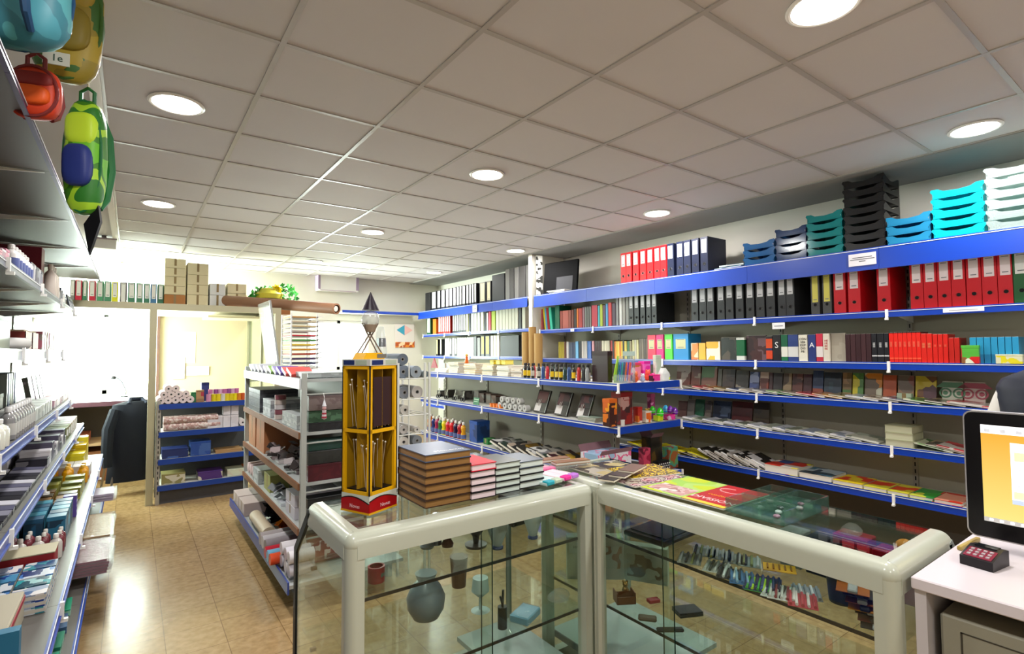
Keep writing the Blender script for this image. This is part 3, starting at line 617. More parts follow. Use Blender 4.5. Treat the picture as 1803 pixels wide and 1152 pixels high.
for i, (a, b, cols, h, lab) in enumerate(fo):
    y, wd = yw(a, b, 670, X4)
    o = place(facebook(cols, round(wd*.95, 4), h, .014, i), 'picture_book', (X4, y, Z4), RZ, lab+', leaning on the fourth shelf', 'book', 'face-out books on the fourth shelf', rx=R(-9))
    if i >= 21:
        col = '#4a7054' if i == 21 else '#8a3c48'; g = G()
        for s in (-1, 1):
            g.lathe([(.034, 0), (.034, -.0015), (.024, -.0015), (.024, 0)], 18, (s*.036, -.0003, h*.48), 'y', cap=False); g.lathe([(.014, -.0012), (.0001, -.0012)], 14, (s*.036, -.0003, h*.48), 'y', cap=False)
        g.prism([(-.09, h*.72), (.09, h*.72), (.05, h*.95), (-.05, h*.95)], -.0018, -.0002, 0, 'y')
        link('owl_print', g.mesh('owl_print', M(col, .5)), o)
y, wd = yw(1581, 1606, 672, 4.36)
place(carton('#b0c0a8', .085, .04, .06), 'mint_box', (4.33, y, Z4), RZ, 'small mint box in front of the brownish picture book', 'box', rx=0)
PAL = [('#9a9080', '#a89878', '#5a5448'), ('#b0a468', '#8a7850', '#988c60'), ('#a8a8a8', '#5a6478', '#c0c0c0'), ('#a83038', '#d0c8c0', '#c84048'), ('#4a5a80', '#b0b4c0', '#d0d4dc'), ('#7aa868', '#c8d0b0', '#3c7a3c'), ('#c87830', '#e0a858', '#8a5030'), ('#b0a088', '#d8d0c0', '#7a6a58')]
MEN = ['cream', 'straw', 'silver grey', 'red', 'blue grey', 'green', 'orange', 'beige']
def magrow(p0, p1, n, py, X, Z, where, th=.006, seedo=0, pal=None, wd=.21, dp=.24, names=None, grp='magazines'):
    y0, y1 = Yp(p0, py, X), Yp(p1, py, X); pal = pal or PAL; names = names or MEN
    st = abs(y1-y0)/n; th_ = math.asin(min(.6, th*1.25/st)) if st < wd else 0.0
    for i in range(n):
        u = (i+.5)/n; y = y0+(y1-y0)*u; k = (i*3+seedo) % len(pal)
        place(magazine(pal[k], wd, dp, th, i+seedo), 'magazine', (X+rnd.uniform(0, .02), y, Z+.002+wd/2*math.sin(th_)), RZ+R(rnd.uniform(-.6, .6)), '%s magazine, %s in the row on %s' % (names[k], nth(i, n), where), 'magazine', grp, ry=th_)
magrow(1205, 1725, 18, 700, 4.205, Z4, 'the fourth shelf front', .01, 0, grp='magazines along the fourth shelf')
# fifth shelf
Z5 = .835
fo = [(1192, 1208, ('#5a3c38', '#3a2c2c'), .16, 'small dark red picture book'), (1208.5, 1221.5, ('#4a4444', '#6a6460'), .18, 'grey picture book'), (1222, 1238, ('#1c4a34', '#20583c'), .19, 'dark green picture book'), (1239, 1252, ('#3c3438', '#6a6058'), .18, 'dark grey picture book'), (1253, 1285.5, ('#2c3a54', '#4a5870', '#1c2438'), .19, 'blue-grey picture book'), (1286, 1323.5, ('#4a1c1c', '#401818'), .2, 'plain dark maroon album'), (1324, 1353, ('#2c2418', '#3a3020'), .21, 'dark brown album')]
for i, (a, b, cols, h, lab) in enumerate(fo):
    y, wd = yw(a, b, 720, X4)
    place(facebook(cols, round(wd*.95, 4), h, .014, i+30), 'picture_book', (X4, y, Z5), RZ, lab+' leaning at the back of the fifth shelf', 'book', 'face-out books on the fifth shelf', rx=R(-9))
magrow(1208, 1530, 14, 760, 4.205, Z5, 'the fifth shelf front', .01, 2, [('#c8b080', '#a08050', '#d8d0b8'), ('#c87830', '#d8b070', '#a86028'), ('#c8ccd4', '#98a0b0', '#e0e0e4'), ('#b82430', '#d04048', '#901820'), ('#c8a8a8', '#a88088', '#d8c8c4'), ('#a8b0a0', '#788070', '#c8c8b8')], grp='magazines along the fifth shelf', names=['tan', 'orange', 'pale grey', 'red', 'pinkish', 'grey green'])
for i in range(3):
    y, wd = yw(1560, 1605, 770, 4.2)
    place(flatbook('#a8a888', .16, .2, .046, i, '#b8b89c'), 'note_pad', (4.2+.01*i, y+.004*i, Z5+.047*i), RZ, 'thick pale green note pad, %s of a stack of three' % lvl(i, 3), 'note pad', 'stacked note pads')
magrow(1630, 1695, 3, 795, 4.205, Z5, 'the fifth shelf end', .008, 5, grp='magazines at the fifth shelf end')
# sixth shelf
Z6 = .51
BW = [('#1c1c1e', '#d0d0d0', '#1c1c1e', '#e8e8e8'), ('#c8c4c0', '#28282a', '#c8c4c0')]
magrow(1108, 1190, 4, 775, 4.205, Z6, 'the sixth shelf, behind the end shelf', .012, 1, [('#d8cc18', '#e0d428', '#b8a010')], grp='yellow magazines', names=['yellow'])
magrow(1200, 1236, 2, 800, 4.205, Z6, 'the sixth shelf, left end', .012, 1, [('#d8cc18', '#2c2c20', '#e0d428', '#e0d428')], grp='yellow magazines with black print', names=['yellow and black'])
magrow(1240, 1335, 9, 815, 4.205, Z6, 'the sixth shelf, left half', .016, 4, BW, grp='black and white magazines', names=['black patterned', 'pale printed'])
for i, (a, b, cols, lab, t) in enumerate([(1346, 1405, ('#d8cc28', '#b82c20', '#c8c0b8', '#28447c'), 'thick stack-like red and white catalogue', .06), (1406, 1464, ('#2c4858', '#98a8b0', '#1c2c34', '#386478'), 'thick blue-grey catalogue', .045), (1465, 1518, ('#d8b818', '#c83018', '#d8c020'), 'yellow textbook with red title', .03), (1519, 1560, ('#c8cc48', '#c83018', '#d0c838'), 'lime yellow textbook with red title', .026), (1561, 1598, ('#d0c430', '#d04020', '#c8c438'), 'yellow textbook with orange block', .024), (1599, 1641, ('#2c9a38', '#c8d048', '#28883c', '#c8301c'), 'green textbook with a yellow curve', .022), (1642, 1692, ('#c02418', '#c8301c', '#d89078', '#b82018'), 'red textbook with a pale spiral', .022)]):
    y, wd = yw(a, b, 840, 4.2)
    place(flatbook(cols, round(wd*.98, 4), .26, t, i, sc=8, kind='blocks'), 'textbook', (4.2, y, Z6+.002), RZ, lab+' lying on the sixth shelf', 'book')
# letter trays on the top shelf
def traystack(p0, p1, py, n, col, cn, z=2.19, X=4.13, tw=0):
    y, wd = yw(p0, p1, py, X)
    for i in range(n):
        place(tray(col), 'letter_tray', (X, y, z+.0635*i+.003), RZ+tw, '%s letter tray, %s' % (cn, ('%s of a stack of %d' % (lvl(i, n), n)) if n > 1 else 'lying alone'), 'letter tray', cn+' letter trays', s=(wd/.263, .85, 1))
def flat_sleeve(p0, p1, py, z, i):
    y, wd = yw(p0, p1, py, 4.16)
    place(magazine(('#a8c8d8', '#5888a8', '#c8e0e8'), round(wd, 3), .24, .012, 40+i), 'plastic_wallet', (4.12, y, z), RZ+R(8*i), 'pale blue plastic wallet, %s of two beside the navy binders' % ('lower' if i == 0 else 'upper'), 'plastic wallet')
flat_sleeve(1262, 1308, 458, 2.192, 0); flat_sleeve(1272, 1312, 450, 2.21, 1)
traystack(1309, 1363, 430, 3, '#2c66a0', 'translucent blue')
traystack(1366, 1420, 430, 4, '#1e3c6c', 'navy blue')
traystack(1421, 1483, 410, 5, '#158a8c', 'teal')
traystack(1486, 1558, 380, 8, '#07080a', 'black')
traystack(1561, 1638, 400, 3, '#2a94c4', 'light blue')
traystack(1641, 1733, 370, 5, '#0fc0d0', 'cyan')
traystack(1736, 1850, 350, 6, 'clear', 'colourless')
# price cards on fascia and shelf edges
g = G().box(-.085, -.003, 0, .085, -.001, .085).box(-.06, -.004, .055, .06, -.003, .06, 1).box(-.075, -.004, .042, .075, -.003, .047, 1).box(-.02, -.004, .028, .02, -.003, .033, 1)
place(g.mesh('sign', [M('#e4e0e6', .5), M('#6a6a70', .6)]), 'price_sign', (4.09, Yp(1518, 450, 4.09), 2.075), RZ, 'white printed price sign hanging on the blue top fascia', 'sign')
def strip_card(px, py, X, z, w, h, lab):
    place(G().box(-w/2, -.003, 0, w/2, -.001, h).box(-w*.35, -.0035, h*.4, w*.35, -.003, h*.55, 1).mesh('card', [M('#e8e8ea', .5), M('#8a8a90', .6)]), 'price_card', (X, Yp(px, py, X), z), RZ, lab, 'price card')
strip_card(1696, 547, 4.18, 1.725, .2, .025, 'long white price card on the blue edge below the red binders')
strip_card(1371, 575, 4.17, 1.66, .1, .05, 'white price card hanging below the dark grey binders')
strip_card(1008, 582, 4.17, 1.72, .06, .03, 'small white price card on the shelf edge below the thin folders')
strip_card(836, 543, 4.08, 2.07, .12, .1, 'white price card on the far fascia beyond the pillar')
# far run of the right wall (beyond the pillar)
WL = '#e9e9e6'
def files(specs, z, X, py, where, grp):
    n = len(specs)
    for i, (a, b, col, lab, h) in enumerate(specs):
        y, wd = yw(a, b, py, X)
        k = binder(col, lab, round(wd*.93, 3), h, .26, .12 if lab and len(lab) else .5, .97, False) if lab else book(col, round(wd*.93, 3), h, .26)
        cn = FCN.get(col, 'grey')
        place(k, 'document_file', (X, y, z), RZ, '%s file, %s of the file row on %s' % (cn, nth(i, n), where), 'file', grp)
FCN = {'#1a1a1e': 'black', '#dcdcd8': 'white', '#245a34': 'green', '#e07a20': 'orange', '#c8281c': 'red', '#c8c4b4': 'beige', '#c01c48': 'crimson', '#a8c020': 'lime', '#d8cc60': 'yellow', '#3c3a3a': 'dark grey', '#6a6866': 'grey', '#4a4a48': 'mottled grey'}
def cv(x): return 730+x/5.634
K_, W_ = '#1a1a1e', '#dcdcd8'
sp = [(cv(105), cv(160), K_, None, .32)]+[(cv(a), cv(b), K_, WL, .32) for a, b in ((165, 218), (222, 258), (262, 302), (306, 340), (342, 376), (379, 412), (416, 440), (442, 467), (471, 504), (512, 536), (541, 560), (565, 588), (592, 612))]+[(cv(640), cv(706), K_, '#c8b898', .31), (cv(712), cv(758), K_, '#c8b898', .31), (cv(765), cv(895), '#1a1a1e', None, .38)]+[(cv(a), cv(b), c_, None, .42) for a, b, c_ in ((900, 942, '#6a6866'), (945, 985, '#3c3a3a'), (990, 1030, '#6a6866'), (1036, 1100, '#3c3a3a'), (1105, 1150, '#4a4a48'))]
files(sp, 2.19, 4.14, 515, 'the far top shelf', 'files on the far top shelf')
sp = [(cv(120), cv(160), '#245a34', WL, .3), (cv(180), cv(215), '#e07a20', None, .26)]+[(cv(235+i*20), cv(254+i*20), '#c8281c', WL, .3) for i in range(6)]+[(cv(376+i*19), cv(394+i*19), K_, WL, .3) for i in range(7)]+[(cv(511), cv(532), '#d8cc60', WL, .3), (cv(534), cv(556), K_, None, .3), (cv(560), cv(588), W_, WL, .3), (cv(590), cv(618), '#c8c4b4', WL, .3), (cv(622), cv(648), W_, WL, .31), (cv(655), cv(685), '#c8c4b4', WL, .31), (cv(690), cv(707), K_, None, .3), (cv(712), cv(728), W_, None, .27), (cv(732), cv(756), '#c01c48', None, .28), (cv(762), cv(800), '#a8c020', None, .28)]+[(cv(806+i*31.5), cv(836+i*31.5), '#c8c4b4', None, .3) for i in range(7)]+[(cv(1032), cv(1060), K_, None, .28), (cv(1066), cv(1098), '#c8c4b4', None, .3)]
files(sp, 1.79, 4.225, 570, 'the far second shelf', 'files on the far second shelf')
sp = [(cv(212), cv(232), K_, '#d8cc80', .28), (cv(250), cv(270), K_, '#e0dcc0', .28)]+[(cv(300+i*24), cv(322+i*24), K_ if i in (2, 4) else W_, WL, .29) for i in range(12)]+[(cv(588), cv(614), K_, None, .3), (cv(620), cv(650), '#6a6866', None, .28), (cv(656), cv(692), K_, '#d8cc60', .3), (cv(700), cv(746), K_, '#d8cc60', .3)]+[(cv(752+i*30), cv(780+i*30), '#c8c4b4', WL, .3) for i in range(3)]+[(cv(845), cv(1040), K_, None, .29)]
files(sp, 1.42, 4.225, 615, 'the far third shelf', 'files on the far third shelf')
# things around the pillar
y = Yp(980, 480, 4.2)
place([('board', G().rbox(-.27, 0, 0, .27, .03, .4, .012).mesh('board', M('#08080a', .7, 0, .1))), ('pocket', G().box(-.05, -.004, .01, .2, 0, .2).mesh('pocket', M('#2c2c32', .6)))], 'art_portfolio', (4.22, 4.86, 2.2), RZ+R(10), 'large black art portfolio standing beside the pillar on the top shelf', 'portfolio', rx=R(-6))
for i in range(3): place(magazine(('#c8ccd0', '#8a9098', '#e8e8e8'), .3, .11, .01, 60+i), 'plastic_sleeve_pack', (4.11, Yp(980, 505, 4.11)+.01*i, 2.192+.011*i), RZ+R(5*i-5), 'shiny sleeve pack before the black portfolio, %s of three' % lvl(i, 3), 'sleeve pack', 'shiny sleeve packs')
place([('sheet', G().box(-.0, 0, 0, .08, .012, .5).mesh('sheet', printed(('#d8d8d0', '#30302c', '#d8d8d0', '#c8c8c0'), 30, 2)))], 'folded_carton', (4.125, 5.185, 2.2), RZ+R(62), 'white and black printed carton standing between pillar and portfolio', 'carton')
for i, (px, h, r) in enumerate([(926, 1.72, .05), (936, 1.78, .045), (945, 1.7, .05)]):
    y = Yp(px, 600, 3.85)
    place([('paper', G().lathe([(r*.4, 0), (r, 0), (r*1.02, h*.5), (r, h), (r*.4, h-.004)], 18, cap=False).mesh('paper', M('#b08a50', .6))), ('core', G().cyl((0, 0, 0), r*.4, .01, h-.03, 12).mesh('core', M('#3a2c1c', .8)))], 'kraft_paper_roll', (3.85+.012*i, y, 0), 0, 'tall brown kraft paper roll by the pillar, %s of three' % ['left', 'middle', 'right'][i], 'paper roll', 'brown paper rolls by the pillar')
# ------------------------------------------------------------------ right island: goods on its shelves
GXF = 2.93
def gy(px, py, X=GXF): return Yp(px, py, X)
Zg1, Zg2, Zg3 = 1.251, .936, .536
def envs(px, py, n, w, d, t, col, label, X=2.95, kitfn=None, jit=3):
    y = gy(px, py, X); nm, cat = 'envelope_pack', 'envelopes'
    for i in range(n):
        place(magazine((col, col, '#c8b898') if i % 2 else (col, '#e8e0cc', col), w, d, t, int(px)+i, 'noise', 4), nm, (X+.008*((i*7) % 3), y+.006*((i*5) % 3-1), Zg1+t*1.02*i), RZ+R(((i*37) % 7-3)*jit*.3), '%s, %s of %d in the pile' % (label, lvl(i, n), n) if n > 1 else label, cat, label+' pile')
envs(775, 650, 3, .3, .22, .014, '#d8d4cc', 'white envelope pack beside the wire rack')
envs(797, 650, 4, .22, .24, .03, '#c8c4bc', 'grey-white envelope pack')
envs(826, 652, 5, .24, .26, .022, '#d0b890', 'kraft envelope pack by the orange figure')
envs(857, 655, 6, .2, .26, .018, '#d8c8a0', 'cream envelope pack under the yellow boxes')
envs(884, 657, 5, .2, .26, .02, '#e4e0d4', 'white envelope pack mid island')
envs(908, 660, 6, .17, .26, .015, '#b89c84', 'brownish envelope pack beside the paint bottles')
y = gy(782, 635, 3.1); place(carton('#b8bcc0', .2, .12, .1), 'grey_box', (3.12, y, Zg1), RZ, 'light grey box at the back of the island top shelf', 'box')
y = gy(765, 640, 3.0); place([('wedge', G().prism([(-.05, 0), (.05, 0), (.0, .12)], 0, .02, 0, 'y').mesh('wedge', M('#a8545c', .4)))], 'tape_dispenser', (2.98, y-.02, Zg1+.045), RZ+R(20), 'dull pink triangular dispenser on the white envelopes', 'dispenser')
fig = [('body', G().lathe([(.018, 0), (.022, .01), (.014, .05), (.016, .07)], 12).mesh('body', M('#e06a20', .4))), ('head', G().ball((0, 0, .085), .017).mesh('head', M('#d8a850', .4)))]
place(fig, 'figurine', (2.97, gy(816, 630), Zg1+.115), RZ, 'small orange and yellow figurine standing on the kraft envelopes', 'figurine')
for i in range(3): place(printbox(('#d0b828', '#a89830', '#d8cc60'), .07, .1, .04, i), 'stamp_box', (3.0, gy(856+i*10, 640), Zg1+.11), RZ, 'small yellow box on the cream envelopes, %s of three' % nth(i, 3), 'box', 'yellow boxes')
cols = ['#1c1a14', '#1c1a14', '#2a2824', '#24221e', '#284a80', '#b01c30', '#1c1a14', '#1e1c16', '#1c1a14', '#1c3a34', '#2c4a7c', '#1e1c14', '#b02828', '#26282a', '#8a8c8c']
labs = ['#d8b41c', '#d8b41c', '#b8b0a0', '#b8b0a0', None, None, '#d8b41c', '#d8c050', '#d8b41c', None, None, '#d8b41c', None, None, None]
xs = [924.4, 931, 938, 948.7, 956, 963.7, 972, 980, 987.3, 994.6, 1001.5, 1010, 1019, 1027, 1034]
dn = {'#284a80': 'blue', '#b01c30': 'crimson', '#1c3a34': 'dark green', '#2c4a7c': 'blue', '#b02828': 'red', '#26282a': 'black', '#8a8c8c': 'grey'}
for i, px in enumerate(xs):
    d = dn.get(cols[i], 'black') + ((' yellow-labelled' if labs[i] and labs[i].startswith('#d') else ' grey-labelled') if labs[i] else '')
    place(bottle(cols[i], .135, .0165, '#1a1a1c', labs[i], .5), 'paint_bottle', (2.94, gy(px, 652, 2.94), Zg1), rnd.random(), '%s paint bottle, %s in the bottle row' % (d, nth(i, 15)), 'bottle', 'paint bottles in a row')
    if i % 2 == 0: place(bottle(cols[(i+3) % 15], .135, .0165, '#1a1a1c', labs[(i+3) % 15], .5), 'paint_bottle', (2.985, gy(px+2, 650, 2.985), Zg1), rnd.random(), 'dark paint bottle of the second rank, %s there' % nth(i//2, 8), 'bottle', 'paint bottles behind the first row')
place(printbox(('#2a1418', '#2a1418'), .17, .05, .24, 1), 'document_box', (2.97, gy(1056, 645, 2.97), Zg1), RZ, 'dark maroon upright box between paint bottles and pen display', 'box')
# pen display
def pen_display():
    y = gy(1088, 660, 2.95); root = tag(link('pen_display', None, None, (2.985, y-.01, Zg1+.004), (0, 0, RZ+R(25))), 'clear pen display with lime green side and blue and orange pens', 'pen display')
    g = G().box(-.065, .0, 0, .065, .12, .004).box(-.065, .116, 0, .065, .12, .2).prism([(0, 0), (.12, 0), (.12, .2), (.09, .2), (0, .06)], .063, .066, 0, 'x').prism([(0, 0), (.12, 0), (.12, .2), (.09, .2), (0, .06)], -.0665, -.0635, 1, 'x').box(-.065, 0, 0, .065, .003, .06)
    link('case', g.mesh('case', [CLEAR, M('#a8e030', .3)]), root)
    link('header_card', G().box(-.03, .117, .2, .065, .12, .235).mesh('header_card', M('#b0c4bc', .4)), root)
    for i, c in enumerate(['#1c7a8c', '#2060b0', '#1c8a90', '#18486a', '#c84c1c', '#5a2890', '#c83c28', '#402880']):
        link('pen', G().tube([(-.052+i*.015, .045, .01), (-.052+i*.015, .09, .15)], .0055, 6).mesh('pen', M(c, .3)), root)
pen_display()
def blob(name, col, px, py, X, z, rx, ry, rz, label, cat, col2=None):
    y = gy(px, py, X)
    p = [('body', G().ball((0, 0, rz), rx, ry, rz).mesh('body', M(col, .4)))]
    if col2: p.append(('patch', G().ball((0, -ry*.55, rz*1.1), rx*.55, ry*.6, rz*.55).mesh('patch', M(col2, .4))))
    return place(p, name, (X, y, z), RZ, label, cat)
ey = 2.70
def ex(px, py, Y=2.72): return ony(px, py, Y).x
def endbox(px, cols, w, d, h, z, label, Y=2.72, name='toy_box', kind='blocks', rz=0, sd=0, cat='box'):
    return place(printbox(cols, w, d, h, sd, 18, kind), name, (ex(px, 660, Y), Y, z+.004), rz, label, cat)
def toy(px, z, Y, col, r, label, col2, ears=True, zz=0):
    x = ex(px, 650, Y); g = G().ball((0, 0, r), r, r*.85, r); p = [('body', g.mesh('body', M(col, .45)))]
    h = G().ball((0, -r*.1, r*2.2), r*.72)
    if ears: h.ball((-r*.55, -r*.1, r*2.8), r*.28).ball((r*.55, -r*.1, r*2.8), r*.28)
    p.append(('head', h.mesh('head', M(col2, .45))))
    place(p, 'soft_toy', (x, Y, z+zz), 0, label, 'toy')
toy(1118, Zg1, 2.74, '#e05a1c', .028, 'orange small toy beside the pen display', '#e8703c')
toy(1131, Zg1, 2.73, '#a8b4d0', .022, 'pale blue and white small toy on the end shelf', '#d8d8e4')
toy(1140, Zg1, 2.82, '#d83c28', .03, 'red toy behind the pale blue toy', '#e85848')
toy(1149, Zg1, 2.73, '#e81c78', .022, 'hot pink toy in front of the pink box', '#f03c90')
toy(1176, Zg1, 2.74, '#c8e038', .018, 'lime green toy at the end of the island shelf', '#d8d8c8')
endbox(1122, ('#d84868', '#e88aa0', '#c87830'), .09, .07, .14, Zg1, 'pink and orange toy box at the back of the end shelf', 2.9, sd=3)
endbox(1140, ('#e028a0', '#e86ac0', '#b81878'), .08, .06, .15, Zg1, 'magenta toy box on the upper end shelf', 2.88, sd=2)
def bagish(px, z, Y, w, d, h, mat, label, name='plastic_bag', cat='bag', yfn=ex):
    g = G(); n = 10; prof = []
    for k in range(6):
        t = k/5; s = [1, 1.08, 1.1, .95, .7, .45][k]
        prof.append((s, t*h))
    v = []
    for s, zz in prof:
        for i in range(n):
            a = 2*PI*i/n; q = 1+.08*math.sin(3*a+zz*60)
            v.append((s*w/2*q*math.copysign(abs(math.cos(a))**.7, math.cos(a)), s*d/2*q*math.copysign(abs(math.sin(a))**.7, math.sin(a)), zz))
    f = [(j*n+i, j*n+(i+1) % n, (j+1)*n+(i+1) % n, (j+1)*n+i) for j in range(5) for i in range(n)]+[tuple(range(n))[::-1], tuple(range(5*n, 6*n))]
    g._add(v, f, 0)
    return place(g.mesh('bag', mat), name, (yfn(px, 650, Y), Y, z), 0, label, cat)
bagish(1168, Zg1, 2.76, .1, .07, .1, M('#d8dcd8', .3), 'crumpled white plastic bag on the upper end shelf')
endbox(1160, ('#c8d8c0', '#e0e0d0', '#a8c8a0'), .07, .03, .2, Zg1, 'pale green card packet behind the white bag', 2.86, sd=5)
endbox(1156, ('#e01878', '#48102c', '#f03c98'), .09, .04, .05, Zg1, 'pink and black low packet at the front of the end shelf', 2.7, sd=6)
# second level
for i, px in enumerate([772, 786, 800, 815]):
    y = gy(px, 700, 2.98); g = G()
    g.lathe([(.017, -.003), (.017, .003), (.024, .003), (.024, -.003)], 14, (-.02, .0, .028), 'y', cap=False).lathe([(.017, -.003), (.017, .003), (.024, .003), (.024, -.003)], 14, (.032, .0, .028), 'y', cap=False)
    pr = [('grips', g.mesh('grips', M('#26262a', .35))), ('blades', G().tube([(-.01, 0, .045), (.015, 0, .12)], .004, 4).tube([(.02, 0, .045), (0, 0, .12)], .004, 4).mesh('blades', M('#b8b8b8', .25, .9)))]
    place(pr, 'scissors', (2.97, y, Zg2+.002), RZ, 'black-handled scissors on the second island shelf, %s of four' % nth(i, 4), 'scissors', 'scissors', rx=R(-12))
for i, (px, c, h) in enumerate([(770, '#2a2c30', .07), (783, '#383430', .09), (800, '#8a8880', .04), (812, '#3a3836', .1), (836, '#5a5854', .12), (845, '#4a302c', .1), (857, '#6a5850', .1), (866, '#5c4038', .09)]):
    y = gy(px, 690, 3.1); place(printbox((c, '#6a6662', c), .09, .1, h, i), 'office_goods_box', (3.12, y, Zg2), RZ, 'dark goods box, %s of eight, rear of second island shelf' % nth(i, 8), 'box', 'dark goods boxes')
y = gy(837, 705, 2.93); place(G().box(-.055, 0, 0, .055, .003, .075).box(-.045, -.0008, .05, .045, 0, .06, 1).box(-.045, -.0008, .03, .03, 0, .036, 1).mesh('sign', [M('#2c6a48', .4), M('#a8c0a8', .5)]), 'shelf_sign', (2.935, y, Zg2), RZ, 'small green printed sign on the second island shelf', 'sign', rx=R(-8))
for i in range(4): place(printbox(('#d86a1c', '#e88030'), .028, .04, .035, i), 'eraser_box', (2.94, gy(862+i*5.4, 712), Zg2), RZ, 'orange small box, %s of four before the tape rolls' % nth(i, 4), 'box', 'orange small boxes')
TR = paperroll('#b8b8b4', .05, .03, .35)
for i, (px, zz) in enumerate([(877, 0), (886, 0), (895, 0), (904, 0), (913, 0), (921, 0), (880, 1), (890, 1), (900, 1), (910, 1)]):
    place(TR, 'tape_roll', (2.945 if zz == 0 else 2.95, gy(px, 708), Zg2+zz*.058), RZ, '%s row pale adhesive tape roll, %s of the %s' % (('lower', nth(i, 6), 'six') if zz == 0 else ('upper', nth(i-6, 4), 'four')), 'tape roll', 'pale tape rolls')
for i, (px, w) in enumerate([(949, .17), (986, .17), (1024, .15)]):
    y = gy(px, 715, 2.99); g = G().rbox(-w/2, 0, 0, w/2, .02, .21, .003)
    p = [('case', g.mesh('case', M('#241c1e', .25, 0, .5, .5))), ('card', G().box(-w/2+.012, -.001, .012, w*.05, 0, .085).mesh('card', M('#c8c4c0', .5))), ('picture', G().box(-w/2+.015, -.0012, .09, w/2-.015, 0, .195).mesh('picture', printed(('#3c1418', '#5a2428', '#3c1418', '#201418'), 14, i))), ('pens', G().tube([(-.02, -.004, .06), (-.01, -.004, .12)], .004, 5).tube([(-.035, -.004, .06), (-.03, -.004, .115)], .004, 5).mesh('pens', M('#d8d0cc', .3))), ('side_strip', G().box(w/2-.006, -.002, 0, w/2, .0, .21).mesh('side_strip', M('#9aa09c', .2, .6)))]
    place(p, 'gift_set_case', (2.985, y, Zg2+.009), RZ, 'dark leaning gift set case, %s of three on the second island shelf' % nth(i, 3), 'gift set', 'dark gift set cases', rx=R(-22))
for i in range(4): place(flatbook(['#c8c8c0', '#2c5a48', '#b8b8a8', '#8a9a8c'][i], .2, .16, .008, i), 'exercise_book', (2.93, gy(1032, 738), Zg2+i*.0085), RZ+R(i*2-3), '%s exercise book of the thin flat pile beside the orange box' % lvl(i, 4), 'book', 'thin flat pile')
endbox(1079, ('#c8601c', '#e0981c', '#3c1c14', '#d87820'), .08, .07, .2, Zg2, 'tall orange toy box with black drawing at the island corner', 2.72, sd=1)
endbox(1103, ('#8c2018', '#5a2020', '#a88078', '#7a1c18', '#38201c'), .125, .1, .24, Zg2, 'tall dark red figure box on the lower end shelf', 2.74, sd=4)
endbox(1096, ('#d8d4cc', '#2c4a70', '#d8d4cc'), .035, .01, .045, Zg2, 'tiny white tag card before the red box', 2.69, sd=2, name='tag_card', cat='card')
endbox(1126, ('#a8241c', '#d8ccc0', '#b03020', '#d87028'), .05, .05, .12, Zg2, 'red and cream snack carton on the end shelf', 2.73, sd=7)
endbox(1141, ('#d8d0c0', '#d8641c', '#c8301c', '#e8e0d0'), .065, .05, .085, Zg2, 'orange and cream open carton on the end shelf', 2.71, sd=8)
toy(1138, Zg2, 2.85, '#b8c820', .03, 'yellow-green toy rising above the snack carton', '#c8a84c')
endbox(1149, ('#a84878', '#d088b0', '#883060'), .05, .04, .2, Zg2, 'mauve tall packet behind the eggs', 2.84, sd=9)
def egg(px, col, Y, zz, label, r=.026):
    p = [('shell', G().lathe([(.001, 0), (r*.75, .006), (r, r*.9), (r*.8, r*1.7), (r*.35, r*2.3), (.001, r*2.4)], 16, cap=False).mesh('shell', M(col, .2, 0, .5, .5))), ('seam', G().lathe([(r*1.02, r*.86), (r*1.02, r*.94)], 16, cap=False).mesh('seam', M('#e8e8e0', .4)))]
    place(p, 'toy_egg', (ex(px, 720, Y), Y, Zg2+zz), 0, label, 'toy egg')
egg(1149, '#38c828', 2.8, .05, 'green toy egg, left one'); egg(1162, '#2cd81c', 2.72, .035, 'bright green toy egg in the middle', .03)
egg(1172, '#2c98c8', 2.84, .04, 'light blue toy egg at the back'); egg(1180, '#7a1cb0', 2.76, .045, 'purple toy egg, left of two purple'); egg(1188, '#6c1ca0', 2.72, .035, 'purple toy egg at the shelf end')
endbox(1162, ('#c8d820', '#b8c818', '#38882c'), .06, .05, .04, Zg2, 'lime tray box under the bright green egg', 2.705, sd=3, name='tray_box')
endbox(1182, ('#c81c78', '#e03c98', '#d8b8d0'), .085, .05, .04, Zg2, 'pink tray box under the purple eggs', 2.7, sd=5, name='tray_box')
# third level
cc = ['#e0761c', '#1c2c70', '#a01c50', '#1c6a3c', '#d8cc1c', '#c8202c', '#d01c24', '#24143c', '#a81c28', '#d8981c']
cnm = ['orange', 'navy', 'magenta', 'green', 'yellow', 'crimson', 'red', 'dark violet', 'dark red', 'amber']
for i, px in enumerate([756.7, 763.5, 769.5, 775.5, 781.8, 788.8, 795.5, 802.5, 809.5, 816]):
    for k in range(2 if i % 2 == 0 else 1):
        place(wavybottle(cc[i]), 'poster_paint_bottle', (2.945+.075*k, gy(px+k*3, 745, 2.945+.075*k), Zg3), 0, '%s poster paint bottle, %s' % (cnm[i], ('%s of the front row of ten' % nth(i, 10)) if k == 0 else 'behind the front row'), 'bottle', 'poster paint bottles')
place(printbox(('#1c4a98', '#1c4a98', '#16386c'), .15, .16, .22, 2), 'blue_box', (2.95, gy(833, 750, 2.95)-.0, Zg3), RZ, 'tall blue carton beside the poster paint bottles', 'box')
place(carton('#1c6a2c', .08, .1, .06), 'green_box', (2.98, gy(852, 770, 2.98)-.03, Zg3), RZ, 'small green box right of the blue carton', 'box')
pal = [('#2a2a2e', '#c8c8c4', '#4a4a4c'), ('#c8c8c4', '#7a7a7c', '#2a3a34'), ('#3a1c24', '#a89888', '#2a2a2c'), ('#8a6a1c', '#2c2a28', '#a88830')]
y0, y1 = gy(868, 780), gy(1010, 800)
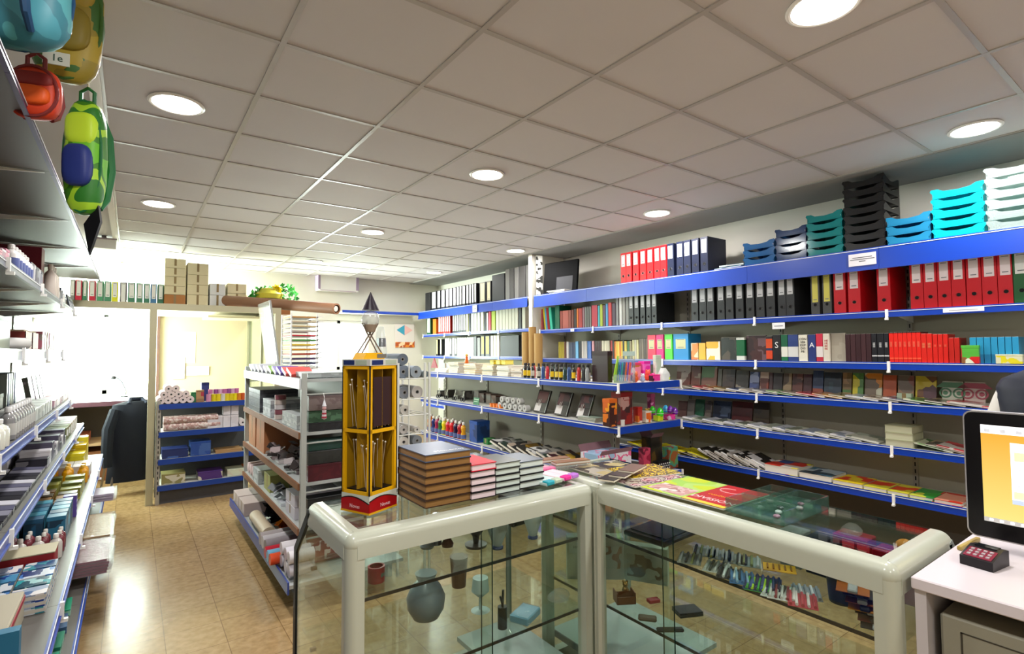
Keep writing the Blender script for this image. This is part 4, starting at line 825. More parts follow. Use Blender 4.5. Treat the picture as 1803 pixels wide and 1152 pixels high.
for i in range(8):
    y = y0+(y1-y0)*(i+.5)/8; 
    place(flatbook(pal[i % 4], .22, .27, .026, i, kind='noise', sc=7), 'softcover_book', (2.91, y, Zg3+.002+.11*math.sin(R(15))), RZ, 'thick softcover book, %s of eight overlapping on the third island shelf' % nth(i, 8), 'book', 'overlapping softcover books', ry=R(15))
def giftbox(px, w, d, h, cols, label, seed, Y=2.71, z=Zg3, flap=True, dots=False, sc=12):
    x = ex(px, 800, Y); Y = Y+.02; p = [('body', G().box(-w/2, 0, 0, w/2, d, h).mesh('body', printed(cols, sc, seed, .35, 'noise')))]
    if flap:
        p.append(('front_flap', G().prism([(0, h), (.003, h), (-.02, h+.035), (-.023, h+.035)], -w/2, w/2, 0, 'x').mesh('front_flap', M('#8a6a78', .6))))
        p.append(('rear_flap', G().prism([(d-.003, h), (d, h), (d+.03, h+.05), (d+.027, h+.05)], -w/2, w/2, 0, 'x').mesh('rear_flap', M('#7a5a60', .6))))
    if dots:
        g = G()
        for a in range(6):
            for b in range(4): g.lathe([(.006, -.0015), (.0001, -.0018)], 8, (-w*.42+a*w*.17+(b % 2)*.01, 0, h*.15+b*h*.2), 'y', cap=False)
        p.append(('white_dots', g.mesh('white_dots', M('#e8e8e8', .5))))
    return place(p, 'gift_box', (x, Y, z+.005), 0, label, 'gift box')
giftbox(1088, .33, .2, .2, ('#8fb0cc', '#8fb0cc', '#9ab8d4', '#d8608c', '#d8d8e0'), 'light blue gift box with pink flowers and open flaps', 3)
giftbox(1143, .08, .05, .2, ('#8a1c38', '#b83c58', '#6a1830'), 'narrow crimson gift box between the blue and dotted ones', 5, 2.7, flap=False)
giftbox(1160, .14, .1, .24, ('#2c2820', '#3a3020', '#5a4420'), 'dark brown open gift box behind the dotted one', 7, 2.84)
giftbox(1172, .14, .05, .09, ('#0e0e10', '#0e0e10'), 'black gift box with white polka dots', 8, 2.67, flap=False, dots=True)
giftbox(1189, .12, .06, .17, ('#8a5020', '#5a8a50', '#3a8070', '#7a3c1c'), 'brown gift box with a green landscape picture', 9, 2.72, flap=False)
# ------------------------------------------------------------------ glass counters
FRAME = M('#b4b8a8', .25, 0, .5, .2); GASK = M('#101214', .5); GEDGE = M('#12302a', .1)
TG = glassy('counter_glass', (.91, .95, .925), .0, 1.5); 
def rail(g, p, q, r=.03):
    g.tube([p, q], r, 12)
def counter(name, loc, rz, W, label, board, mids=(), dark=(0,)):
    root = tag(link(name, None, None, loc, (0, 0, rz)), label, 'display counter')
    def p(n, g, m, **k): return link(n, g.mesh(n, m, **k), root)
    H, D0, D1, r = .95, .43, .62, .028
    R_ = .032; arc = [(R_-R_*math.cos(a), H-R_+R_*math.sin(a)) for a in [PI/2*k/8 for k in range(9)]]
    prof = [(0, H-.075)]+arc+[(.052, H), (.052, H-.03), (.04, H-.075)]
    p('top_rail', G().prism([(a, b) for a, b in prof], R_, W-R_, 0, 'x'), FRAME)
    p('top_rail', G().prism([(a, b-.0008) for a, b in prof][::-1], R_, D0, 0, 'y'), FRAME)
    p('top_rail', G().prism([(W-a, b-.0008) for a, b in prof], R_, D0, 0, 'y'), FRAME)
    for x, sx in ((0, 1), (W, -1)):
        pts = [(x+sx*(R_-(R_-.0015)*math.cos(a)), R_-(R_-.0015)*math.sin(a)) for a in [PI/2*k/8 for k in range(9)]]
        p('post', G().prism((pts+[(x+sx*.055, .0015), (x+sx*.055, .05), (x+sx*.0015, .05)])[::sx], .06, H-R_), FRAME)
        p('corner_cap', G().ball((x+sx*R_, R_, H-R_), R_*1.0, R_*1.0, R_*1.0, 20, 12), FRAME)
    for mx_ in mids: p('post', G().rbox(mx_-.028, -.003, .06, mx_+.028, .045, H-.004, .01).rbox(mx_-.004, -.006, .06, mx_+.004, 0, H-.03, .001), FRAME)
    for x in (0, W-.012):
        g = G().prism([(D0-.03, H-.03), (D0, H-.02), (D1, .74), (D1, .1), (D1-.03, .1), (D1-.03, .73)], x, x+.012, 0, 'x'); p('end_trim', g, GASK if (x == 0 and dark) else M('#8a948c', .35))
        g = G().prism([(.045, .1), (D1-.03, .1), (D1-.03, .73), (D0-.03, H-.06), (.045, H-.06)], x+.004, x+.009, 0, 'x'); p('end_pane', g, TG)
    p('base_frame', G().box(0, 0, 0, W, .04, .1).box(0, D1-.04, 0, W, D1, .1).box(0, .04, 0, .04, D1-.04, .1).box(W-.04, .04, 0, W, D1-.04, .1), M('#b2b6aa', .35))
    p('floor_board', G().box(board[0], .06, .18, board[1], D1-.05, .2), M('#a4b0ac', .35))
    p('board_edge', G().box(board[0], .054, .176, board[1], .06, .204), GASK)
    p('top_pane', G().box(.045, .045, H-.012, W-.045, D0, H-.004), TG)
    p('top_pane_edge', G().box(.045, D0, H-.013, W-.045, D0+.002, H-.003), GEDGE)
    p('slanted_pane', G().prism([(D0, H-.015), (D0+.005, H-.012), (D1, .74), (D1-.005, .735)], .012, W-.012, 0, 'x'), TG)
    p('front_pane', G().box(.012, D1-.005, .1, W-.012, D1, .735), TG)
    for k, (a, b, yy) in enumerate([(.045, W*.52, .02), (W*.48, W-.045, .03)]):
        p('sliding_pane', G().box(a, yy, .1, b, yy+.005, H-.06), TG); p('pane_edge', G().box(b-.0015 if k == 0 else a, yy, .1, b if k == 0 else a+.0015, yy+.0052, H-.06), GEDGE)
    for z in (.735, .45):
        p('glass_shelf', G().box(.02, .05, z-.008, W-.02, D1-.06 if z < .7 else D0+.05, z), TG)
        p('shelf_edge', G().box(.02, .046, z-.009, W-.02, .05, z+.001), GASK)
        for yy in (.06, D0-.02): p('shelf_peg', G().box(.01, yy, z-.02, .03, yy+.012, z-.009), GASK)
    return root
c1 = counter('glass_counter', (.53, 1.575, 0), 0, 1.02, 'white-framed glass display counter carrying the yellow tower and book stacks', (.7, 1.0))
c2 = counter('glass_counter', (1.565, 1.97, 0), RZ, 1.44, 'white-framed glass display counter carrying magazines, beside the monitor desk', (.02, .55), (.375,), ())
TZ = .951
# yellow needle tower
def tower():
    A, B, Cc = onz(601, 904, TZ), onz(650, 908, TZ), onz(699, 897, TZ)
    ang = R(24)
    root = tag(link('needle_display_tower', None, None, (B.x, B.y, TZ), (0, 0, ang)), 'tall yellow display tower of knitting needles on a red base', 'display stand')
    s = .132
    YL = M('#e0a80c', .35); RD = M('#a80c14', .3); MU = M('#96700c', .5)
    H = .5
    def p(n, g, m, par=None): return link(n, g.mesh(n, m), par or root)
    def face_pts(f, k):   # red band with two arches; local face coords u along side, z up
        pts = [(0, 0), (s, 0)]
        for i in range(9): u = 1-i/8; pts.append((u*s, .035+.018*math.sin(PI*(.15+.85*u)) if k == 0 else .035+.018*math.sin(PI*(.15+.85*(1-u)))))
        return pts
    p('base_block', G().box(0, 0, 0, s, s, .062), M('#c8ccc0', .4))
    g = G(); g.prism([(u, z) for u, z in face_pts(0, 0)], -.0015, 0, 0, 'y'); g.prism([(u, z) for u, z in face_pts(0, 1)], -.0015, 0, 0, 'x')
    p('red_band', g, RD)
    g = G(); 
    pts = [(u, z) for u, z in face_pts(0, 0)][2:]; g.tube([(u, -.0012, z) for u, z in pts], .0018, 4); pts = face_pts(0, 1)[2:]; g.tube([(-.0012, u, z) for u, z in pts], .0018, 4)
    p('black_outline', g, BLK)
    link('lettering', text_mesh('Novus', .018, M('#e8b8bc', .5)), root, (s*.55, -.003, .022), (R(90), 0, 0))
    link('lettering', text_mesh('Novus', .018, M('#e8b8bc', .5)), root, (-.003, s*.5, .022), (R(90), 0, R(-90)))
    p('yellow_foot', G().box(-.002, -.002, -.0005, s+.002, s+.002, .006), YL)
    t = .012
    for x, y in ((0, 0), (s-t, 0), (0, s-t), (s-t, s-t)): p('corner_post', G().box(x, y, .062, x+t, y+t, H), YL)
    for x0, y0, x1, y1 in ((-.0008, -.0008, .003, .003), (s-.003, -.0008, s+.0008, .003), (-.0008, s-.003, .003, s+.0008)): p('black_edge', G().box(x0, y0, .062, x1, y1, H), BLK)
    for z in (.062, .27, H-.012):
        for x0, y0, x1, y1 in ((0, 0, s, .004), (0, 0, .004, s), (s-.004, 0, s, s), (0, s-.004, s, s)): p('cross_bar', G().box(x0, y0, z, x1, y1, z+.012), YL)
    p('inner_wall', G().box(t, .07, .07, s-.002, .073, H-.01).box(.07, t, .07, .073, s-.002, H-.01).box(t, s-.006, .07, s-t, s-.004, H-.002).box(s-.006, t, .07, s-.004, s-t, H-.002), MU)
    p('tray', G().box(t, t, .068, s-t, s-t, .075).box(t, t, .276, s-t, s-t, .283), BLK)
    p('dark_card', G().box(s*.22, .012, .29, s-t-.002, .014, .46), M('#30191c', .5))
    p('cap', G().box(-.002, -.002, H, s+.002, s+.002, H+.022).box(s*.05, -.003, H+.003, s*.45, -.002, H+.019, 1).box(s*.55, -.003, H+.003, s*.95, -.002, H+.019, 2).box(-.003, s*.1, H+.003, -.002, s*.5, H+.019, 2).box(-.003, s*.55, H+.003, -.002, s*.95, H+.019, 1), [M('#c8c8c0', .4), M('#1c2c60', .4), M('#a8b4a0', .4)])
    r2 = random.Random(3)
    for fi in range(2):
        for lv in range(2):
            for k in range(6):
                a = .02+k*(s-.04)/5; b = a+r2.uniform(-.02, .02); b = min(max(b, .016), s-.016); z0 = .077+.208*lv; z1 = z0+.145+r2.uniform(-.01, .02)
                dd = .018+.02*r2.random()
                P0, P1 = ((a, dd+.01, z0), (b, dd, z1)) if fi == 0 else ((dd+.01, a, z0), (dd, b, z1))
                if fi == 0 and lv == 1 and a > s*.22: P0 = (P0[0], .02, z0); P1 = (P1[0], .02, z1)
                n = p('needle', G().tube([P0, P1], .0016, 5), M('#b8a890', .3, .5)); p('needle_head', G().ball(P1, .0035, n=8, k=5), M('#e0dcd4', .4), n)
    p('topper_block', G().prism([(0, 0), (.105, 0), (.09, .022), (.015, .022)], s*.3, s*.7, 0, 'y'), YL).location = (s*.05, 0, H+.022)
    p('silver_label', G().box(s*.55, s*.29, H+.026, s*.9, s*.3, H+.04), M('#8a8478', .3, .5))
    cx, cy = s*.5, s*.5
    for dx0, dx1 in ((-.05, .02), (-.034, .026), (.046, -.022), (.03, -.028)): p('crossed_needle', G().tube([(cx+dx0, cy-dx0*.45, H+.03), (cx+dx1, cy-dx1*.45, H+.15)], .0026, 6), M('#6a5a50', .4))
    p('small_basket', G().lathe([(.016, H+.118), (.024, H+.145), (.023, H+.145), (.015, H+.12)], 12, (cx, cy, 0), cap=False), M('#8a7a68', .6))
    p('globe', G().ball((cx, cy, H+.165), .032, .032, .03, 20, 12), glassy('globe_glass', (.9, .92, .92), .05, 1.5, .3, '#f0f0ee'))
    p('black_cone', G().lathe([(.031, H+.196), (.0008, H+.262)], 24, (cx, cy, 0)), M('#241c28', .35))
tower()
# book stacks on the counter
def stack(p_l, p_r, D, n, t, col, pcol, label, name='hardback_book', top=None, ttl=None, yoff=.0, rz=0):
    """p_l, p_r: pixels of the front lower corners on the counter"""
    a, b = onz(*p_l, TZ), onz(*p_r, TZ); w = b.x-a.x; cx = (a.x+b.x)/2; y = min(a.y, b.y)+yoff
    for i in range(n):
        c_ = top if (top and i == n-1) else col
        o = place(flatbook(c_, round(w*.97, 4), D, t, 0, pcol), name, (cx+.0012*((i*5) % 3-1), y+.002*((i*3) % 2), TZ+i*t*1.01), rz, '%s, %s of the stack of %d' % (label, lvl(i, n), n), 'book', label+' stack')
        if ttl and i == n-1: link('cover_title', text_mesh(ttl, .028, M('#e8e8ea', .3)), o, (w*.12, .04, t+.0004))
stack((748, 897), (828, 879), .235, 7, .0262, '#3c2618', '#8a6434', 'large brown-edged album', 'photo_album', '#4c5870', 'Momentos', rz=0)
stack((830, 882), (872, 872), .17, 5, .0255, '#1c181c', '#e0ccd0', 'hardback with pinkish page edges', top='#c81c34')
stack((873, 872), (914, 862), .17, 5, .0232, '#1a1c1e', '#c8d4cc', 'hardback with grey-green page edges, left of two', top='#4a4c48')
stack((915, 862), (955, 852), .17, 4, .026, '#16181c', '#ccd6d0', 'hardback with pale page edges, right of two', top='#4a5460')
# marker packs
PK = [('#2aa0b0', 'turquoise'), ('#b8c8b0', 'pale green'), ('#e0288c', 'hot pink'), ('#b070c8', 'lilac')]
for i, (px, py) in enumerate([(970, 856), (984, 852), (1000, 847), (1013, 843)]):
    q = onz(px, py, TZ); c, n = PK[i]
    place([('tray', G().rbox(-.024, 0, 0, .024, .15, .014, .003).mesh('tray', M('#e8c8d0' if i > 1 else '#c8e0dc', .3))), ('cap_block', G().rbox(-.022, -.004, .002, .022, .03, .02, .004).mesh('cap_block', M(c, .25)))], 'highlighter_pack', (q.x, q.y, TZ), R(8), 'flat highlighter pack with %s end, %s of four on the counter' % (n, nth(i, 4)), 'highlighter pack')
for i in range(3): place([('tray', G().rbox(-.02, 0, 0, .02, .14, .014, .003).mesh('tray', M('#e8b0c0', .3))), ('cap_block', G().rbox(-.018, -.004, .002, .018, .03, .018, .003).mesh('cap_block', M('#d86a98', .3)))], 'highlighter_pack', (onz(975+i*14, 838, TZ).x, 1.86, TZ), R(8), 'pink highlighter pack of the rear row, %s of three' % nth(i, 3), 'highlighter pack')
for i, (px, py) in enumerate([(975, 822), (1010, 826)]):
    q = onz(px, py, TZ); place(G().rbox(-.1, 0, 0, .1, .06, .02, .004).mesh('packet', [WRAP]), 'wrapped_packet', (q.x, min(1.93, q.y), TZ), R(-12), 'plastic-wrapped packet at the counter back, %s of two' % ['left', 'right'][i], 'packet')
    place(magazine(('#8a6448', '#a07858', '#8a6448'), .18, .05, .015, i), 'brown_card_pack', (q.x, min(1.935, q.y), TZ+.0205), R(-12), 'brown card pack on the %s wrapped packet' % ['left', 'right'][i], 'card pack')
# bead jars behind the stacks (standing on the counter's far edge)
def beadjar(px, cols, label, h=.1, w=.062, Y=1.94):
    q = ony(px, 800, Y); root = place([('case', G().rbox(-w/2, -w/2, 0, w/2, w/2, h, .004).mesh('case', [CLEAR])), ('lid', G().rbox(-w/2-.001, -w/2-.001, h, w/2+.001, w/2+.001, h+.008, .002).mesh('lid', CLEAR))], 'bead_box', (q.x, Y, TZ), 0, label, 'bead box')
    g = G(); r3 = random.Random(int(px))
    for a in range(6):
        for b in range(2):
            for c in range(10): g.ball((-w*.38+a*w*.152, -w*.36 if b == 0 else -w*.18, .006+c*h*.096), .0042, n=6, k=4, mi=r3.randrange(len(cols)))
    o = link('bead_filling', g.mesh('bead_filling', [M(c, .25) for c in cols]), root); o['kind'] = 'stuff'
beadjar(798, ['#b83028', '#1c4a48', '#c85838', '#802020', '#2c3c58'], 'clear box of red and green beads behind the brown albums')
beadjar(833, ['#e8e8e8', '#2c5a98', '#30343c', '#c06838', '#d8d8dc'], 'clear box of white and blue beads behind the book stacks')
# magazines on the second counter
def magon(cx, cy, w, d, cols, label, rz, z=TZ, kind='blocks', sc=14, sd=0, t=.006, name='magazine'):
    return place([('pages', G().box(-w/2, -d/2, 0, w/2, d/2, t*.8).mesh('pages', M('#d8d4c4', .6))), ('cover', G().box(-w/2, -d/2, t*.8, w/2, d/2, t).mesh('cover', printed(cols, sc, sd, .22, kind)))], name, (cx, cy, z), rz, label, 'magazine')
magon(1.80, 1.745, .28, .21, ('#6a6450', '#b0a070', '#3a3430', '#a8a090'), 'olive and grey magazine at the far end of the counter', R(-4), sd=1)
magon(1.79, 1.53, .29, .21, ('#b88a8c', '#7a3040', '#c8b0b0', '#60484c', '#a8a090'), 'pink and grey magazine nearest the frame corner', R(-5), sd=2, kind='noise', sc=24)
o = magon(1.86, 1.585, .26, .2, ('#302018', '#c8a81c', '#5a4418', '#d8b82c'), 'black and gold patterned magazine lying across the pink one', R(-14), z=TZ+.0065, sd=4, kind='noise', sc=40)
for i, (px, py) in enumerate([(1080, 839), (1098, 836), (1114, 831)]):
    q = onz(px, py, TZ+.02); place([('pages', G().box(-.075, -.035, 0, .075, .035, .006).mesh('pages', M('#e0d8c4', .6))), ('cover', G().box(-.075, -.035, .006, .075, .035, .008).mesh('cover', M(['#2a2420', '#3c2c28', '#6a5040'][i], .3)))], 'small_booklet', (q.x, q.y, TZ+.014+.0085*i), R(20), 'cream-edged small booklet, %s of three fanned on the magazines' % lvl(i, 3), 'booklet', 'fanned booklets')
m1 = magon(1.80, 1.325, .3, .19, ('#b8c81c', '#98c040', '#a8c860', '#b8c81c'), 'lime green and pink magazine in the middle of the counter', R(-1), sd=6, kind='noise', sc=5)
link('cover_photo', G().box(-.13, -.085, .0062, -.02, .08, .0066).mesh('cover_photo', printed(('#b88880', '#c8a8a0', '#a07068', '#d8c8c0'), 18, 3, .25, 'noise')), m1)
m2 = magon(1.80, 1.145, .3, .17, ('#b01c1c', '#b01c1c'), 'red magazine with yellow base strip and white lettering', R(0), sd=7)
link('yellow_strip', G().box(-.15, -.085, .0062, -.125, .085, .0066).mesh('yellow_strip', M('#d8b828', .3)), m2)
link('title', text_mesh('DIVISIÓN', .042, M('#e8c8c8', .3)), m2, (-.085, .0, .0066), (0, 0, R(-90)))
link('subtitle', text_mesh('cuadernos', .028, M('#e09030', .3)), m2, (-.02, .0, .0066), (0, 0, R(-90)))
link('swirl', G().tube([(.07+.03*math.cos(a*.5), .02+.045*math.sin(a*.5), .0068) for a in range(11)], .002, 5).mesh('swirl', M('#e0a0a0', .3)), m2)
# glass organiser box
root = tag(link('acrylic_box', None, None, (1.8, .952, TZ), (0, 0, R(0))), 'green-tinted clear divided tray box on the counter by the red magazine', 'tray')
AG = glassy('acrylic', (.82, .92, .88), .03, 1.6, .05, '#9ac0b4')
g = G()
for a, b, c_, d in ((-.15, -.1, .15, -.096), (-.15, .096, .15, .1), (-.15, -.1, -.146, .1), (.146, -.1, .15, .1), (-.05, -.1, -.047, .1), (.05, -.1, .053, .1), (-.15, 0, .15, .003)): g.box(a, b, 0, c_, d, .045)
g.box(-.15, -.1, 0, .15, .1, .003); link('tray', g.mesh('tray', AG), root)
for i in range(5):
    link('charm', G().ball((-.1+.05*i, -.05+.02*(i % 3), .01), .012, .012, .007, 8, 5).mesh('charm', M(['#a87088', '#c8c8c8', '#2c2c30', '#d0b0b8', '#6a3c50'][i], .3)), root)
# goods inside the counters
SZ, LZ_ = .736, .451
def vase(px, py, z, h, prof, col, label, name='vase', base=None, cat='vase', n=18):
    q = onz(px, py, z); p = [('body', G().lathe([(r*h, t*h) for r, t in prof], n).mesh('body', M(col, .35, 0, .5, .2)))]
    if base: p.append(('foot', G().lathe([(base[0], 0), (base[0]*1.05, .006), (base[0]*.9, .012)], n).mesh('foot', M(base[1], .4))))
    place(p, name, (q.x, q.y, z), 0, label, cat)
VP = [(.16, 0), (.12, .08), (.2, .3), (.32, .65), (.3, .8), (.2, .88), (.24, 1)]
vase(876, 966, SZ, .135, VP, '#98a4a4', 'pale grey vase with blue foot on the upper counter shelf', base=(.022, '#3c4a70'))
vase(938, 948, SZ, .12, VP, '#a8b4b0', 'white vase with blue birds, right of the grey vase', base=(.02, '#3a4a78'))
vase(788, 962, SZ, .11, [(.2, 0), (.22, .1), (.1, .3), (.25, .6), (.18, .9), (.1, 1)], '#5a3c34', 'brown figure-shaped vase beside the blue ones')
vase(768, 958, SZ, .12, [(.2, 0), (.15, .2), (.28, .5), (.2, .8), (.12, 1)], '#48586c', 'slate blue vase on the upper counter shelf')
vase(752, 965, SZ, .1, [(.24, 0), (.3, .1), (.14, .3), (.3, .7), (.34, 1)], '#7c8890', 'grey-blue goblet, leftmost of the vases')
vase(838, 962, SZ, .1, [(.42, 0), (.44, .1), (.1, .12), (.14, .4), (.3, .6), (.12, 1)], '#342824', 'dark bonsai figure on an oval base', 'figurine', cat='figurine')
vase(750, 1086, LZ_, .17, [(.3, 0), (.42, .2), (.45, .45), (.34, .7), (.2, .85), (.26, 1)], '#6c7880', 'large slate-grey jug on the lower counter shelf', 'jug', cat='jug')
vase(808, 1032, LZ_, .13, [(.24, 0), (.26, .3), (.3, .9), (.32, 1)], '#6a4c38', 'brown pot behind the grey jug', 'pot', cat='pot')
vase(846, 1075, LZ_, .13, [(.3, 0), (.05, .04), (.05, .4), (.28, .6), (.24, 1)], '#a8b8b4', 'pale wine glass shaped cup, lower counter shelf', 'goblet', cat='cup')
q = onz(890, 1110, LZ_); place([('cup', G().lathe([(.018, 0), (.018, .08)], 14).mesh('cup', M('#101216', .4))), ('brushes', G().tube([(0, 0, .07), (.004, 0, .14)], .005, 6).tube([(.006, 0, .07), (-.01, 0, .12)], .004, 6).mesh('brushes', M('#1c1c20', .5)))], 'brush_pot', (q.x, q.y+.02, LZ_), 0, 'slim black brush pot on the lower counter shelf', 'pot')
q = onz(940, 1100, LZ_); place([('box', G().rbox(-.06, -.03, 0, .05, .05, .03, .004).mesh('box', M('#4a9ab8', .3))), ('wrapping', G().rbox(-.064, -.034, 0, .054, .054, .034, .008).mesh('wrapping', WRAP))], 'wrapped_gift', (q.x+.01, q.y+.05, LZ_), R(25), 'light blue box in shiny wrap on the lower counter shelf', 'box')
q = onz(985, 1055, LZ_); bagish(985, LZ_, min(2.05, q.y), .09, .06, .04, WRAP, 'crumpled clear plastic pack behind the blue wrapped box', 'plastic_pack', 'pack', lambda a, b, Y: ony(a, 1060, Y).x)
BEARP = [('body', G().ball((0, 0, .012), .01, .009, .013, 12, 8).ball((-.008, -.006, .004), .005, .007, .004, 8, 5).ball((.008, -.006, .004), .005, .007, .004, 8, 5).mesh('body', M('#b08848', .2, .9))), ('head', G().ball((0, -.001, .03), .008, n=12, k=8).ball((-.006, 0, .037), .003, n=8, k=5).ball((.006, 0, .037), .003, n=8, k=5).mesh('head', M('#b08848', .2, .9)))]
q = ony(990, 1012, 1.95); place(BEARP, 'bear_figurine', (q.x, 1.95, SZ), 0, 'tiny gold bear figurine on the upper counter shelf', 'figurine')
q = ony(1020, 1030, 1.9); place(BEARP, 'bear_figurine', (q.x-.02, 1.88, SZ), R(20), 'tiny gold bear figurine nearest the corner post', 'figurine')
place([('body', G().rbox(-.09, 0, 0, .05, .1, .1, .005).mesh('body', M('#241210', .4))), ('lid', G().rbox(-.092, -.002, .1, .052, .102, .125, .005).mesh('lid', M('#3a1c16', .35)))], 'dark_wooden_box', (onz(990, 950, SZ).x+.01, 1.88, SZ), R(6), 'dark brown wooden box at the right of the upper counter shelf', 'box')
place([('ring', G().lathe([(.022, 0), (.028, 0), (.028, .05), (.022, .05)], 18, cap=False).mesh('ring', M('#8a1c28', .35))), ('face', G().ball((0, -.024, .025), .014, .004, .014).mesh('face', M('#4a6a60', .3)))], 'wrist_watch', (onz(648, 1010, SZ).x, 1.72, SZ), R(40), 'red strap watch with green face on the upper counter shelf', 'watch')
# second counter
place([('tray', G().rbox(-.13, -.1, 0, .13, .1, .022, .006).mesh('tray', M('#14151a', .3))), ('panel', G().rbox(-.1, -.085, .022, .08, .085, .026, .002).mesh('panel', M('#1e2028', .2))), ('buttons', G().box(.1, -.04, .022, .108, -.03, .025).box(.1, -.02, .022, .108, -.01, .025).mesh('buttons', M('#8a98b8', .3)))], 'laptop_drive_case', (1.8, 1.44, SZ), R(4), 'flat black case on the upper shelf of the right counter', 'case')
b = place([('body', G().rbox(-.13, 0, 0, .13, .06, .19, .002).mesh('body', M('#b4b8ac', .6))), ('label', G().box(-.12, -.0012, .12, -.03, 0, .17).mesh('label', M('#c8ccc8', .5))), ('black_panel', G().box(-.03, -.0012, .12, .02, 0, .16).mesh('black_panel', M('#141618', .4))), ('picture', G().box(.03, -.0012, .05, .12, 0, .15).mesh('picture', printed(('#a8b0a4', '#8a6a50', '#a8b0a4'), 14, 3, .4, 'noise')))], 'scale_carton', (1.745, 1.775, LZ_), R(-38), 'white printed carton on the lower shelf of the right counter', 'box')
link('lettering', text_mesh('HOME', .018, M('#1c1c1c', .5)), b, (-.075, -.0014, .145), (R(90), 0, 0))
place([('body', G().rbox(-.1, 0, 0, .1, .05, .16, .002).mesh('body', M('#a8b0a0', .6))), ('print', G().box(-.08, -.0012, .02, .08, 0, .12).mesh('print', printed(('#98a090', '#6a5c44', '#a8b0a0'), 12, 5, .4, 'noise')))], 'printed_carton', (1.9, 1.62, LZ_), R(-60), 'second pale carton behind the wooden box', 'box')
q = onz(1100, 1065, LZ_)
g = G().box(-.04, -.03, 0, .04, .03, .004).box(-.04, -.03, 0, .04, -.026, .03).box(-.04, .026, 0, .04, .03, .03).box(-.04, -.03, 0, -.036, .03, .045).box(.036, -.03, 0, .04, .03, .045)
place([('box', g.mesh('box', M('#6a3c1c', .4)))], 'wooden_crate', (q.x+.02, q.y+.02, LZ_), R(-30), 'small open wooden crate on the lower shelf', 'crate')
place(BEARP, 'owl_figurine', (q.x+.07, q.y+.06, LZ_), R(-40), 'shiny metal figurine behind the wooden crate', 'figurine', s=1.5)
q = onz(1145, 1063, LZ_); place(G().rbox(-.025, -.015, 0, .025, .015, .014, .002).mesh('box', M('#a03038', .4)), 'jewel_box', (q.x+.02, q.y, LZ_), R(-20), 'small red box right of the wooden crate', 'box')
q = onz(1140, 1092, LZ_); place(G().rbox(-.035, -.018, 0, .035, .018, .014, .005).mesh('case', M('#5a4c38', .5)), 'glasses_case', (q.x, q.y, LZ_), R(-50), 'brown oblong case in front of the crate', 'case')
q = onz(1205, 1083, LZ_); place([('flap', G().rbox(-.05, -.035, .012, .05, .035, .018, .002).mesh('flap', M('#14161a', .4))), ('body', G().rbox(-.05, -.035, 0, .05, .035, .012, .002).mesh('body', M('#2a2c30', .4)))], 'wallet', (q.x+.02, q.y, LZ_), R(-25), 'dark leather wallet on the lower shelf of the right counter', 'wallet')
q = onz(1180, 1112, LZ_); place(G().rbox(-.05, -.012, 0, .05, .012, .012, .004).mesh('case', M('#24282c', .5)), 'spectacle_case', (q.x, q.y, LZ_), R(-35), 'black slim case nearest the counter edge', 'case')
# pen packs on the upper shelf
r4 = random.Random(11)
PCK = [(1262, 1000, ['#c8d0c8', '#3c4c44'], 'silver'), (1285, 1012, ['#2c3034', '#c8ccc8'], 'black and white'), (1270, 1038, ['#3c6a98', '#88a8c0'], 'light blue'), (1300, 1050, ['#3ca040', '#a8d030'], 'green'), (1325, 1035, ['#1c2c60', '#3a5090'], 'navy'), (1352, 1030, ['#1c2850', '#344878'], 'dark blue'), (1338, 1060, ['#c8ccc8', '#3a3e40'], 'white and black'), (1372, 1050, ['#c8c4c0', '#8a3c44'], 'white and red'), (1400, 1068, ['#a83c48', '#d0c8c4'], 'red'), (1420, 1045, ['#8a9094', '#c8ccd0'], 'grey')]
for i, (px, py, cs, nm) in enumerate(PCK):
    q = onz(px, py, SZ); x = min(max(q.x, 1.66), 1.94)
    root = place([('card', G().box(-.04, -.05, 0, .04, .05, .0015).mesh('card', M(cs[0], .4)))], 'pen_pack', (x, q.y, SZ+.0016*(i % 3)), R(-65+r4.uniform(-10, 10)), '%s pen pack, %s along the right counter shelf' % (nm, nth(i, 10)), 'pen pack')
    for k in range(5): link('pen', G().tube([(-.032+k*.016, -.045, .006), (-.032+k*.016, .045, .006)], .0045, 6).mesh('pen', M(cs[k % 2], .3)), root)
for i, (px, py) in enumerate([(1215, 985), (1240, 972), (1268, 978), (1295, 985), (1318, 990)]):
    q = onz(px, py, SZ); root = place([('card', G().box(-.04, -.05, 0, .04, .05, .0015).mesh('card', M('#8a9088', .4)))], 'pen_pack', (min(q.x, 1.93), q.y, SZ), R(-60), 'grey silver pen pack of the rear row, %s of five' % nth(i, 5), 'pen pack')
    for k in range(4): link('pen', G().tube([(-.03+k*.02, -.045, .006), (-.03+k*.02, .045, .006)], .005, 6).mesh('pen', M(['#c0c4c0', '#3a3e40', '#98a060', '#c8ccc8'][(k+i) % 4], .25, .4)), root)
q = onz(1388, 1015, SZ)
root = place([('card', G().box(-.05, -.035, 0, .05, .035, .002).mesh('card', M('#d09818', .4)))], 'fastener_card', (q.x, q.y+.03, SZ+.016), R(-60), 'yellow-orange card of small fasteners in the right counter', 'card')
for k in range(5): link('fastener', G().tube([(-.036+k*.018, -.02, .004), (-.036+k*.018, .02, .004)], .003, 6).mesh('fastener', M('#8a5c10', .3)), root)
q = onz(1485, 1095, LZ_+.0); place([('body', G().lathe([(.035, 0), (.048, .15), (.046, .15), (.034, .004)], 24).mesh('body', M('#30383c', .4))), ('rim', G().lathe([(.046, .148), (.05, .15), (.05, .158), (.046, .158)], 24, cap=False).mesh('rim', M('#20262a', .4)))], 'pen_cup', (1.76, .74, SZ), 0, 'dark tapered pencil cup inside the right counter', 'cup')
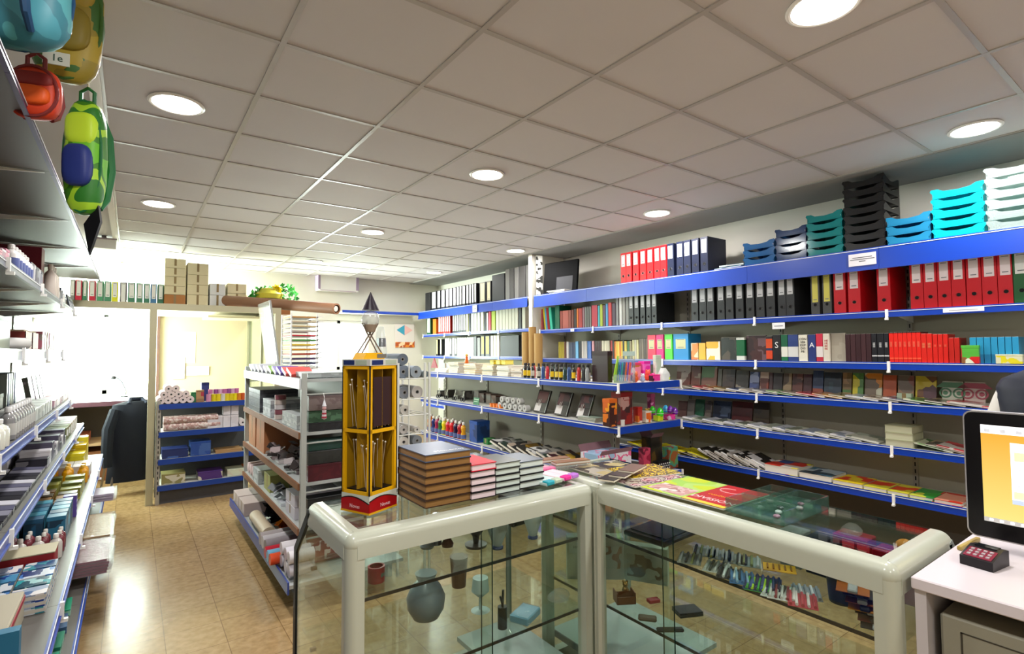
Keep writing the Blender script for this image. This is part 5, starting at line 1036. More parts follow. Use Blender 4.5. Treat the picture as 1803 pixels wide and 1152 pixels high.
for i, (c, nm) in enumerate([('#3a3c3e', 'charcoal'), ('#5a1c20', 'dark red'), ('#2c2c2c', 'black'), ('#c07818', 'orange'), ('#8a4818', 'rust'), ('#2a2624', 'dark'), ('#a85c20', 'tan')]):
    place([('card', G().box(-.04, -.055, 0, .04, .055, .002).mesh('card', M(c, .4))), ('cutter', G().rbox(-.012, -.06, .002, .012, .05, .012, .003).mesh('cutter', M('#1c1c20' if i % 2 else '#b0b0b0', .35)))], 'cutter_pack', (1.70+.01*(i % 3), .625+.01*i, SZ+.013*i+.001), R(-70), '%s cutter pack, %s of a stack of seven by the counter end' % (nm, lvl(i, 7)), 'cutter pack', 'stacked cutter packs')
for i, (px, c, w, h, nm) in enumerate([(1400, '#8a8c88', .075, .07, 'light grey'), (1445, '#20242c', .07, .07, 'black'), (1504, '#8a1424', .1, .09, 'dark red'), (1580, '#7c1420', .115, .08, 'crimson')]):
    q = ony(px, 930, .8+.0); x = 1.9
    y = onx(px, 950, 1.93).y; h = h*1.75
    place([('body', G().rbox(-w/2, 0, 0, w/2, .08, h, .003).mesh('body', M(c, .3))), ('stripe', G().box(-w/2, -.001, h*.7, w/2, 0, h*.8).mesh('stripe', M('#8a8478', .4)))], 'stationery_basket', (1.89, y, SZ), RZ, '%s basket standing in the right counter, %s of four' % (nm, nth(i, 4)), 'basket', 'baskets in the counter')
place(G().ball((0, 0, .02), .025, .025, .02).mesh('ball', M('#c88018', .4)), 'orange_ball', (1.93, onx(1580, 950, 1.93).y-.02, SZ+.141), 0, 'orange round sponge on the crimson basket', 'sponge')
bagish(1530, SZ+.159, onx(1500, 950, 1.93).y, .07, .05, .03, WRAP, 'clear plastic crumple on the dark red basket', 'plastic_pack', 'pack', lambda a, b, Y: 1.93)
# ------------------------------------------------------------------ desk, monitor, card reader
DW = M('#c4bfc2', .35); DT = M('#d0c8cc', .3)
root = tag(link('white_desk', None, None, (1.62, .515, 0)), 'white desk with an open cubby, at the right end of the counters', 'desk')
def p(n, g, m): return link(n, g.mesh(n, m), root)
p('desktop', G().rbox(-.012, -1.4, .895, .62, 0, .925, .003), DT)
p('side_panel', G().box(0, -.028, 0, .6, -.004, .895), DW); p('side_panel', G().box(0, -1.39, 0, .6, -1.366, .895), DW)
p('shelf', G().box(0, -1.366, .62, .6, -.028, .64), DW); p('back_panel', G().box(.59, -1.366, 0, .6, -.028, .895), DW)
p('middle_panel', G().box(0, -.75, .64, .6, -.73, .895), DW)
d = place([('body', G().rbox(0, -.68, 0, .5, 0, .2, .006).mesh('body', M('#8a8878', .45))), ('front_groove', G().box(-.001, -.64, .025, 0, -.04, .028).box(-.001, -.64, .165, 0, -.04, .168).box(-.001, -.044, .025, 0, -.04, .168).box(-.001, -.64, .025, 0, -.636, .168).mesh('front_groove', M('#3a3830', .5)))], 'cash_drawer', (1.65, .47, .642), 0, 'grey cash drawer sitting in the desk cubby', 'cash drawer')
def monitor():
    root = tag(link('computer_monitor', None, None, (2.0, .495, .925)), 'computer monitor with yellow-orange desktop and silver edge, on the white desk', 'monitor')
    def p(n, g, m): return link(n, g.mesh(n, m), root)
    W, z0, z1 = .56, .03, .392
    def rrp(a, b, c, d, r):
        o = []
        for cx, cy, t0 in ((b-r, c+r, -90), (b-r, d-r, 0), (a+r, d-r, 90), (a+r, c+r, 180)): o += [(cx+r*math.cos(R(t0+15*k)), cy+r*math.sin(R(t0+15*k))) for k in range(7)]
        return o
    p('silver_edge', G().prism(rrp(-W, 0, z0, z1, .022), .002, .03, 0, 'x'), M('#b8b4b4', .3, .4))
    p('bezel', G().prism(rrp(-W+.004, -.004, z0+.004, z1-.004, .019), 0, .003, 0, 'x'), M('#0a080a', .3))
    y0, y1, a, b = -W+.04, -.04, z0+.05, z1-.038
    m = bpy.data.materials.new('screen_wallpaper'); m.use_nodes = True; nt = m.node_tree; bs = nt.nodes['Principled BSDF']
    tc = nt.nodes.new('ShaderNodeTexCoord'); sp = nt.nodes.new('ShaderNodeSeparateXYZ'); mr = nt.nodes.new('ShaderNodeMapRange'); rp = nt.nodes.new('ShaderNodeValToRGB')
    nt.links.new(tc.outputs['Object'], sp.inputs[0]); nt.links.new(sp.outputs[2], mr.inputs[0]); mr.inputs[1].default_value = a; mr.inputs[2].default_value = b
    rp.color_ramp.elements[0].color = lin('#f0e080'); rp.color_ramp.elements[1].color = lin('#f0a828'); nt.links.new(mr.outputs[0], rp.inputs[0])
    nt.links.new(rp.outputs[0], bs.inputs['Emission Color']); bs.inputs['Emission Strength'].default_value = 1.0; bs.inputs['Base Color'].default_value = (.02, .02, .02, 1); bs.inputs['Roughness'].default_value = .2
    p('screen', G().box(-.0008, y0, a, 0, y1, b), m)
    EW = emit('#e8ecf4', .95, 'screen_white'); EG = emit('#b8c0cc', .8, 'screen_grey'); EB = emit('#2878b8', .8, 'screen_blue'); EO = emit('#f0b040', .9, 'screen_orange'); EL = emit('#8a94a8', .6, 'screen_text'); EK = emit('#10141c', .3, 'screen_dark')
    p('menu_bar', G().box(-.0014, y0, b-.024, -.0008, y1, b), EW)
    g = G()
    for i in range(9): g.box(-.002, y1-.02-i*.034, b-.02, -.0014, y1-.008-i*.034, b-.011)
    p('menu_icon_row', g, EL)
    p('task_bar', G().box(-.0014, y0, a, -.0008, y1, a+.012), EK)
    g = G()
    for i in range(12): g.box(-.002, y1-.02-i*.022, a+.003, -.0014, y1-.012-i*.022, a+.009)
    p('task_icon_row', g, EW)
    wy1 = y1-.062; p('window_panel', G().box(-.0014, wy1-.2, a+.06, -.0008, wy1, b-.045), EW)
    p('window_title', G().box(-.002, wy1-.2, b-.058, -.0014, wy1, b-.045), EG)
    p('window_button', G().box(-.002, wy1-.045, b-.095, -.0014, wy1-.008, b-.07).box(-.002, wy1-.19, a+.075, -.0014, wy1-.004, a+.095), EO)
    p('window_footer', G().box(-.002, wy1-.2, a+.06, -.0014, wy1, a+.072), EB)
    g = G()
    for i in range(5): g.box(-.002, wy1-.05, b-.12-i*.011, -.0014, wy1-.008, b-.118-i*.011)
    p('window_text', g, EL)
    p('stand', G().rbox(.02, -W/2-.05, .0, .06, -W/2+.05, .2, .004).rbox(-.02, -W/2-.11, .0, .15, -W/2+.11, .012, .004), M('#121014', .3))
monitor()
def card_reader(x, y, rz, label):
    root = tag(link('card_reader', None, None, (x, y, .925), (0, 0, rz), .78), label, 'card reader')
    link('body', G().prism([(-.06, 0), (.06, 0), (.06, .05), (.02, .056), (-.06, .03)], -.045, .045, 0, 'y').mesh('body', M('#181418', .4)), root)
    link('keypad', G().prism([(-.055, .0325), (.0, .049), (.0, .0505), (-.055, .034)], -.038, .038, 0, 'y').mesh('keypad', M('#7a1c34', .35)), root)
    g = G()
    for i in range(4):
        for j in range(3): 
            x_ = -.047+j*.016; z_ = .034+(x_+.055)*.3
            g.box(x_, -.03+i*.017, z_, x_+.01, -.021+i*.017, z_+.004)
    link('key_grid', g.mesh('key_grid', M('#b8b0b4', .4)), root)
    link('display', G().box(.012, -.03, .054, .045, .03, .0565).mesh('display', M('#101418', .15)), root)
card_reader(1.85, .425, R(-8), 'black card reader with dark red keypad on the white desk')
card_reader(1.80, .25, R(0), 'second card reader at the right picture edge, on the desk')
place(G().rbox(-.07, -.006, 0, .07, .006, .012, .002).mesh('ruler', M('#a89048', .4)), 'wooden_strip', (1.99, .52-.03, .925), R(-4), 'short yellowish wooden strip at the foot of the monitor', 'ruler')
# ------------------------------------------------------------------ left wall shelves: small goods
LR = R(90)
def lrun(kt, name, n, y0, st, z, x, desc, where, cat, grp, rot=0, jit=0, **k):
    for i in range(n):
        kk = kt(i) if callable(kt) else kt
        d = desc[i % len(desc)] if isinstance(desc, list) else desc
        place(kk, name, (x-abs(rnd.uniform(0, jit)), y0+i*st, z+.001), LR+rot+R(rnd.uniform(-3, 3)) if not k else LR+rot, '%s, %s of %d %s' % (d, nth(i, n), n, where), cat, grp, **k)
z2, z3, z4, z5, z6, z7 = 1.84, 1.52, 1.135, .865, .57, .23
x2, x3, x4, x5, x6, x7 = -.41, -.47, -.405, -.36, -.225, -.215
w2 = 'on the second left shelf'
for c in range(2):
    for i in range(6): place(G().lathe([(.03, 0), (.04, .05), (.042, .05), (.032, -.001)], 14, cap=False).lathe([(.0001, .001), (.03, .001)], 12, cap=False).mesh('cup', M('#cfccc0', .5)), 'paper_cup', (x2-.04, 2.22+.1*c, z2+.002+.016*i), 0, 'off-white paper cup, %s of the %s nested stack' % (lvl(i, 6), ['near', 'far'][c]), 'cup', 'nested paper cups')
lrun(lambda i: printbox((['#c88a9c', '#d0c8c8', '#b06a84'][i % 3], '#e0d8d8', '#8a5a70'), .06, .09, .05+.012*(i % 3), i), 'small_box', 6, 2.5, .075, z2, x2, ['pink small box', 'white small box', 'mauve small box'], w2, 'box', 'small boxes on the second left shelf')
lrun(bottle('#d8d4d0', .12, .028, '#e8e4e0', '#4a5488'), 'glue_bottle', 6, 3.02, .075, z2, x2-.01, 'white glue bottle with blue label', w2, 'bottle', 'glue bottles')
lrun(lambda i: printbox((['#3c3458', '#c0bcc8'][i % 2], '#8a88a0'), .07, .1, .11, i), 'small_box', 5, 3.52, .09, z2, x2, ['violet grey box', 'pale grey box'], w2, 'box', 'grey boxes on the second left shelf')
place(binder('#6a1424', None, .12, .27, .22, .5, .9, False), 'archive_box', (x2-.02, 4.08, z2), LR, 'dark red upright archive box on the second left shelf', 'box')
lrun(bottle('#d8ccc0', .2, .03, '#c8c0b0'), 'long_bottle', 3, 4.22, .09, z2, x2, 'tall pale bottle', w2, 'bottle', 'tall pale bottles')
lrun(lambda i: printbox((['#3a5068', '#888a90', '#c8c4c0', '#6a6e78'][i % 4], '#a8a8a8'), .08, .12, .13-.012*(i % 4), i), 'calculator_box', 8, 4.55, .105, z2, x2-.01, ['blue grey carton', 'grey carton', 'off-white carton', 'slate carton'], w2, 'box', 'cartons at the far end')
def calc(i):
    return [('body', G().rbox(-.04, 0, 0, .04, .012, .13, .003).mesh('body', M('#3a4048', .4))), ('key_grid', (lambda g: [g.box(-.03+a*.016, -.001, .015+b*.016, -.019+a*.016, 0, .026+b*.016) for a in range(4) for b in range(4)] and g)(G()).mesh('key_grid', M('#c8ccd0', .4))), ('display', G().box(-.03, -.001, .095, .03, 0, .118).mesh('display', M('#8a9a90', .3)))]
lrun(calc(0), 'calculator', 4, 5.45, .12, z2, x2+.015, 'grey pocket calculator with pale keys', w2, 'calculator', 'pocket calculators', rx=R(-12))
w3 = 'on the third left shelf'
lrun(lambda i: printbox((['#c8c8b0', '#2a3028', '#98b040'][i % 3], '#6a6a60'), .08, .1, .09, i), 'goods_box', 4, 2.3, .1, z3, x3, ['cream carton', 'dark green carton', 'lime carton'], w3, 'box', 'cartons on the third left shelf')
place(printbox(('#16141c', '#1c1a24'), .3, .2, .15, 1), 'black_carton', (x3-.01, 3.35, z3+.001), LR, 'black carton on the third left shelf', 'box')
place([('frame', G().box(-.12, 0, 0, .12, .006, .16).mesh('frame', M('#24262c', .3))), ('picture', G().box(-.1, -.001, .015, .1, 0, .145).mesh('picture', printed(('#6a7078', '#3a3e44', '#a8acb0'), 12, 3)))], 'framed_picture', (x3, 3.02, z3+.001), LR, 'dark slanted picture frame before the black carton', 'picture frame', rx=R(-20))
place(paperroll('#c8c8c4', .2, .03, .3), 'silver_roll', (x3+.02, 3.72, z3+.001), LR+R(60), 'shiny silver roll lying on the third left shelf', 'roll')
for i in range(2):
    g = G().box(-.11, 0, 0, .11, .16, .004).box(-.11, 0, 0, .11, .004, .1).box(-.11, .156, 0, .11, .16, .1).box(-.11, 0, 0, -.106, .16, .1).box(.106, 0, 0, .11, .16, .1)
    place([('basket', g.mesh('basket', M('#8a3c34', .5))), ('lining', G().box(-.1, .01, .004, .1, .15, .11).mesh('lining', M('#c8b090', .8)))], 'goods_basket', (x3, 4.0+i*.26, z3+.001), LR, 'red-brown basket lined with beige cloth, %s one' % ['near', 'far'][i], 'basket', 'red-brown baskets')
lrun(lambda i: printbox((['#c87888', '#8a7870', '#d8c8b0'][i % 3], '#a89890'), .08, .1, .12, i), 'goods_box', 6, 4.6, .12, z3, x3, ['pinkish carton', 'taupe carton', 'cream carton'], w3+' end', 'box', 'cartons at the third shelf end')
w4 = 'on the fourth left shelf'
lrun(lambda i: printbox((['#24222a', '#383238', '#1c1a20'][i % 3], '#4a4448'), .14, .16, .15+.03*(i % 2), i), 'dark_carton', 9, 2.55, .16, z4, x4-.15, ['black carton', 'plum grey carton', 'dark carton'], w4+' rear', 'box', 'dark cartons on the fourth left shelf')
lrun(lambda i: binder(['#6a7068', '#34406a', '#8a8c84'][i % 3], None, .045, .25, .18, .5, .9, False), 'display_folder', 5, 4.1, .066, z4, x4-.16, ['grey green folder', 'blue folder', 'pale grey folder'], w4, 'folder', 'folders on the fourth left shelf')
lrun(bottle('#cfd0c4', .11, .036, '#e0e0dc'), 'white_jar', 7, 2.3, .09, z4, x4-.01, 'off-white jar', w4+' front', 'jar', 'white jars')
lrun(bottle('#7c7c7c', .14, .028, '#c8c8c8', '#b0b0ac'), 'glue_stick', 9, 3.05, .068, z4, x4-.01, 'grey glue tube with white cap', w4, 'glue', 'grey glue tubes')
lrun(lambda i: printbox((['#a8aca8', '#c8ccc8'][i % 2], '#8a8e8c'), .1, .14, .07, i), 'plastic_bin', 7, 3.75, .115, z4, x4, ['grey open bin', 'pale open bin'], w4, 'bin', 'pale bins on the fourth left shelf')
lrun(lambda i: printbox((['#c8a0b0', '#6a3c4c', '#d8d0d0', '#8a8890'][i % 4], '#b8b0b4'), .08, .1, .05, i), 'pencil_box', 11, 4.65, .095, z4, x4, ['pink low box', 'maroon low box', 'white low box', 'grey low box'], w4+' end', 'box', 'low boxes at the fourth shelf end')
lrun(lambda i: printbox((['#5a5c50', '#a08c98'][i % 2], '#8a7c80'), .16, .03, .2, i), 'leaning_album', 4, 5.0, .2, z4, x4-.14, ['olive grey leaning album', 'mauve leaning album'], w4, 'album', 'leaning albums', rx=R(-10))
w5 = 'on the fifth left shelf'
def penbox(i):
    c = ['#26262c', '#34343c', '#8a8a98', '#5a5a70', '#c8c8d0'][i % 5]
    g = G()
    for k in range(6): g.tube([(-.03+.012*k, .0, .022), (-.03+.012*k, .12, .022+.01)], .0045, 6)
    return [('tray', G().rbox(-.038, 0, 0, .038, .13, .018, .002).mesh('tray', M(['#1c1c20', '#3a3a40'][i % 2], .4))), ('pen_row', g.mesh('pen_row', M(c, .3)))]
pbk = [penbox(i) for i in range(5)]
for rk in range(3): lrun(lambda i: pbk[(i+rk) % 5], 'pen_tray', 14, 2.62+rk*.02, .088, z5, x5-.005-rk*.14, ['black pen tray', 'dark grey pen tray', 'light grey pen tray', 'violet grey pen tray', 'pale pen tray'], ['front rank, fifth left shelf', 'middle rank, fifth left shelf', 'rear rank, fifth left shelf'][rk], 'pen tray', 'pen trays on the fifth left shelf')
for rk in range(2): lrun(lambda i: printbox((['#2c2a34', '#c8c4c8', '#4a4658'][(i+rk) % 3], '#8a8890'), .09, .13, .05+.03*((i+rk) % 3), i), 'marker_box', 10, 3.95, .105, z5, x5-.005-rk*.16, ['black marker box', 'white marker box', 'slate marker box'], ['front, fifth left shelf', 'rear, fifth left shelf'][rk], 'marker box', 'marker boxes')
lrun(lambda i: carton('#6a7048' if i < 2 else '#c8c4bc', .13, .2, .09, '#d0d0cc'), 'labelled_box', 6, 5.1, .16, z5, x5-.01, ['green-grey labelled box', 'green-grey labelled box', 'off-white labelled box'], 'at the fifth left shelf end', 'box', 'labelled boxes')
w6 = 'on the sixth left shelf'
def drow(kt, name, n, y, x0, st, z, desc, where, cat, grp, rot=0, **k):
    """a row running from the shelf edge (x0) back to the wall"""
    for i in range(n):
        kk = kt(i) if callable(kt) else kt
        d = desc[i % len(desc)] if isinstance(desc, list) else desc
        place(kk, name, (x0-i*st, y, z+.001), LR+rot, '%s, %s of %d in %s' % (d, ['foremost', 'second', 'third', 'fourth', 'fifth', 'sixth', 'seventh', 'eighth', 'ninth', 'tenth'][i], n, where), cat, grp, **k)
place([('body', G().rbox(-.17, 0, 0, .17, .42, .1, .004).mesh('body', M('#a8a08c', .6))), ('red_edge', G().box(-.172, -.002, .07, .172, .422, .085).mesh('red_edge', M('#982838', .5)))], 'large_white_carton', (x6-.06, 2.36, z6+.001), LR, 'large pale carton with a red band, nearest on the sixth left shelf', 'box')
place(G().box(-.02, 0, 0, .02, .3, .13).mesh('folder', M('#2a6a88', .5)), 'teal_folder', (x6-.02, 2.12, z6+.001), LR, 'teal upright folder nearest the camera on the sixth left shelf', 'folder')
cl = [('#3a8a98', '#c8ccd0', '#24507c'), ('#24408a', '#a8b4c8', '#4a88b0'), ('#d8d4d4', '#8a98b0', '#3c5a8c'), ('#2a9098', '#1c4a5c', '#98c0c0'), ('#20306c', '#c8d0d8', '#4878b8')]
for rk, yy in enumerate([2.6, 2.7, 2.8, 2.9]):
    for lay in range(3): drow(lambda i: magazine(cl[(i*2+rk+lay) % 5], .085, .1, .022, i+rk, 'blocks', 26), 'pencil_blister', 4, yy, x6-.005, .108, z6+lay*.0235, ['teal and white blister', 'blue blister', 'sea green blister'], '%s row, %s layer' % (['nearest', 'second', 'third', 'fourth'][rk], ['lower', 'middle', 'upper'][lay]), 'blister pack', 'flat blisters')
drow(lambda i: printbox((['#c83c20', '#a82c48', '#d85a24'][i % 3], '#e0a898'), .09, .1, .04, i), 'red_blister', 3, 2.66, x6-.46, .11, z6, ['orange-red pack', 'crimson pack', 'orange pack'], 'the rear red row', 'blister pack', 'red packs')
place([('body', G().rbox(-.07, 0, 0, .07, .5, .09, .003).mesh('body', M('#8a1c24', .6))), ('beige_flap', G().box(-.072, -.002, .09, .072, .5, .094).mesh('beige_flap', M('#b0a88c', .6)))], 'open_carton', (x6-.02, 3.04, z6+.001), LR, 'dark red carton with beige flap on the sixth left shelf', 'box')
drow(bottle('#b8b4ac', .11, .024, '#d8d4cc'), 'white_bottle', 7, 3.19, x6-.035, .06, z6, 'white bottle', 'the row beside the red carton', 'bottle', 'white bottles in depth')
for q_ in range(2): drow(bottle('#6a2c34', .1, .02, '#d0ccc4'), 'ink_bottle', 8, 3.28+.06*q_, x6-.03, .055, z6, 'maroon ink bottle', ['the near maroon row', 'the far maroon row'][q_], 'bottle', 'maroon ink bottles')
for q_ in range(5): drow(lambda i: printbox((['#2a6a88', '#1c4a68', '#3a88a0'][(i+q_) % 3], '#18384c'), .07, .07, .13, i+q_, 26), 'blister_pack', 5, 3.46+.085*q_, x6-.02, .085, z6, ['teal pack', 'dark teal pack', 'light teal pack'], 'teal row %s' % ['nearest', 'second', 'middle', 'fourth', 'farthest'][q_], 'blister pack', 'teal blister packs')
place(G().box(-.03, 0, 0, .03, .06, .12).box(-.02, -.001, .02, .02, 0, .03, 1).box(-.02, -.001, .05, .02, 0, .06, 1).box(-.02, -.001, .08, .02, 0, .09, 1).mesh('pack', [M('#5a4890', .4), M('#c8c8d8', .4)]), 'striped_pack', (x6-.01, 3.95, z6+.001), LR, 'violet and white striped pack at the shelf edge', 'pack')
for q_ in range(3): drow(lambda i: printbox((['#5c3c14', '#7a5420', '#3c2a10'][(i+q_) % 3], '#98742c'), .08, .09, .07+.02*(i % 2), i), 'brown_pack', 5, 4.06+.11*q_, x6-.03, .105, z6, ['brown pack', 'tan pack', 'dark brown pack'], 'brown row %s' % ['nearest', 'second', 'third'][q_], 'pack', 'brown packs')
for q_ in range(4): drow(lambda i: printbox((['#7a7c34', '#5a6028', '#98943c'][(i+q_) % 3], '#b8b460'), .08, .1, .07+.015*(q_ % 2), i), 'olive_pack', 4, 4.42+.11*q_, x6-.02, .12, z6, ['olive pack', 'dark olive pack', 'yellow olive pack'], 'olive row %s' % ['nearest', 'second', 'third', 'fourth'][q_], 'pack', 'olive packs')
for q_ in range(2): drow(bottle('#d89a10', .13, .03, '#e0b040'), 'glue_pot', 5, 4.9+.1*q_, x6-.04, .085, z6, 'orange-yellow pot', ['the near pot row', 'the far pot row'][q_], 'pot', 'orange-yellow pots')
for q_ in range(2): drow(lambda k: printbox(('#d0ccc8', '#c8c4c0', '#a82c30'), .12, .1, .09, k), 'white_pack', 5, 5.14+.14*q_, x6-.01, .105, z6, 'white pack with red edge', ['the near white row', 'the far white row'][q_], 'pack', 'white red-edged packs')
for q_ in range(3): drow(lambda i: printbox((['#d8c818', '#c8a810', '#e8d838'][(i+q_) % 3], '#e8e0a0'), .14, .12, .14+.04*q_, i), 'yellow_carton', 3, 5.45+.18*q_, x6-.06, .14, z6, ['yellow carton', 'deep yellow carton', 'bright yellow carton'], 'yellow row %s' % ['nearest', 'middle', 'farthest'][q_], 'box', 'yellow cartons')
w7 = 'on the lowest left shelf'
cl = [('#3a8a98', '#c8ccd0', '#24507c'), ('#24408a', '#a8b4c8', '#4a88b0'), ('#d8d4d4', '#8a98b0', '#3c5a8c'), ('#2a9098', '#1c4a5c', '#98c0c0')]
lrun(lambda i: printbox((['#1c8a68', '#20785c', '#3c5a7c'][i % 3], '#8ac0a8'), .16, .3, .03, i), 'green_pack', 4, 2.85, .2, z7, x7, ['sea green pack', 'dark green pack', 'blue grey pack'], w7, 'pack', 'green packs on the lowest left shelf')
lrun(lambda i: printbox((['#2a3c54', '#5a6068', '#20203a'][i % 3], '#8a909c'), .12, .3, .07, i), 'dark_goods_box', 3, 5.6, .16, z7, x7-.03, ['navy goods box', 'grey goods box', 'dark violet goods box'], w7+' end', 'box', 'far goods boxes')
# plastic-wrapped sheets poking out over the aisle
def wrapped(y, x0, x1, wy, n, col, t, z, label, cat='sheet pack'):
    for i in range(n):
        p = [('sheets', G().box(-wy/2, 0, 0, wy/2, x1-x0-.02, t*.7).mesh('sheets', M(col, .5))), ('wrapper', G().box(-wy/2-.008, -.02, -.0005, wy/2+.008, x1-x0-.015, t*.85).mesh('wrapper', WRAP))]
        place(p, 'wrapped_sheet_pack', (x1, y, z+i*t), LR+R((i*5) % 4-1.5), '%s, %s of %d in the pile' % (label, lvl(i, n), n), cat, label+' pile')
wrapped(3.92, -.5, -.08, .42, 5, '#7c4258', .016, .292, 'mauve plastic-wrapped sheet pack over the aisle')
for i in range(2): place(magazine(('#4a3c34', '#3c5a4c'), .3, .2, .024, i), 'folder_pack', (-.24, 3.92, .236+.0245*i), LR, 'dark folder pack under the mauve sheets, %s of two' % ['lower', 'upper'][i], 'folder pack', 'folder packs')
wrapped(4.66, -.45, -.09, .6, 3, '#a8804c', .012, .29, 'tan plastic-wrapped card pack over the aisle')
wrapped(5.3, -.45, -.09, .26, 3, '#b8a8c8', .02, .36, 'white and lilac wrapped far pack')
for i in range(2): place(magazine(('#5a5c54', '#3a3c38'), .2, .2, .026, i+5), 'card_board_pack', (-.24, 4.66, .236+.0265*i), LR, 'grey board pack under the tan cards, %s of two' % ['lower', 'upper'][i], 'board pack')
for i in range(4): place(magazine(('#5a5c54', '#3a3c38'), .2, .2, .03, i+5), 'card_board_pack', (-.24, 5.3, .236+.0305*i), LR, 'grey board pack under the lilac packs, %s of four' % lvl(i, 4), 'board pack')
# ------------------------------------------------------------------ backpacks hanging at the upper left
def backpack(name, x, y, z, rz, W, D, H, mats, label, tail=False, straps=True, patt=None):
    root = tag(link(name, None, None, (x, y, z), (0, 0, rz)), label, 'backpack')
    def shell(w, d, h, cy, cz, e=.65):
        g = G(); n, k = 20, 12; v = []
        for j in range(k+1):
            t = PI*j/k; st = max(0.0, math.sin(t))**e; zz = -math.copysign(abs(math.cos(t))**e, math.cos(t))*h/2
            for i in range(n):
                a = 2*PI*i/n; ca, sa = math.cos(a), math.sin(a); wob = 1+.03*math.sin(5*a+zz*30)
                v.append((w/2*st*wob*math.copysign(abs(ca)**.7, ca), cy+d/2*st*wob*math.copysign(abs(sa)**.7, sa), cz+zz))
        g._add(v, [(j*n+i, j*n+(i+1) % n, (j+1)*n+(i+1) % n, (j+1)*n+i) for j in range(k) for i in range(n)], 0); return g
    b = link('body', shell(W, D, H, 0, H/2).mesh('body', patt or mats[0]), root)
    link('front_pocket', shell(W*.75, D*.5, H*.36, -D*.5, H*.4).mesh('front_pocket', mats[1]), root)
    link('flap', shell(W*.85, D*.5, H*.3, -D*.3, H*.72).mesh('flap', mats[2]), root)
    link('piping', G().tube([(W/2*.98*math.cos(a), -.02, H/2+H/2*.97*math.sin(a)) for a in [2*PI*i/24 for i in range(24)]], .005, 6, closed=True).mesh('piping', mats[3]), root)
    link('handle', G().tube([(-.02, 0, H*.96), (-.02, 0, H+.03), (0, 0, H+.045), (.02, 0, H+.03), (.02, 0, H*.96)], .006, 6).mesh('handle', mats[3]), root)
    if straps:
        for s in (-1, 1): link('strap', G().tube([(s*W*.25, D*.45, H*.88), (s*W*.3, D*.75, H*.75), (s*W*.32, D*.9, H*.45), (s*W*.3, D*.7, H*.18), (s*W*.25, D*.4, H*.08)], [.008, .012, .013, .01, .008], 8).mesh('strap', mats[3]), root)
    if tail: link('tail', G().prism([(0, 0), (.03, .11), (.018, .2), (.0, .13), (-.018, .1)], -.006, .006, 0, 'y').mesh('tail', BLK), root, (.02, 0, -.13))
    link('hanging_cord', G().tube([(0, 0, H+.04), (0, 0, CZ-z)], .0025, 5).mesh('hanging_cord', M('#c8c8c0', .5)), root)
    return root
backpack('kids_backpack', -.135, 2.2, 1.95, R(-25), .11, .09, .38, [M('#5cae1c', .5), M('#27367c', .5), M('#c4e838', .45), M('#1c6a38', .5)], 'lime green long backpack with blue pocket and black tail, lowest hanging bag', True, patt=printed(('#6cc020', '#3c8018', '#a8d830', '#2c7a24'), 7, 3, .5, 'noise'))
b_ = backpack('kids_backpack', -.19, 2.16, 2.36, R(-10), .19, .09, .4, [M('#8a8428', .5), M('#8a7a2c', .5), M('#a89030', .5), M('#3c6428', .5)], 'round gold and green chequered backpack hanging beside the ceiling profile', straps=False, patt=printed(('#a88c28', '#3c6a2c', '#b0982c', '#98862a'), 14, 3, .5, 'blocks'))
link('size_label', G().box(-.035, -.078, .02, .03, -.074, .06).mesh('size_label', M('#d0d4c8', .5)), b_)
link('size_number', text_mesh('1e', .03, M('#24483c', .5)), b_, (0, -.079, .04), (R(90), 0, 0))
backpack('kids_backpack', -.25, 1.8, 2.28, R(155), .22, .12, .28, [M('#4a98a8', .5), M('#3a8090', .5), M('#58a8b0', .5), M('#1f4468', .5)], 'teal backpack with thick dark blue straps, topmost hanging bag at the corner', patt=printed(('#58a8b0', '#3a8090', '#4a98a8', '#28506c'), 6, 5, .5, 'noise'))
backpack('kids_backpack', -.2, 1.95, 2.56, R(-5), .09, .06, .16, [M('#e0661c', .5), M('#d85a1c', .5), M('#e8701c', .5), M('#8a2824', .5)], 'bright orange small bag between the teal and gold backpacks', straps=False)
backpack('kids_backpack', -.24, 2.0, 2.17, R(-15), .12, .06, .15, [M('#c83c1c', .5), M('#e05a1c', .5), M('#8a2824', .5), M('#7a2a28', .5)], 'small red backpack below the gold one, beside the shelf edge')
# ------------------------------------------------------------------ office corner, far left
struct('trim_7', G().box(-.82, 6.39, 1.965, 1.36, 8.14, 1.99).mesh('office_roof', M('#ece6d4', .6)))
def rf(px, py, Y=7.5): return ony(px, py, Y)
c5 = lambda x: 100+x/4.114
for i, (a, b, col, nm) in enumerate([(95, 130, '#8a8c88', 'grey'), (133, 182, '#c02840', 'red'), (187, 219, '#3a7858', 'green'), (230, 281, '#c02840', 'red'), (288, 339, '#4a9068', 'green'), (344, 393, '#4a8c68', 'green'), (397, 443, '#e0e018', 'yellow'), (456, 508, '#4a4440', 'black'), (513, 570, '#3c8060', 'green'), (576, 625, '#3a7c5c', 'green'), (631, 675, '#2c7458', 'green'), (680, 725, '#3a78a8', 'blue'), (731, 775, '#2a6a4c', 'green')]):
    A, B = rf(c5(a), 515), rf(c5(b), 515); w = B.x-A.x
    place(binder(col, '#e8e8e4', round(w*.95, 3), .32, .28, .45 if col != '#4a4440' else .2, .97), 'office_binder', ((A.x+B.x)/2, 7.5, 1.991), 0, '%s office binder with white label, %s on the office roof' % (nm, nth(i, 13)), 'binder', 'office binders')
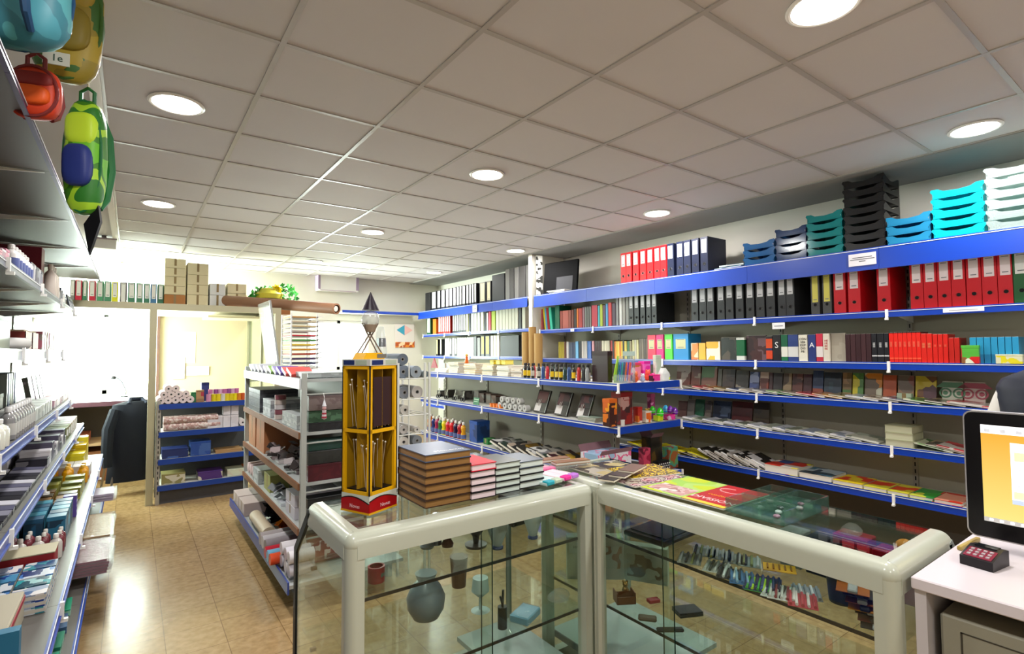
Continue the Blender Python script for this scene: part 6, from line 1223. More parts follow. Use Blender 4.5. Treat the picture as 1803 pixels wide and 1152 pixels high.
def roofbox(x0, x1, n, h, cols, nm, y=7.45):
    A, B = rf(x0, 515, y), rf(x1, 515, y); z = 1.991
    for i in range(n):
        hh = h[i % len(h)]; c = cols[i % len(cols)]
        place(carton(c, round((B.x-A.x)*.97, 3), .3, hh), 'cardboard_box', ((A.x+B.x)/2+.012*((i*3) % 3-1), y, z), 0, '%s box, %s in the %s stack on the office roof' % ({'#d8cca8': 'cream', '#a8703c': 'brown cardboard', '#d8d8d8': 'white'}[c], lvl(i, n), nm), 'box', 'boxes on the office roof'); z += hh+.003
CRM, BRN, WTE = '#d8cca8', '#a8703c', '#d8d8d8'
roofbox(291, 329, 5, [.2, .1, .11, .1, .11], [BRN, CRM, CRM, CRM, CRM], 'first')
roofbox(331, 369, 4, [.21, .12, .12, .14], [CRM], 'second')
roofbox(371, 399, 2, [.22, .14], [WTE], 'third'); roofbox(402, 436, 3, [.12, .13, .12], [BRN, CRM, CRM], 'fourth')
gx = rf(480, 515, 7.3)
root = place([('box', G().box(-.2, 0, 0, .2, .25, .2).mesh('box', M('#a86c3c', .6)))], 'gift_basket', (gx.x+.02, 7.3, 1.991), 0, 'brown box stuffed with yellow ribbon and green tissue on the office roof', 'gift box')
g = G(); r5 = random.Random(5)
def crump(g, c, rx, rz, mi, n=50):
    for i in range(n):
        a, b = r5.uniform(0, 2*PI), r5.uniform(-.2, 1.3); q = Vector((c[0]+rx*math.cos(a)*math.cos(b), c[1]+.1*math.sin(a)*math.cos(b), c[2]+rz*math.sin(b)))
        d1 = Vector((r5.uniform(-1, 1), r5.uniform(-1, 1), r5.uniform(-1, 1))).normalized()*.06; d2 = d1.orthogonal().normalized()*.05
        g._add([tuple(q), tuple(q+d1), tuple(q+d1+d2), tuple(q+d2*.6+Vector((0, 0, .02)))], [(0, 1, 2, 3)], mi)
crump(g, (.15, .1, .18), .17, .18, 0, 90); crump(g, (-.1, .1, .22), .15, .1, 0, 60)
o = link('green_tissue', g.mesh('green_tissue', M('#2c8a2c', .5), False), root); o['kind'] = 'stuff'
g = G(); g.lathe([(.0001, .33), (.11, .31), (.17, .24), (.16, .18)], 20, (-.04, .1, .02), cap=False); link('yellow_wrap', g.mesh('yellow_wrap', M('#c8c040', .4)), root)
g = G()
for k in range(10): a = 2*PI*k/10; g.tube([(.03, .02, .32), (.03+.06*math.cos(a), .0, .32+.06*math.sin(a)), (.03+.03*math.cos(a+.5), -.02, .32+.04*math.sin(a+.5))], .012, 5)
link('yellow_bow', g.mesh('yellow_bow', M('#f0d810', .4)), root)
A, B = Vector((.93, 7.3, 2.14)), Vector((1.80, 5.75, 1.965))
d = B-A
o = place([('tube', G().lathe([(.045, 0), (.06, 0), (.06, d.length), (.045, d.length)], 20, cap=False).mesh('tube', M('#8a6248', .6))), ('inner_roll', G().cyl((0, 0, 0), .03, .02, d.length-.01, 14).mesh('inner_roll', M('#d8d0c0', .6)))], 'kraft_tube', A, 0, 'long brown cardboard tube resting on the office roof edge', 'cardboard tube')
o.rotation_euler = d.to_track_quat('Z', 'Y').to_euler()
place(G().box(0, 0, 0, .5, .35, .012).mesh('board', M('#b8b0a0', .5)), 'flat_board', (.6, 6.55, 1.992), R(-6), 'thin grey board lying flat on the office roof front', 'board')
for (a, b, c_, d_, cols, lab) in ((308, 345, 640, 585, ('#ece8e0', '#ece8e0'), 'blank white paper sheet pinned on the office back panel'), (302, 326, 668, 628, ('#d0ccd0', '#b8b4bc', '#e0dce0'), 'printed grey list pinned low on the office back panel'), (328, 368, 662, 645, ('#c8c4d8', '#e0dce8'), 'small lilac lined note on the office back panel')):
    A, B = ony(a, c_, 8.11), ony(b, d_, 8.11)
    place(G().box(0, -.002, 0, B.x-A.x, 0, B.z-A.z).mesh('sheet', printed(cols, 20, 2)), 'pinned_paper', (A.x, 8.118-.004*(b % 3), A.z), 0, lab, 'paper')
# window desk, chair with jacket
root = tag(link('office_desk', None, None, (-.78, 7.55, 0)), 'dark-edged office desk under the bright window', 'desk')
def p(n, g, m): return link(n, g.mesh(n, m), root)
p('desktop', G().box(0, 0, .92, 1.0, 1.15, .95), M('#e8e4e0', .3)); p('dark_edge', G().box(0, -.012, .9, 1.0, 0, .952), M('#4a2c34', .5))
p('drawer_block', G().box(.1, .35, .0, .62, .95, .35), M('#8a5a38', .5)); p('shelf', G().box(.1, .3, .42, .9, .9, .45), M('#c8a880', .5)); p('back_board', G().box(0, 1.08, 0, 1.0, 1.1, .9), M('#5a5450', .5)); p('side_board', G().box(.0, .1, 0, .02, 1.1, .9), M('#4a3c38', .5))
p('wood_box', G().box(.12, .32, .46, .4, .7, .56), M('#9c4c30', .5))
def chair():
    x, y = ony(236, 780, 7.1).x, 7.1
    root = tag(link('office_chair', None, None, (x, y, 0), (0, 0, R(10))), 'metal-legged chair covered by a dark navy jacket', 'chair')
    CH_ = M('#8a8078', .3, .8)
    link('seat', G().rbox(-.2, -.05, .44, .2, .35, .48, .015).mesh('seat', M('#2a2e3c', .7)), root)
    link('backrest', G().rbox(-.18, -.09, .5, .18, -.06, .92, .012).mesh('backrest', M('#2a2e3c', .7)), root)
    for sx in (-1, 1):
        for yy in (-.1, .36): link('leg', G().tube([(sx*.17, yy*.8+.03, .45), (sx*.22, yy-.05 if yy < 0 else yy+.04, .012)], .011, 8).mesh('leg', CH_), root)
    return x, y
cx_, cy_ = chair()
def jacket(x, y):
    g = G(); rows = [(.98, .1, .05), (.95, .2, .07), (.8, .235, .08), (.55, .225, .085), (.3, .235, .085), (.14, .24, .08)]
    n = 20; v = []
    for z, w_, d_ in rows:
        for i in range(n):
            a = 2*PI*i/n; q = 1+.06*math.sin(4*a+z*9); v.append((w_*q*math.cos(a), -.08+d_*q*math.sin(a), z))
    g._add(v, [(j*n+i, (j+1)*n+i, (j+1)*n+(i+1) % n, j*n+(i+1) % n) for j in range(len(rows)-1) for i in range(n)]+[tuple(range(n))], 0)
    root = place([('body', g.mesh('body', M('#121722', .85))), ('collar', G().tube([(-.08, -.14, .95), (-.05, -.05, 1.0), (.05, -.05, 1.0), (.08, -.14, .95)], .022, 8).mesh('collar', M('#1a2030', .85)))], 'navy_jacket', (x, y, 0), R(10), 'dark navy jacket hung over the office chair', 'jacket')
    for s in (-1, 1): link('sleeve', G().tube([(s*.19, -.1, .9), (s*.25, -.13, .7), (s*.26, -.15, .45), (s*.25, -.16, .32)], [.05, .055, .05, .045], 10).mesh('sleeve', M('#10151f', .85)), root)
jacket(cx_, cy_)
q = ony(222, 690, 8.2)
place([('base', G().lathe([(.06, 0), (.055, .015), (.01, .02)], 16).mesh('base', BLK)), ('arm', G().tube([(0, 0, .02), (.0, 0, .08), (-.05, 0, .2), (-.12, 0, .26)], .005, 6).mesh('arm', BLK)), ('shade', G().lathe([(.015, 0), (.03, -.04)], 14, (-.13, 0, .265), cap=False).mesh('shade', BLK))], 'desk_lamp', (q.x, 8.2, .95), 0, 'small black gooseneck lamp on the window desk', 'lamp')
q = ony(245, 695, 8.0); place(magazine(('#c08090', '#d8c8cc', '#b8788c'), .2, .15, .02, 3), 'paper_pile', (q.x, 8.0, .95), R(5), 'pinkish paper pile at the right of the window desk', 'papers')
# wall units high up
q = ony(558, 512, 8.7); q2 = ony(628, 488, 8.7)
place([('body', G().rbox(q.x, -.18, q.z, q2.x, 0, q2.z+.0, .01).mesh('body', M('#e8e6e2', .4))), ('end_cap', G().box(q.x-.006, -.185, q.z+.02, q.x+.03, .0, q2.z-.01).box(q2.x-.04, -.185, q.z+.03, q2.x+.006, 0, q2.z-.01).mesh('end_cap', M('#9a88a0', .4))), ('lower_flap', G().box(q.x+.03, -.19, q.z, q2.x-.04, -.17, q.z+.012).mesh('lower_flap', M('#b8a8b0', .4)))], 'air_conditioner', (0, 8.79, 0), 0, 'white wall air conditioner high on the back wall', 'air conditioner')
q = ony(160, 432, 6.9); q2 = ony(204, 452, 6.9)
place([('housing', G().rbox(q.x, 0, CZ-.14, q2.x, .1, CZ-.03, .006).mesh('housing', M('#e8e6e0', .4))), ('rim', G().box(q.x-.006, -.006, CZ-.045, q2.x+.006, .106, CZ-.03).mesh('rim', M('#a89ca0', .5))), ('stem', G().box((q.x+q2.x)/2-.02, .04, CZ-.03, (q.x+q2.x)/2+.02, .06, CZ).mesh('stem', M('#a89ca0', .5)))], 'emergency_light', (0, 6.9, 0), 0, 'white box-shaped emergency light under the ceiling, far left', 'light')
A, B = ony(703, 592, 8.6), ony(737, 570, 8.6)
o = place([('card', G().box(A.x, -.003, A.z-.1, B.x, 0, B.z).mesh('card', M('#d8d0c8', .5))), ('blue_half', G().prism([(A.x+.03, (A.z+B.z)/2), ((A.x+B.x)/2, B.z-.02), ((A.x+B.x)/2, A.z+.02)], -.005, -.003, 0, 'y').mesh('blue_half', M('#3a98b0', .5))), ('pink_half', G().prism([(B.x-.03, (A.z+B.z)/2), ((A.x+B.x)/2, B.z-.02), ((A.x+B.x)/2, A.z+.02)], -.005, -.003, 0, 'y').mesh('pink_half', M('#e0b0a8', .5)))], 'wall_card', (0, 8.79, 0), 0, 'pale wall card with a blue and pink diamond', 'poster')
A, B = ony(704, 612, 8.6), ony(738, 600, 8.6)
place(G().box(A.x, -.002, A.z, B.x, 0, B.z).mesh('strip', printed(('#d8802c', '#e8c8a0', '#b05020'), 20, 2)), 'wall_poster', (0, 8.79, 0), 0, 'orange striped poster below the diamond card', 'poster')
# ------------------------------------------------------------------ bay unit goods (behind the post)
def bx(px, Y=6.32): return ony(px, 720, Y).x
RB = paperroll('#d0c0bc', .33, .034, .3)
rows_ = [(0, [283, 296, 309, 322, 335]), (1, [288, 301, 314, 327]), (2, [296, 309])]
for lv_, xs_ in rows_:
    for i, px in enumerate(xs_): place(RB, 'bubble_roll', (bx(px), 6.32, .987+lv_*.058), 0, 'pale wrapped roll with dark core, %s in %s row, bay top shelf' % (nth(i, len(xs_)), ['the lowest', 'the middle', 'the upper'][lv_]), 'roll', 'pale rolls in the bay')
place(printbox(('#1c6a40', '#287a4c'), .05, .1, .1, 1), 'green_can', (bx(342), 6.35, .987), 0, 'small green carton beside the pale rolls', 'box')
place(printbox(('#8a6848', '#a88058', '#a03040'), .07, .1, .12, 2), 'brown_carton', (bx(352), 6.33, .987), 0, 'brown and red small carton on the bay top shelf', 'box')
place(printbox(('#1c2458', '#24306c'), .07, .1, .19, 3), 'navy_carton', (bx(364), 6.48, .987), 0, 'navy upright carton standing above its neighbours', 'box')
TC = [('#c88aa8', 'pink'), ('#c8b818', 'yellow'), ('#d8c020', 'yellow'), ('#c8c8c0', 'white'), ('#d8c428', 'yellow'), ('#d0bc20', 'yellow'), ('#d8c818', 'yellow'), ('#c87820', 'orange'), ('#b85020', 'rust')]
for i, px in enumerate([367, 376, 384, 392, 399, 406, 413, 420, 427]):
    place(stackroll(TC[i][0], .075, .024), 'ribbon_roll', (bx(px, 6.35), 6.345, .987), 0, '%s ribbon roll, %s of nine on the bay top shelf' % (TC[i][1], nth(i, 9)), 'ribbon roll', 'ribbon rolls')
    if i < 7: place(stackroll(['#b86a98', '#8a4888', '#c898b8'][i % 3], .05, .022), 'ribbon_roll', (bx(px+3, 6.35), 6.345, 1.064), 0, '%s ribbon roll on top of the row, %s of seven' % (['mauve', 'purple', 'lilac'][i % 3], nth(i, 7)), 'ribbon roll', 'upper ribbon rolls')
for i in range(4):
    L = .5 if i < 2 else .48
    p_ = [('fabric', G().lathe([(.0, 0), (.036, 0), (.036, L), (.0, L)], 18, (0, 0, .036), 'x', 0, cap=False).mesh('fabric', printed(('#c8b0a8', '#b09088', '#d8ccc4', '#a88078'), 60, i, .6, 'blocks')))]
    place(p_, 'oilcloth_roll', (.275, 6.36+.075*(i % 2), .713+.068*(i//2)), 0, 'pinkish patterned long roll, %s of four in the bay' % ['lower front', 'lower rear', 'upper front', 'upper rear'][i], 'roll', 'long patterned rolls')
for i, (px, h) in enumerate([(373, .11), (386, .14), (400, .14), (400, .14), (414, .14), (414, .14)]):
    up = 1 if i in (3, 5) else 0
    place(printbox(('#d0ccd0', '#c8c4c8'), .07, .1, h-.02, i), 'white_box', (bx(px), 6.33, .711+up*.125), 0, 'white upright box, %s on the bay second shelf' % ['leftmost', 'second from left', 'lower of the third column', 'upper of the third column', 'lower of the last column', 'upper of the last column'][i], 'box', 'white boxes in the bay')
place(paperroll('#d0c8c8', .2, .035, .3), 'white_roll', (bx(428), 6.32, .711), 0, 'short white roll at the right of the second bay shelf', 'roll')
for i, (px, w_, h, c, nm) in enumerate([(300, .22, .09, '#1c2c60', 'dark blue'), (345, .18, .14, '#24468c', 'blue'), (395, .25, .03, '#a88458', 'tan flat'), (440, .2, .02, '#c8bca8', 'pale flat')]): place(printbox((c, c, '#3c5c98') if i < 2 else (c, c), w_, .2, h, i), 'folder_box', (bx(px)+.05, 6.32, .443), 0, '%s pack on the third bay shelf' % nm, 'box')
for i, (px, w_, h, c, nm) in enumerate([(300, .2, .1, '#8a8454', 'olive wrapped'), (365, .22, .08, '#4a2c70', 'violet'), (410, .16, .07, '#c8d0b8', 'pale green'), (432, .08, .08, '#c86a28', 'orange')]): place(printbox((c, '#c8c4b0', c), w_, .2, h, i, 9, 'noise'), 'goods_pack', (bx(px)+.04, 6.32, .188), 0, '%s pack on the lowest bay shelf' % nm, 'pack')
# ------------------------------------------------------------------ middle island goods
MX = .86
def my(px, py, X=MX): return onx(px, py, X).y
PP = ['#c8ccd0', '#b8bcc4', '#d0d0d0', '#a8a8b8', '#c8c8cc', '#88b060', '#9890c0', '#5c4a98', '#d8605c', '#c84840']
PN = ['grey', 'blue grey', 'white', 'lilac grey', 'pale grey', 'green', 'lavender', 'violet', 'salmon', 'red']
for i in range(10):
    y = 5.22-i*.158
    place([('sheets', G().box(-.07, 0, 0, .07, .15, .02).mesh('sheets', M(PP[i], .5))), ('edge_card', G().box(-.07, -.002, 0, .07, 0, .021).mesh('edge_card', M('#e8e8e8', .5)))], 'paper_pack', (MX+.01, y, 1.331+.07*math.sin(R(18))), RZ, '%s paper pack, %s of ten leaning on the island top' % (PN[i], nth(i, 10)), 'paper pack', 'leaning paper packs', ry=R(18))
place(printbox(('#a0a8a8', '#8a9090'), .3, .34, .03, 1), 'flat_goods_tray', (.9, 3.59, 1.336), RZ, 'grey flat paper drawer at the near end of the island top', 'drawer box')
# card rack
root = tag(link('card_rack', None, None, (1.10, 4.75, 1.3345), s=(.72, 1, 1)), 'tall white rack of coloured card sheets standing on the island', 'card rack')
for x_, y_ in ((0, 0), (.3, 0), (0, .34), (.3, .34)): link('post', G().box(x_, y_, 0, x_+.015, y_+.015, .5).mesh('post', CLIP), root)
RC = ['#d0c8b8', '#302850', '#4a3458', '#a83c24', '#c88a20', '#d8b428', '#4a8a3c', '#c02030', '#c0b8a8', '#c8b080', '#d0c0a0', '#c89858']
for i in range(12):
    z_ = .02+i*.04; s_ = link('tray', G().box(.0, 0, z_-.004, .3, .34, z_-.001).mesh('tray', CLIP), root)
    link('card_sheets', G().box(.016, -.01, z_, .285, .33, z_+.013).mesh('card_sheets', M(RC[i], .5)), root)
    link('white_card_sheets', G().prism([(.29, z_), (.4, z_+.02), (.29, z_+.012)], 0, .3, 0, 'y').mesh('white_card_sheets', M('#e8e4e4', .5)), root)
place([('panel', G().box(0, 0, 0, .012, .5, .62).mesh('panel', CLEAR)), ('edge', G().box(-.002, -.01, 0, .014, 0, .62).mesh('edge', M('#b8bcb8', .3)))], 'plastic_divider', (1.04, 4.9, 1.331), 0, 'tall clear plastic divider leaning beside the card rack', 'divider', ry=R(-8))
# second level: dark reams
for i in range(5): place(printbox(('#3a3c44' if i % 2 == 0 else '#55575e', '#484a50'), .5, .3, .035, i), 'dark_paper_ream', (MX+.005, 5.0, 1.002+i*.037), RZ, 'dark grey paper ream, %s of five on the island second shelf' % lvl(i, 5), 'paper ream', 'dark grey reams')
for i in range(4): place(printbox((['#b8bcc0', '#c8ccd0', '#8a9094'][i % 3], '#a0a4a8'), .28, .26, .03, i), 'transparent_ream', (MX+.01, 4.5, 1.002+i*.032), RZ, 'pale grey film pack, %s of four beside the dark reams' % lvl(i, 4), 'film pack', 'pale film packs')
for i in range(5): place(stackroll(['#c8b8b0', '#8a5058', '#d0c8c8'][i % 3], .035, .04), 'yarn_ball', (MX+.05, 4.22, 1.002+i*.036), 0, 'pinkish reel, %s of the stacked five' % lvl(i, 5), 'reel', 'stacked reels')
for i in range(3): place(printbox(('#a8acac', '#989c9c', '#c8ccc8'), .4, .28, .028, i), 'white_ream', (MX+.005, 3.75, 1.002+i*.03), RZ, 'light grey flat pack, %s of three at the near end' % lvl(i, 3), 'flat pack', 'light grey flat packs')
# third level: cartons
place(carton('#a87048', .3, .3, .25), 'cardboard_box', (MX+.01, 5.1, .691), RZ, 'brown cardboard box, left of two on the island third shelf', 'box')
place(carton('#a86c44', .32, .3, .26), 'cardboard_box', (MX+.01, 4.74, .691), RZ, 'brown cardboard box, right of two on the island third shelf', 'box')
def crumple(name, x, y, z, w, d, h, cols, label, seed, n=60):
    g = G(); r6 = random.Random(seed)
    for i in range(n):
        q = Vector((r6.uniform(0, d), r6.uniform(-w/2, w/2), r6.uniform(.01, h*.75))); d1 = Vector((r6.uniform(-1, 1), r6.uniform(-1, 1), r6.uniform(-.6, .6))).normalized()*.07; d2 = d1.cross(Vector((r6.uniform(-1, 1), r6.uniform(-1, 1), 1))).normalized()*.05
        P = [q, q+d1, q+d1+d2, q+d2]; P = [Vector((a.x, a.y, max(.002, min(h, a.z)))) for a in P]
        g._add([tuple(a) for a in P], [(0, 1, 2), (0, 2, 3)], i % len(cols))
    g.box(0, -w/2, 0, d, w/2, .02, 0)
    return place(g.mesh('crumple', [M(c, .25) for c in cols], False), name, (x, y, z), 0, label, 'pack')
crumple('foil_pack', MX+.02, 4.25, .691, .28, .22, .12, ['#c8c0c0', '#8a8484', '#3a3434', '#a89898'], 'crumpled silver foil packs on the island third shelf', 1)
crumple('foil_pack', MX+.04, 3.82, .691, .28, .2, .09, ['#6a6060', '#3c3434', '#a8a0a0'], 'crumpled dark foil pack at the near end of the third shelf', 2)
# fourth level
for i in range(3):
    place(G().lathe([(.001, 0), (.045, .01), (.05, .15), (.045, .29), (.001, .3)], 16, (0, 0, .05), 'y').mesh('bag_roll', M('#c0a8a8', .5)), 'bag_roll', (MX, 5.25-.11*i, .421), RZ, 'pinkish fabric roll, %s of three on the island fourth shelf' % nth(i, 3), 'roll', 'pinkish fabric rolls')
for i in range(3): place(printbox(('#a8aeb0', '#8a9498', '#c8ccd0'), .22, .3, .035, i), 'grey_flat_box', (MX-.0, 4.85, .421+.037*i), RZ, 'grey green flat box, %s of three on the fourth shelf' % lvl(i, 3), 'box', 'grey green flat boxes')
place(carton('#9a9a58', .22, .28, .13), 'green_box', (MX+.02, 4.5, .421), RZ, 'yellow-green box on the island fourth shelf', 'box')
crumple('clear_pack', MX+.01, 4.15, .421, .35, .25, .1, ['#c8ccd0', '#8a9094', '#5a6064'], 'shiny clear packs on the island fourth shelf', 3)
for i in range(2): place(carton('#d0ccd4', .24, .3, .075), 'white_carton', (MX+.01, 3.72, .421+.078*i), RZ, 'white carton at the near end of the fourth shelf, %s' % ['lower', 'upper'][i], 'box')
# base level
BXX = .76; ZB = .181
for i in range(2): place(carton('#b8a8a4', .26, .35, .1), 'pink_carton', (BXX, 5.15-.28*i, ZB), RZ, 'pale pinkish pack on the island base, %s of two' % ['left', 'right'][i], 'pack')
place(G().lathe([(.001, 0), (.045, 0), (.045, .5), (.001, .5)], 18, (0, 0, .045), 'y').mesh('roll', M('#b8a890', .5)), 'paper_roll', (.81, 4.05, ZB), R(0), 'beige roll lying along the island base edge', 'roll')
crumple('dark_bag', .9, 4.55, ZB, .22, .22, .16, ['#1c1c22', '#2a2c34', '#16161a'], 'black crumpled bag on the island base', 4, 80)
crumple('orange_pack', .92, 4.17, ZB, .16, .22, .12, ['#d86a10', '#e8902c', '#8a3c10'], 'shiny orange pack beside the black bag', 5, 60)
for i in range(3): place(G().lathe([(.001, 0), (.04, 0), (.04, .38), (.001, .38)], 16, (0, 0, .04), 'y').mesh('roll', M(['#a8a0a0', '#c0bcc0', '#8a8488'][i], .4)), 'wrapping_roll', (BXX-.03, 3.93-.085*i, ZB+.022), RZ+R(2), '%s wrapping roll on the island base, %s of three greys' % (['mid grey', 'pale grey', 'dark grey'][i], nth(i, 3)), 'roll')
for i, (c, nm) in enumerate([('#b81830', 'crimson'), ('#6aa8c8', 'light blue'), ('#d84c20', 'orange')]): place(G().lathe([(.001, 0), (.034, 0), (.034, .3), (.001, .3)], 16, (0, 0, .034), 'y').mesh('roll', M(c, .4)), 'wrapping_roll', (BXX-.05, 3.66-.072*i, ZB+.022), RZ, '%s wrapping roll poking out of the island base' % nm, 'roll')
for i in range(6): place(G().lathe([(.001, 0), (.036, 0), (.036, .14), (.001, .14)], 14, (0, 0, .036), 'y').mesh('roll', M(['#c0bcc4', '#d0ccd0'][i % 2], .4)), 'tissue_roll', (BXX+.0, [3.457, 3.345, 3.268][i % 3], ZB+.022+.073*(i//3)), RZ, 'white tissue roll, %s row, %s of three at the near corner' % (['lower', 'upper'][i//3], nth(i % 3, 3)), 'roll', 'white tissue rolls')
# right half of the island, seen through its open end
for i, (z_, h, cols, nm) in enumerate([(1.002, .05, ('#1c1c20', '#26262a'), 'black'), (1.055, .07, ('#2c4a34', '#486a50', '#2c4a34'), 'green dotted'), (1.13, .09, ('#6a5a5a', '#7a6c6a'), 'grey'), (.691, .1, ('#4a1420', '#541824'), 'dark red'), (.795, .08, ('#343434', '#2c2c2c'), 'charcoal'), (.88, .06, ('#1c3c34', '#243c38'), 'dark green'), (.421, .1, ('#6a6a68', '#5c5c5a'), 'slate'), (.525, .06, ('#1c1c1e', '#242426'), 'black felt'), (.19, .15, ('#8a3034', '#d0c0b8', '#7a2c30'), 'red and white patterned')]):
    place(printbox(cols, .34, .1, h, i, 30), 'craft_sheet_pile', (1.075, 3.425, z_), 0, '%s craft sheet pile in the near end of the island' % nm, 'sheet pile', 'sheet piles in the island end', s=(1 if i < 9 else 1, 1, 1))
root = place([('body', G().lathe([(.001, 0), (.016, .01), (.012, .05), (.014, .06)], 10).mesh('body', M('#d8c8cc', .5))), ('hat', G().lathe([(.014, .085), (.001, .13)], 10).mesh('hat', M('#d0d0d4', .5))), ('head', G().ball((0, 0, .073), .013).mesh('head', M('#c89a98', .5))), ('stripes', G().lathe([(.0165, .012), (.0165, .022)], 10, cap=False).lathe([(.0145, .035), (.0142, .045)], 10, cap=False).mesh('stripes', M('#a03040', .5))), ('hanging_cord', G().tube([(0, 0, .13), (0, .0, .14), (0, .02, .165)], .0015, 4).mesh('hanging_cord', CLIP))], 'hanging_doll', (.985, 3.375, 1.075), 0, 'small red and white striped doll hanging at the island end', 'doll')
# wire rack with paper rolls
root = tag(link('wire_rack', None, None, (1.47, 3.36, 0)), 'white wire rack holding till rolls, right of the yellow tower', 'wire rack')
WW = M('#d8dad4', .35)
for x_ in (0, .08, .2, .235): link('post', G().tube([(x_, 0, .0), (x_, 0, 1.42)], .005 if x_ in (.08,) else .009, 6).mesh('post', WW), root); 
for x_ in (0, .235): link('post', G().tube([(x_, .45, 0), (x_, .45, 1.42)], .009, 6).mesh('post', WW), root)
zs = [.60, .72, .84, .93, 1.06, 1.17, 1.31]
for z_ in zs:
    g = G().tube([(0, -.0, z_), (.235, 0, z_)], .004, 5)
    for k in range(6): g.tube([(.235*k/5, 0, z_), (.235*k/5, .45, z_)], .0025, 4)
    link('wire_shelf', g.mesh('wire_shelf', WW), root)
rr = {0: [(.05, .045), (.16, .048)], 1: [(.05, .034), (.115, .026), (.175, .028)], 2: [(.05, .036), (.15, .036)], 3: [(.05, .03), (.15, .022)], 4: [(.06, .033)], 5: [(.055, .042), (.15, .042)], 6: [(.045, .045), (.14, .042), (.21, .025)]}
ci = 0
for k, rs_ in rr.items():
    for i, (x_, r_) in enumerate(rs_):
        col = ['#c8c4bc', '#b8b4b0', '#7a8088', '#d0ccc4'][(ci*3) % 4] if k < 6 else ['#6a7480', '#8a949c', '#7a868c'][i]
        place(paperroll(col, .3, r_, .33), 'till_roll', (1.47+x_, 3.375, zs[k]+.0045), 0, '%s paper roll, %s on the wire rack %s tier' % ('grey blue' if k == 6 else 'pale', nth(i, len(rs_)), ['lowest', 'second lowest', 'third lowest', 'middle', 'third highest', 'second highest', 'top'][k]), 'paper roll', 'rolls in the wire rack'); ci += 1
place(paperroll('#5a646e', .3, .04, .33), 'till_roll', (1.51, 3.375, zs[6]+.0945), 0, 'dark grey blue paper roll crowning the wire rack', 'paper roll')
place([('flask', G().lathe([(.07, 0), (.06, .02), (.03, .3), (.02, .34)], 18, cap=False).mesh('flask', CLEAR)), ('stopper', G().box(-.02, -.02, .2, .03, .02, .26).mesh('stopper', BLK))], 'plastic_funnel', (1.40, 3.5, 1.332), 0, 'tall clear plastic cone behind the yellow tower', 'funnel')
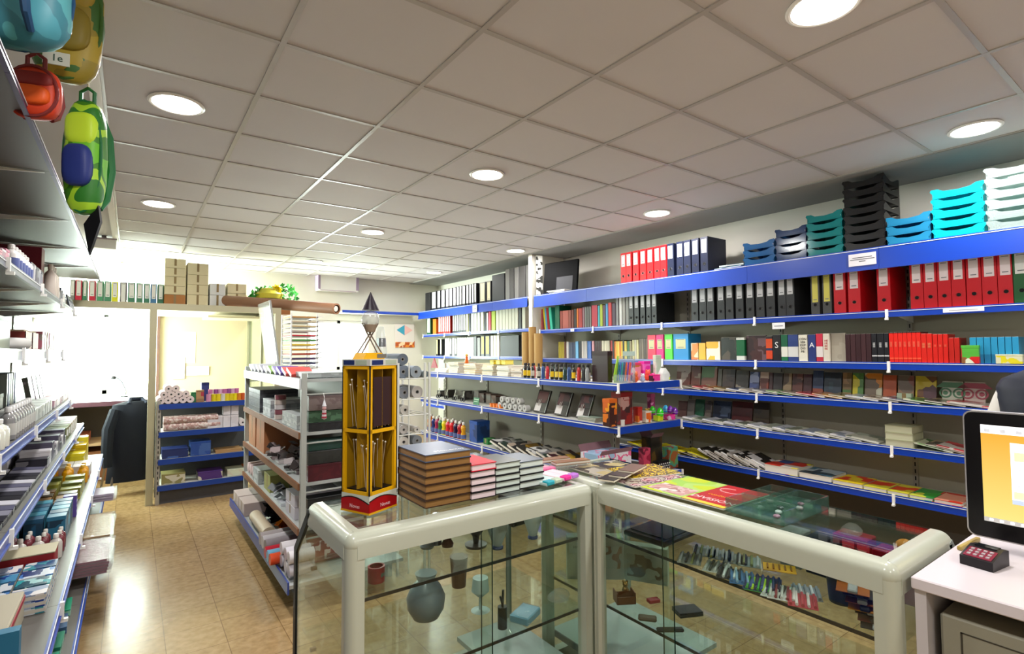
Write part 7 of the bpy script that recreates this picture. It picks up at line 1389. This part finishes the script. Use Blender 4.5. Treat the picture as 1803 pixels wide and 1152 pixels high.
# ------------------------------------------------------------------ person behind the monitor
def person():
    root = tag(link('person', None, None, (3.02, .42, 0), (0, 0, R(-90))), 'person in a dark navy quilted vest and white sleeves, behind the monitor', 'person')
    J = {'pelvis': ((0, 0, .88), .13), 'belly': ((0, 0, 1.02), .125), 'chest': ((0, .0, 1.2), .13), 'upper': ((0, 0, 1.32), .10), 'neck': ((0, -.01, 1.42), .052), 'neck2': ((0, -.015, 1.465), .05)}
    for s, n in ((-1, 'l'), (1, 'r')):
        J['sh'+n] = ((s*.155, 0, 1.345), .06); J['el'+n] = ((s*.235, -.02, 1.08), .042); J['wr'+n] = ((s*.2, -.22, .98), .027); J['hd'+n] = ((s*.19, -.28, .975), .03)
        J['hip'+n] = ((s*.1, 0, .82), .085); J['kn'+n] = ((s*.11, -.01, .47), .058); J['an'+n] = ((s*.11, .02, .1), .04); J['ft'+n] = ((s*.12, -.12, .04), .035)
    E_ = [('pelvis', 'belly'), ('belly', 'chest'), ('chest', 'upper'), ('upper', 'neck'), ('neck', 'neck2')]
    for n in 'lr': E_ += [('upper', 'sh'+n), ('sh'+n, 'el'+n), ('el'+n, 'wr'+n), ('wr'+n, 'hd'+n), ('pelvis', 'hip'+n), ('hip'+n, 'kn'+n), ('kn'+n, 'an'+n), ('an'+n, 'ft'+n)]
    for n, s in (('l', -1), ('r', 1)):
        for k in range(4):
            b = 'f%d%s' % (k, n); x0 = s*.19+(k-1.5)*.017
            J[b+'a'] = ((x0, -.325, .975), .0095); J[b+'b'] = ((x0, -.355-(.006 if k in (1, 2) else 0), .962), .0085); J[b+'c'] = ((x0, -.37, .945), .0075)
            E_ += [('hd'+n, b+'a'), (b+'a', b+'b'), (b+'b', b+'c')]
        b = 't'+n; J[b+'a'] = ((s*.19-s*.035, -.285, .97), .011); J[b+'b'] = ((s*.19-s*.05, -.315, .96), .0095); E_ += [('hd'+n, b+'a'), (b+'a', b+'b')]
    names = list(J); me = bpy.data.meshes.new('body'); me.from_pydata([J[n][0] for n in names], [(names.index(a), names.index(b)) for a, b in E_], [])
    o = bpy.data.objects.new('tmp', me); COL.objects.link(o)
    sk = o.modifiers.new('s', 'SKIN'); ss = o.modifiers.new('u', 'SUBSURF'); ss.levels = 2
    for i, n in enumerate(names): me.skin_vertices[0].data[i].radius = (J[n][1], J[n][1]*(.78 if n in ('chest', 'belly', 'pelvis', 'upper') else 1)); 
    me.skin_vertices[0].data[0].use_root = True
    dg = bpy.context.evaluated_depsgraph_get(); body = bpy.data.meshes.new_from_object(o.evaluated_get(dg)); bpy.data.objects.remove(o)
    SKIN = M('#b88468', .5); SHIRT = M('#d8d4cc', .7); TR = M('#20242c', .8)
    body.materials.clear()
    for q in (SKIN, SHIRT, TR): body.materials.append(q)
    for pl in body.polygons:
        c = pl.center; pl.material_index = 2 if c.z < .9 and abs(c.y) < .2 and not (abs(c.x) > .17 and c.z > .85) else (0 if (c.z > 1.42 or c.y < -.2) else 1)
        if c.z < .12: pl.material_index = 2
    body.shade_smooth(); link('body', body, root)
    g = G(); n = 28; v = []; rows = [(.86, .185, .14), (.95, .18, .14), (1.1, .185, .145), (1.25, .2, .145), (1.33, .205, .13), (1.37, .19, .11), (1.40, .13, .09), (1.425, .085, .078), (1.47, .078, .075)]
    fine = []
    for a, b in zip(rows[:-1], rows[1:]):
        for k in range(4): t = k/4; fine.append(tuple(a[i]+(b[i]-a[i])*t for i in range(3)))
    fine.append(rows[-1])
    for z, w_, d_ in fine:
        pf = 1+.02*abs(math.sin(z*55))
        for i in range(n):
            a = 2*PI*i/n; v.append((w_*pf*math.copysign(abs(math.cos(a))**.85, math.cos(a)), d_*pf*math.sin(a)-.005, z))
    g._add(v, [(j*n+i, j*n+(i+1) % n, (j+1)*n+(i+1) % n, (j+1)*n+i) for j in range(len(fine)-1) for i in range(n)], 0)
    link('vest', g.mesh('vest', M('#1a1e2c', .55)), root)
    h = G(); nn, kk = 22, 16; v = []
    for j in range(kk+1):
        t = PI*j/kk
        for i in range(nn):
            a = 2*PI*i/nn; x, y, z = math.sin(t)*math.cos(a), math.sin(t)*math.sin(a), -math.cos(t)
            w_ = .074*(1-.22*max(0, -z)**2); d_ = .095*(1-.1*max(0, -z)); Y = y*d_
            if y < -.9 and abs(x) < .3 and -.35 < z < .1: Y -= .018*(1-abs(x)/.3)*(1 if z < 0 else .5)
            if y < 0 and .02 < z < .25 and .2 < abs(x) < .55: Y += .008
            v.append((x*w_, Y, z*.12))
    h._add(v, [(j*nn+i, j*nn+(i+1) % nn, (j+1)*nn+(i+1) % nn, (j+1)*nn+i) for j in range(kk) for i in range(nn)], 0)
    h.ball((-.074, .005, -.005), .008, .018, .028, 8, 6).ball((.074, .005, -.005), .008, .018, .028, 8, 6)
    hd = link('head', h.mesh('head', SKIN), root, (0, -.02, 1.565), (R(8), 0, 0))
    link('eye', G().ball((-.028, -.083, .012), .009, .005, .006, 8, 5).mesh('eye', M('#e8e4e0', .3)), hd); link('eye', G().ball((.028, -.083, .012), .009, .005, .006, 8, 5).mesh('eye', M('#e8e4e0', .3)), hd)
    link('mouth', G().rbox(-.022, -.094, -.062, .022, -.078, -.052, .004).mesh('mouth', M('#9c5048', .5)), hd)
    hr = G(); v = []
    for j in range(9):
        t = PI*(1-j/8*.58)
        for i in range(nn):
            a = 2*PI*i/nn; x, y, z = math.sin(t)*math.cos(a), math.sin(t)*math.sin(a), -math.cos(t)
            lowf = .02 if y > -.3 else -.0
            v.append((x*.081, y*.1+.004+(.02 if (y < -.5 and z < .55) else 0), z*.127-(.05*(1-z) if y > -.3 else 0)))
    hr._add(v, [(j*nn+i, (j+1)*nn+i, (j+1)*nn+(i+1) % nn, j*nn+(i+1) % nn) for j in range(8) for i in range(nn)], 0)
    link('hair', hr.mesh('hair', M('#2a201c', .7)), hd)
person()
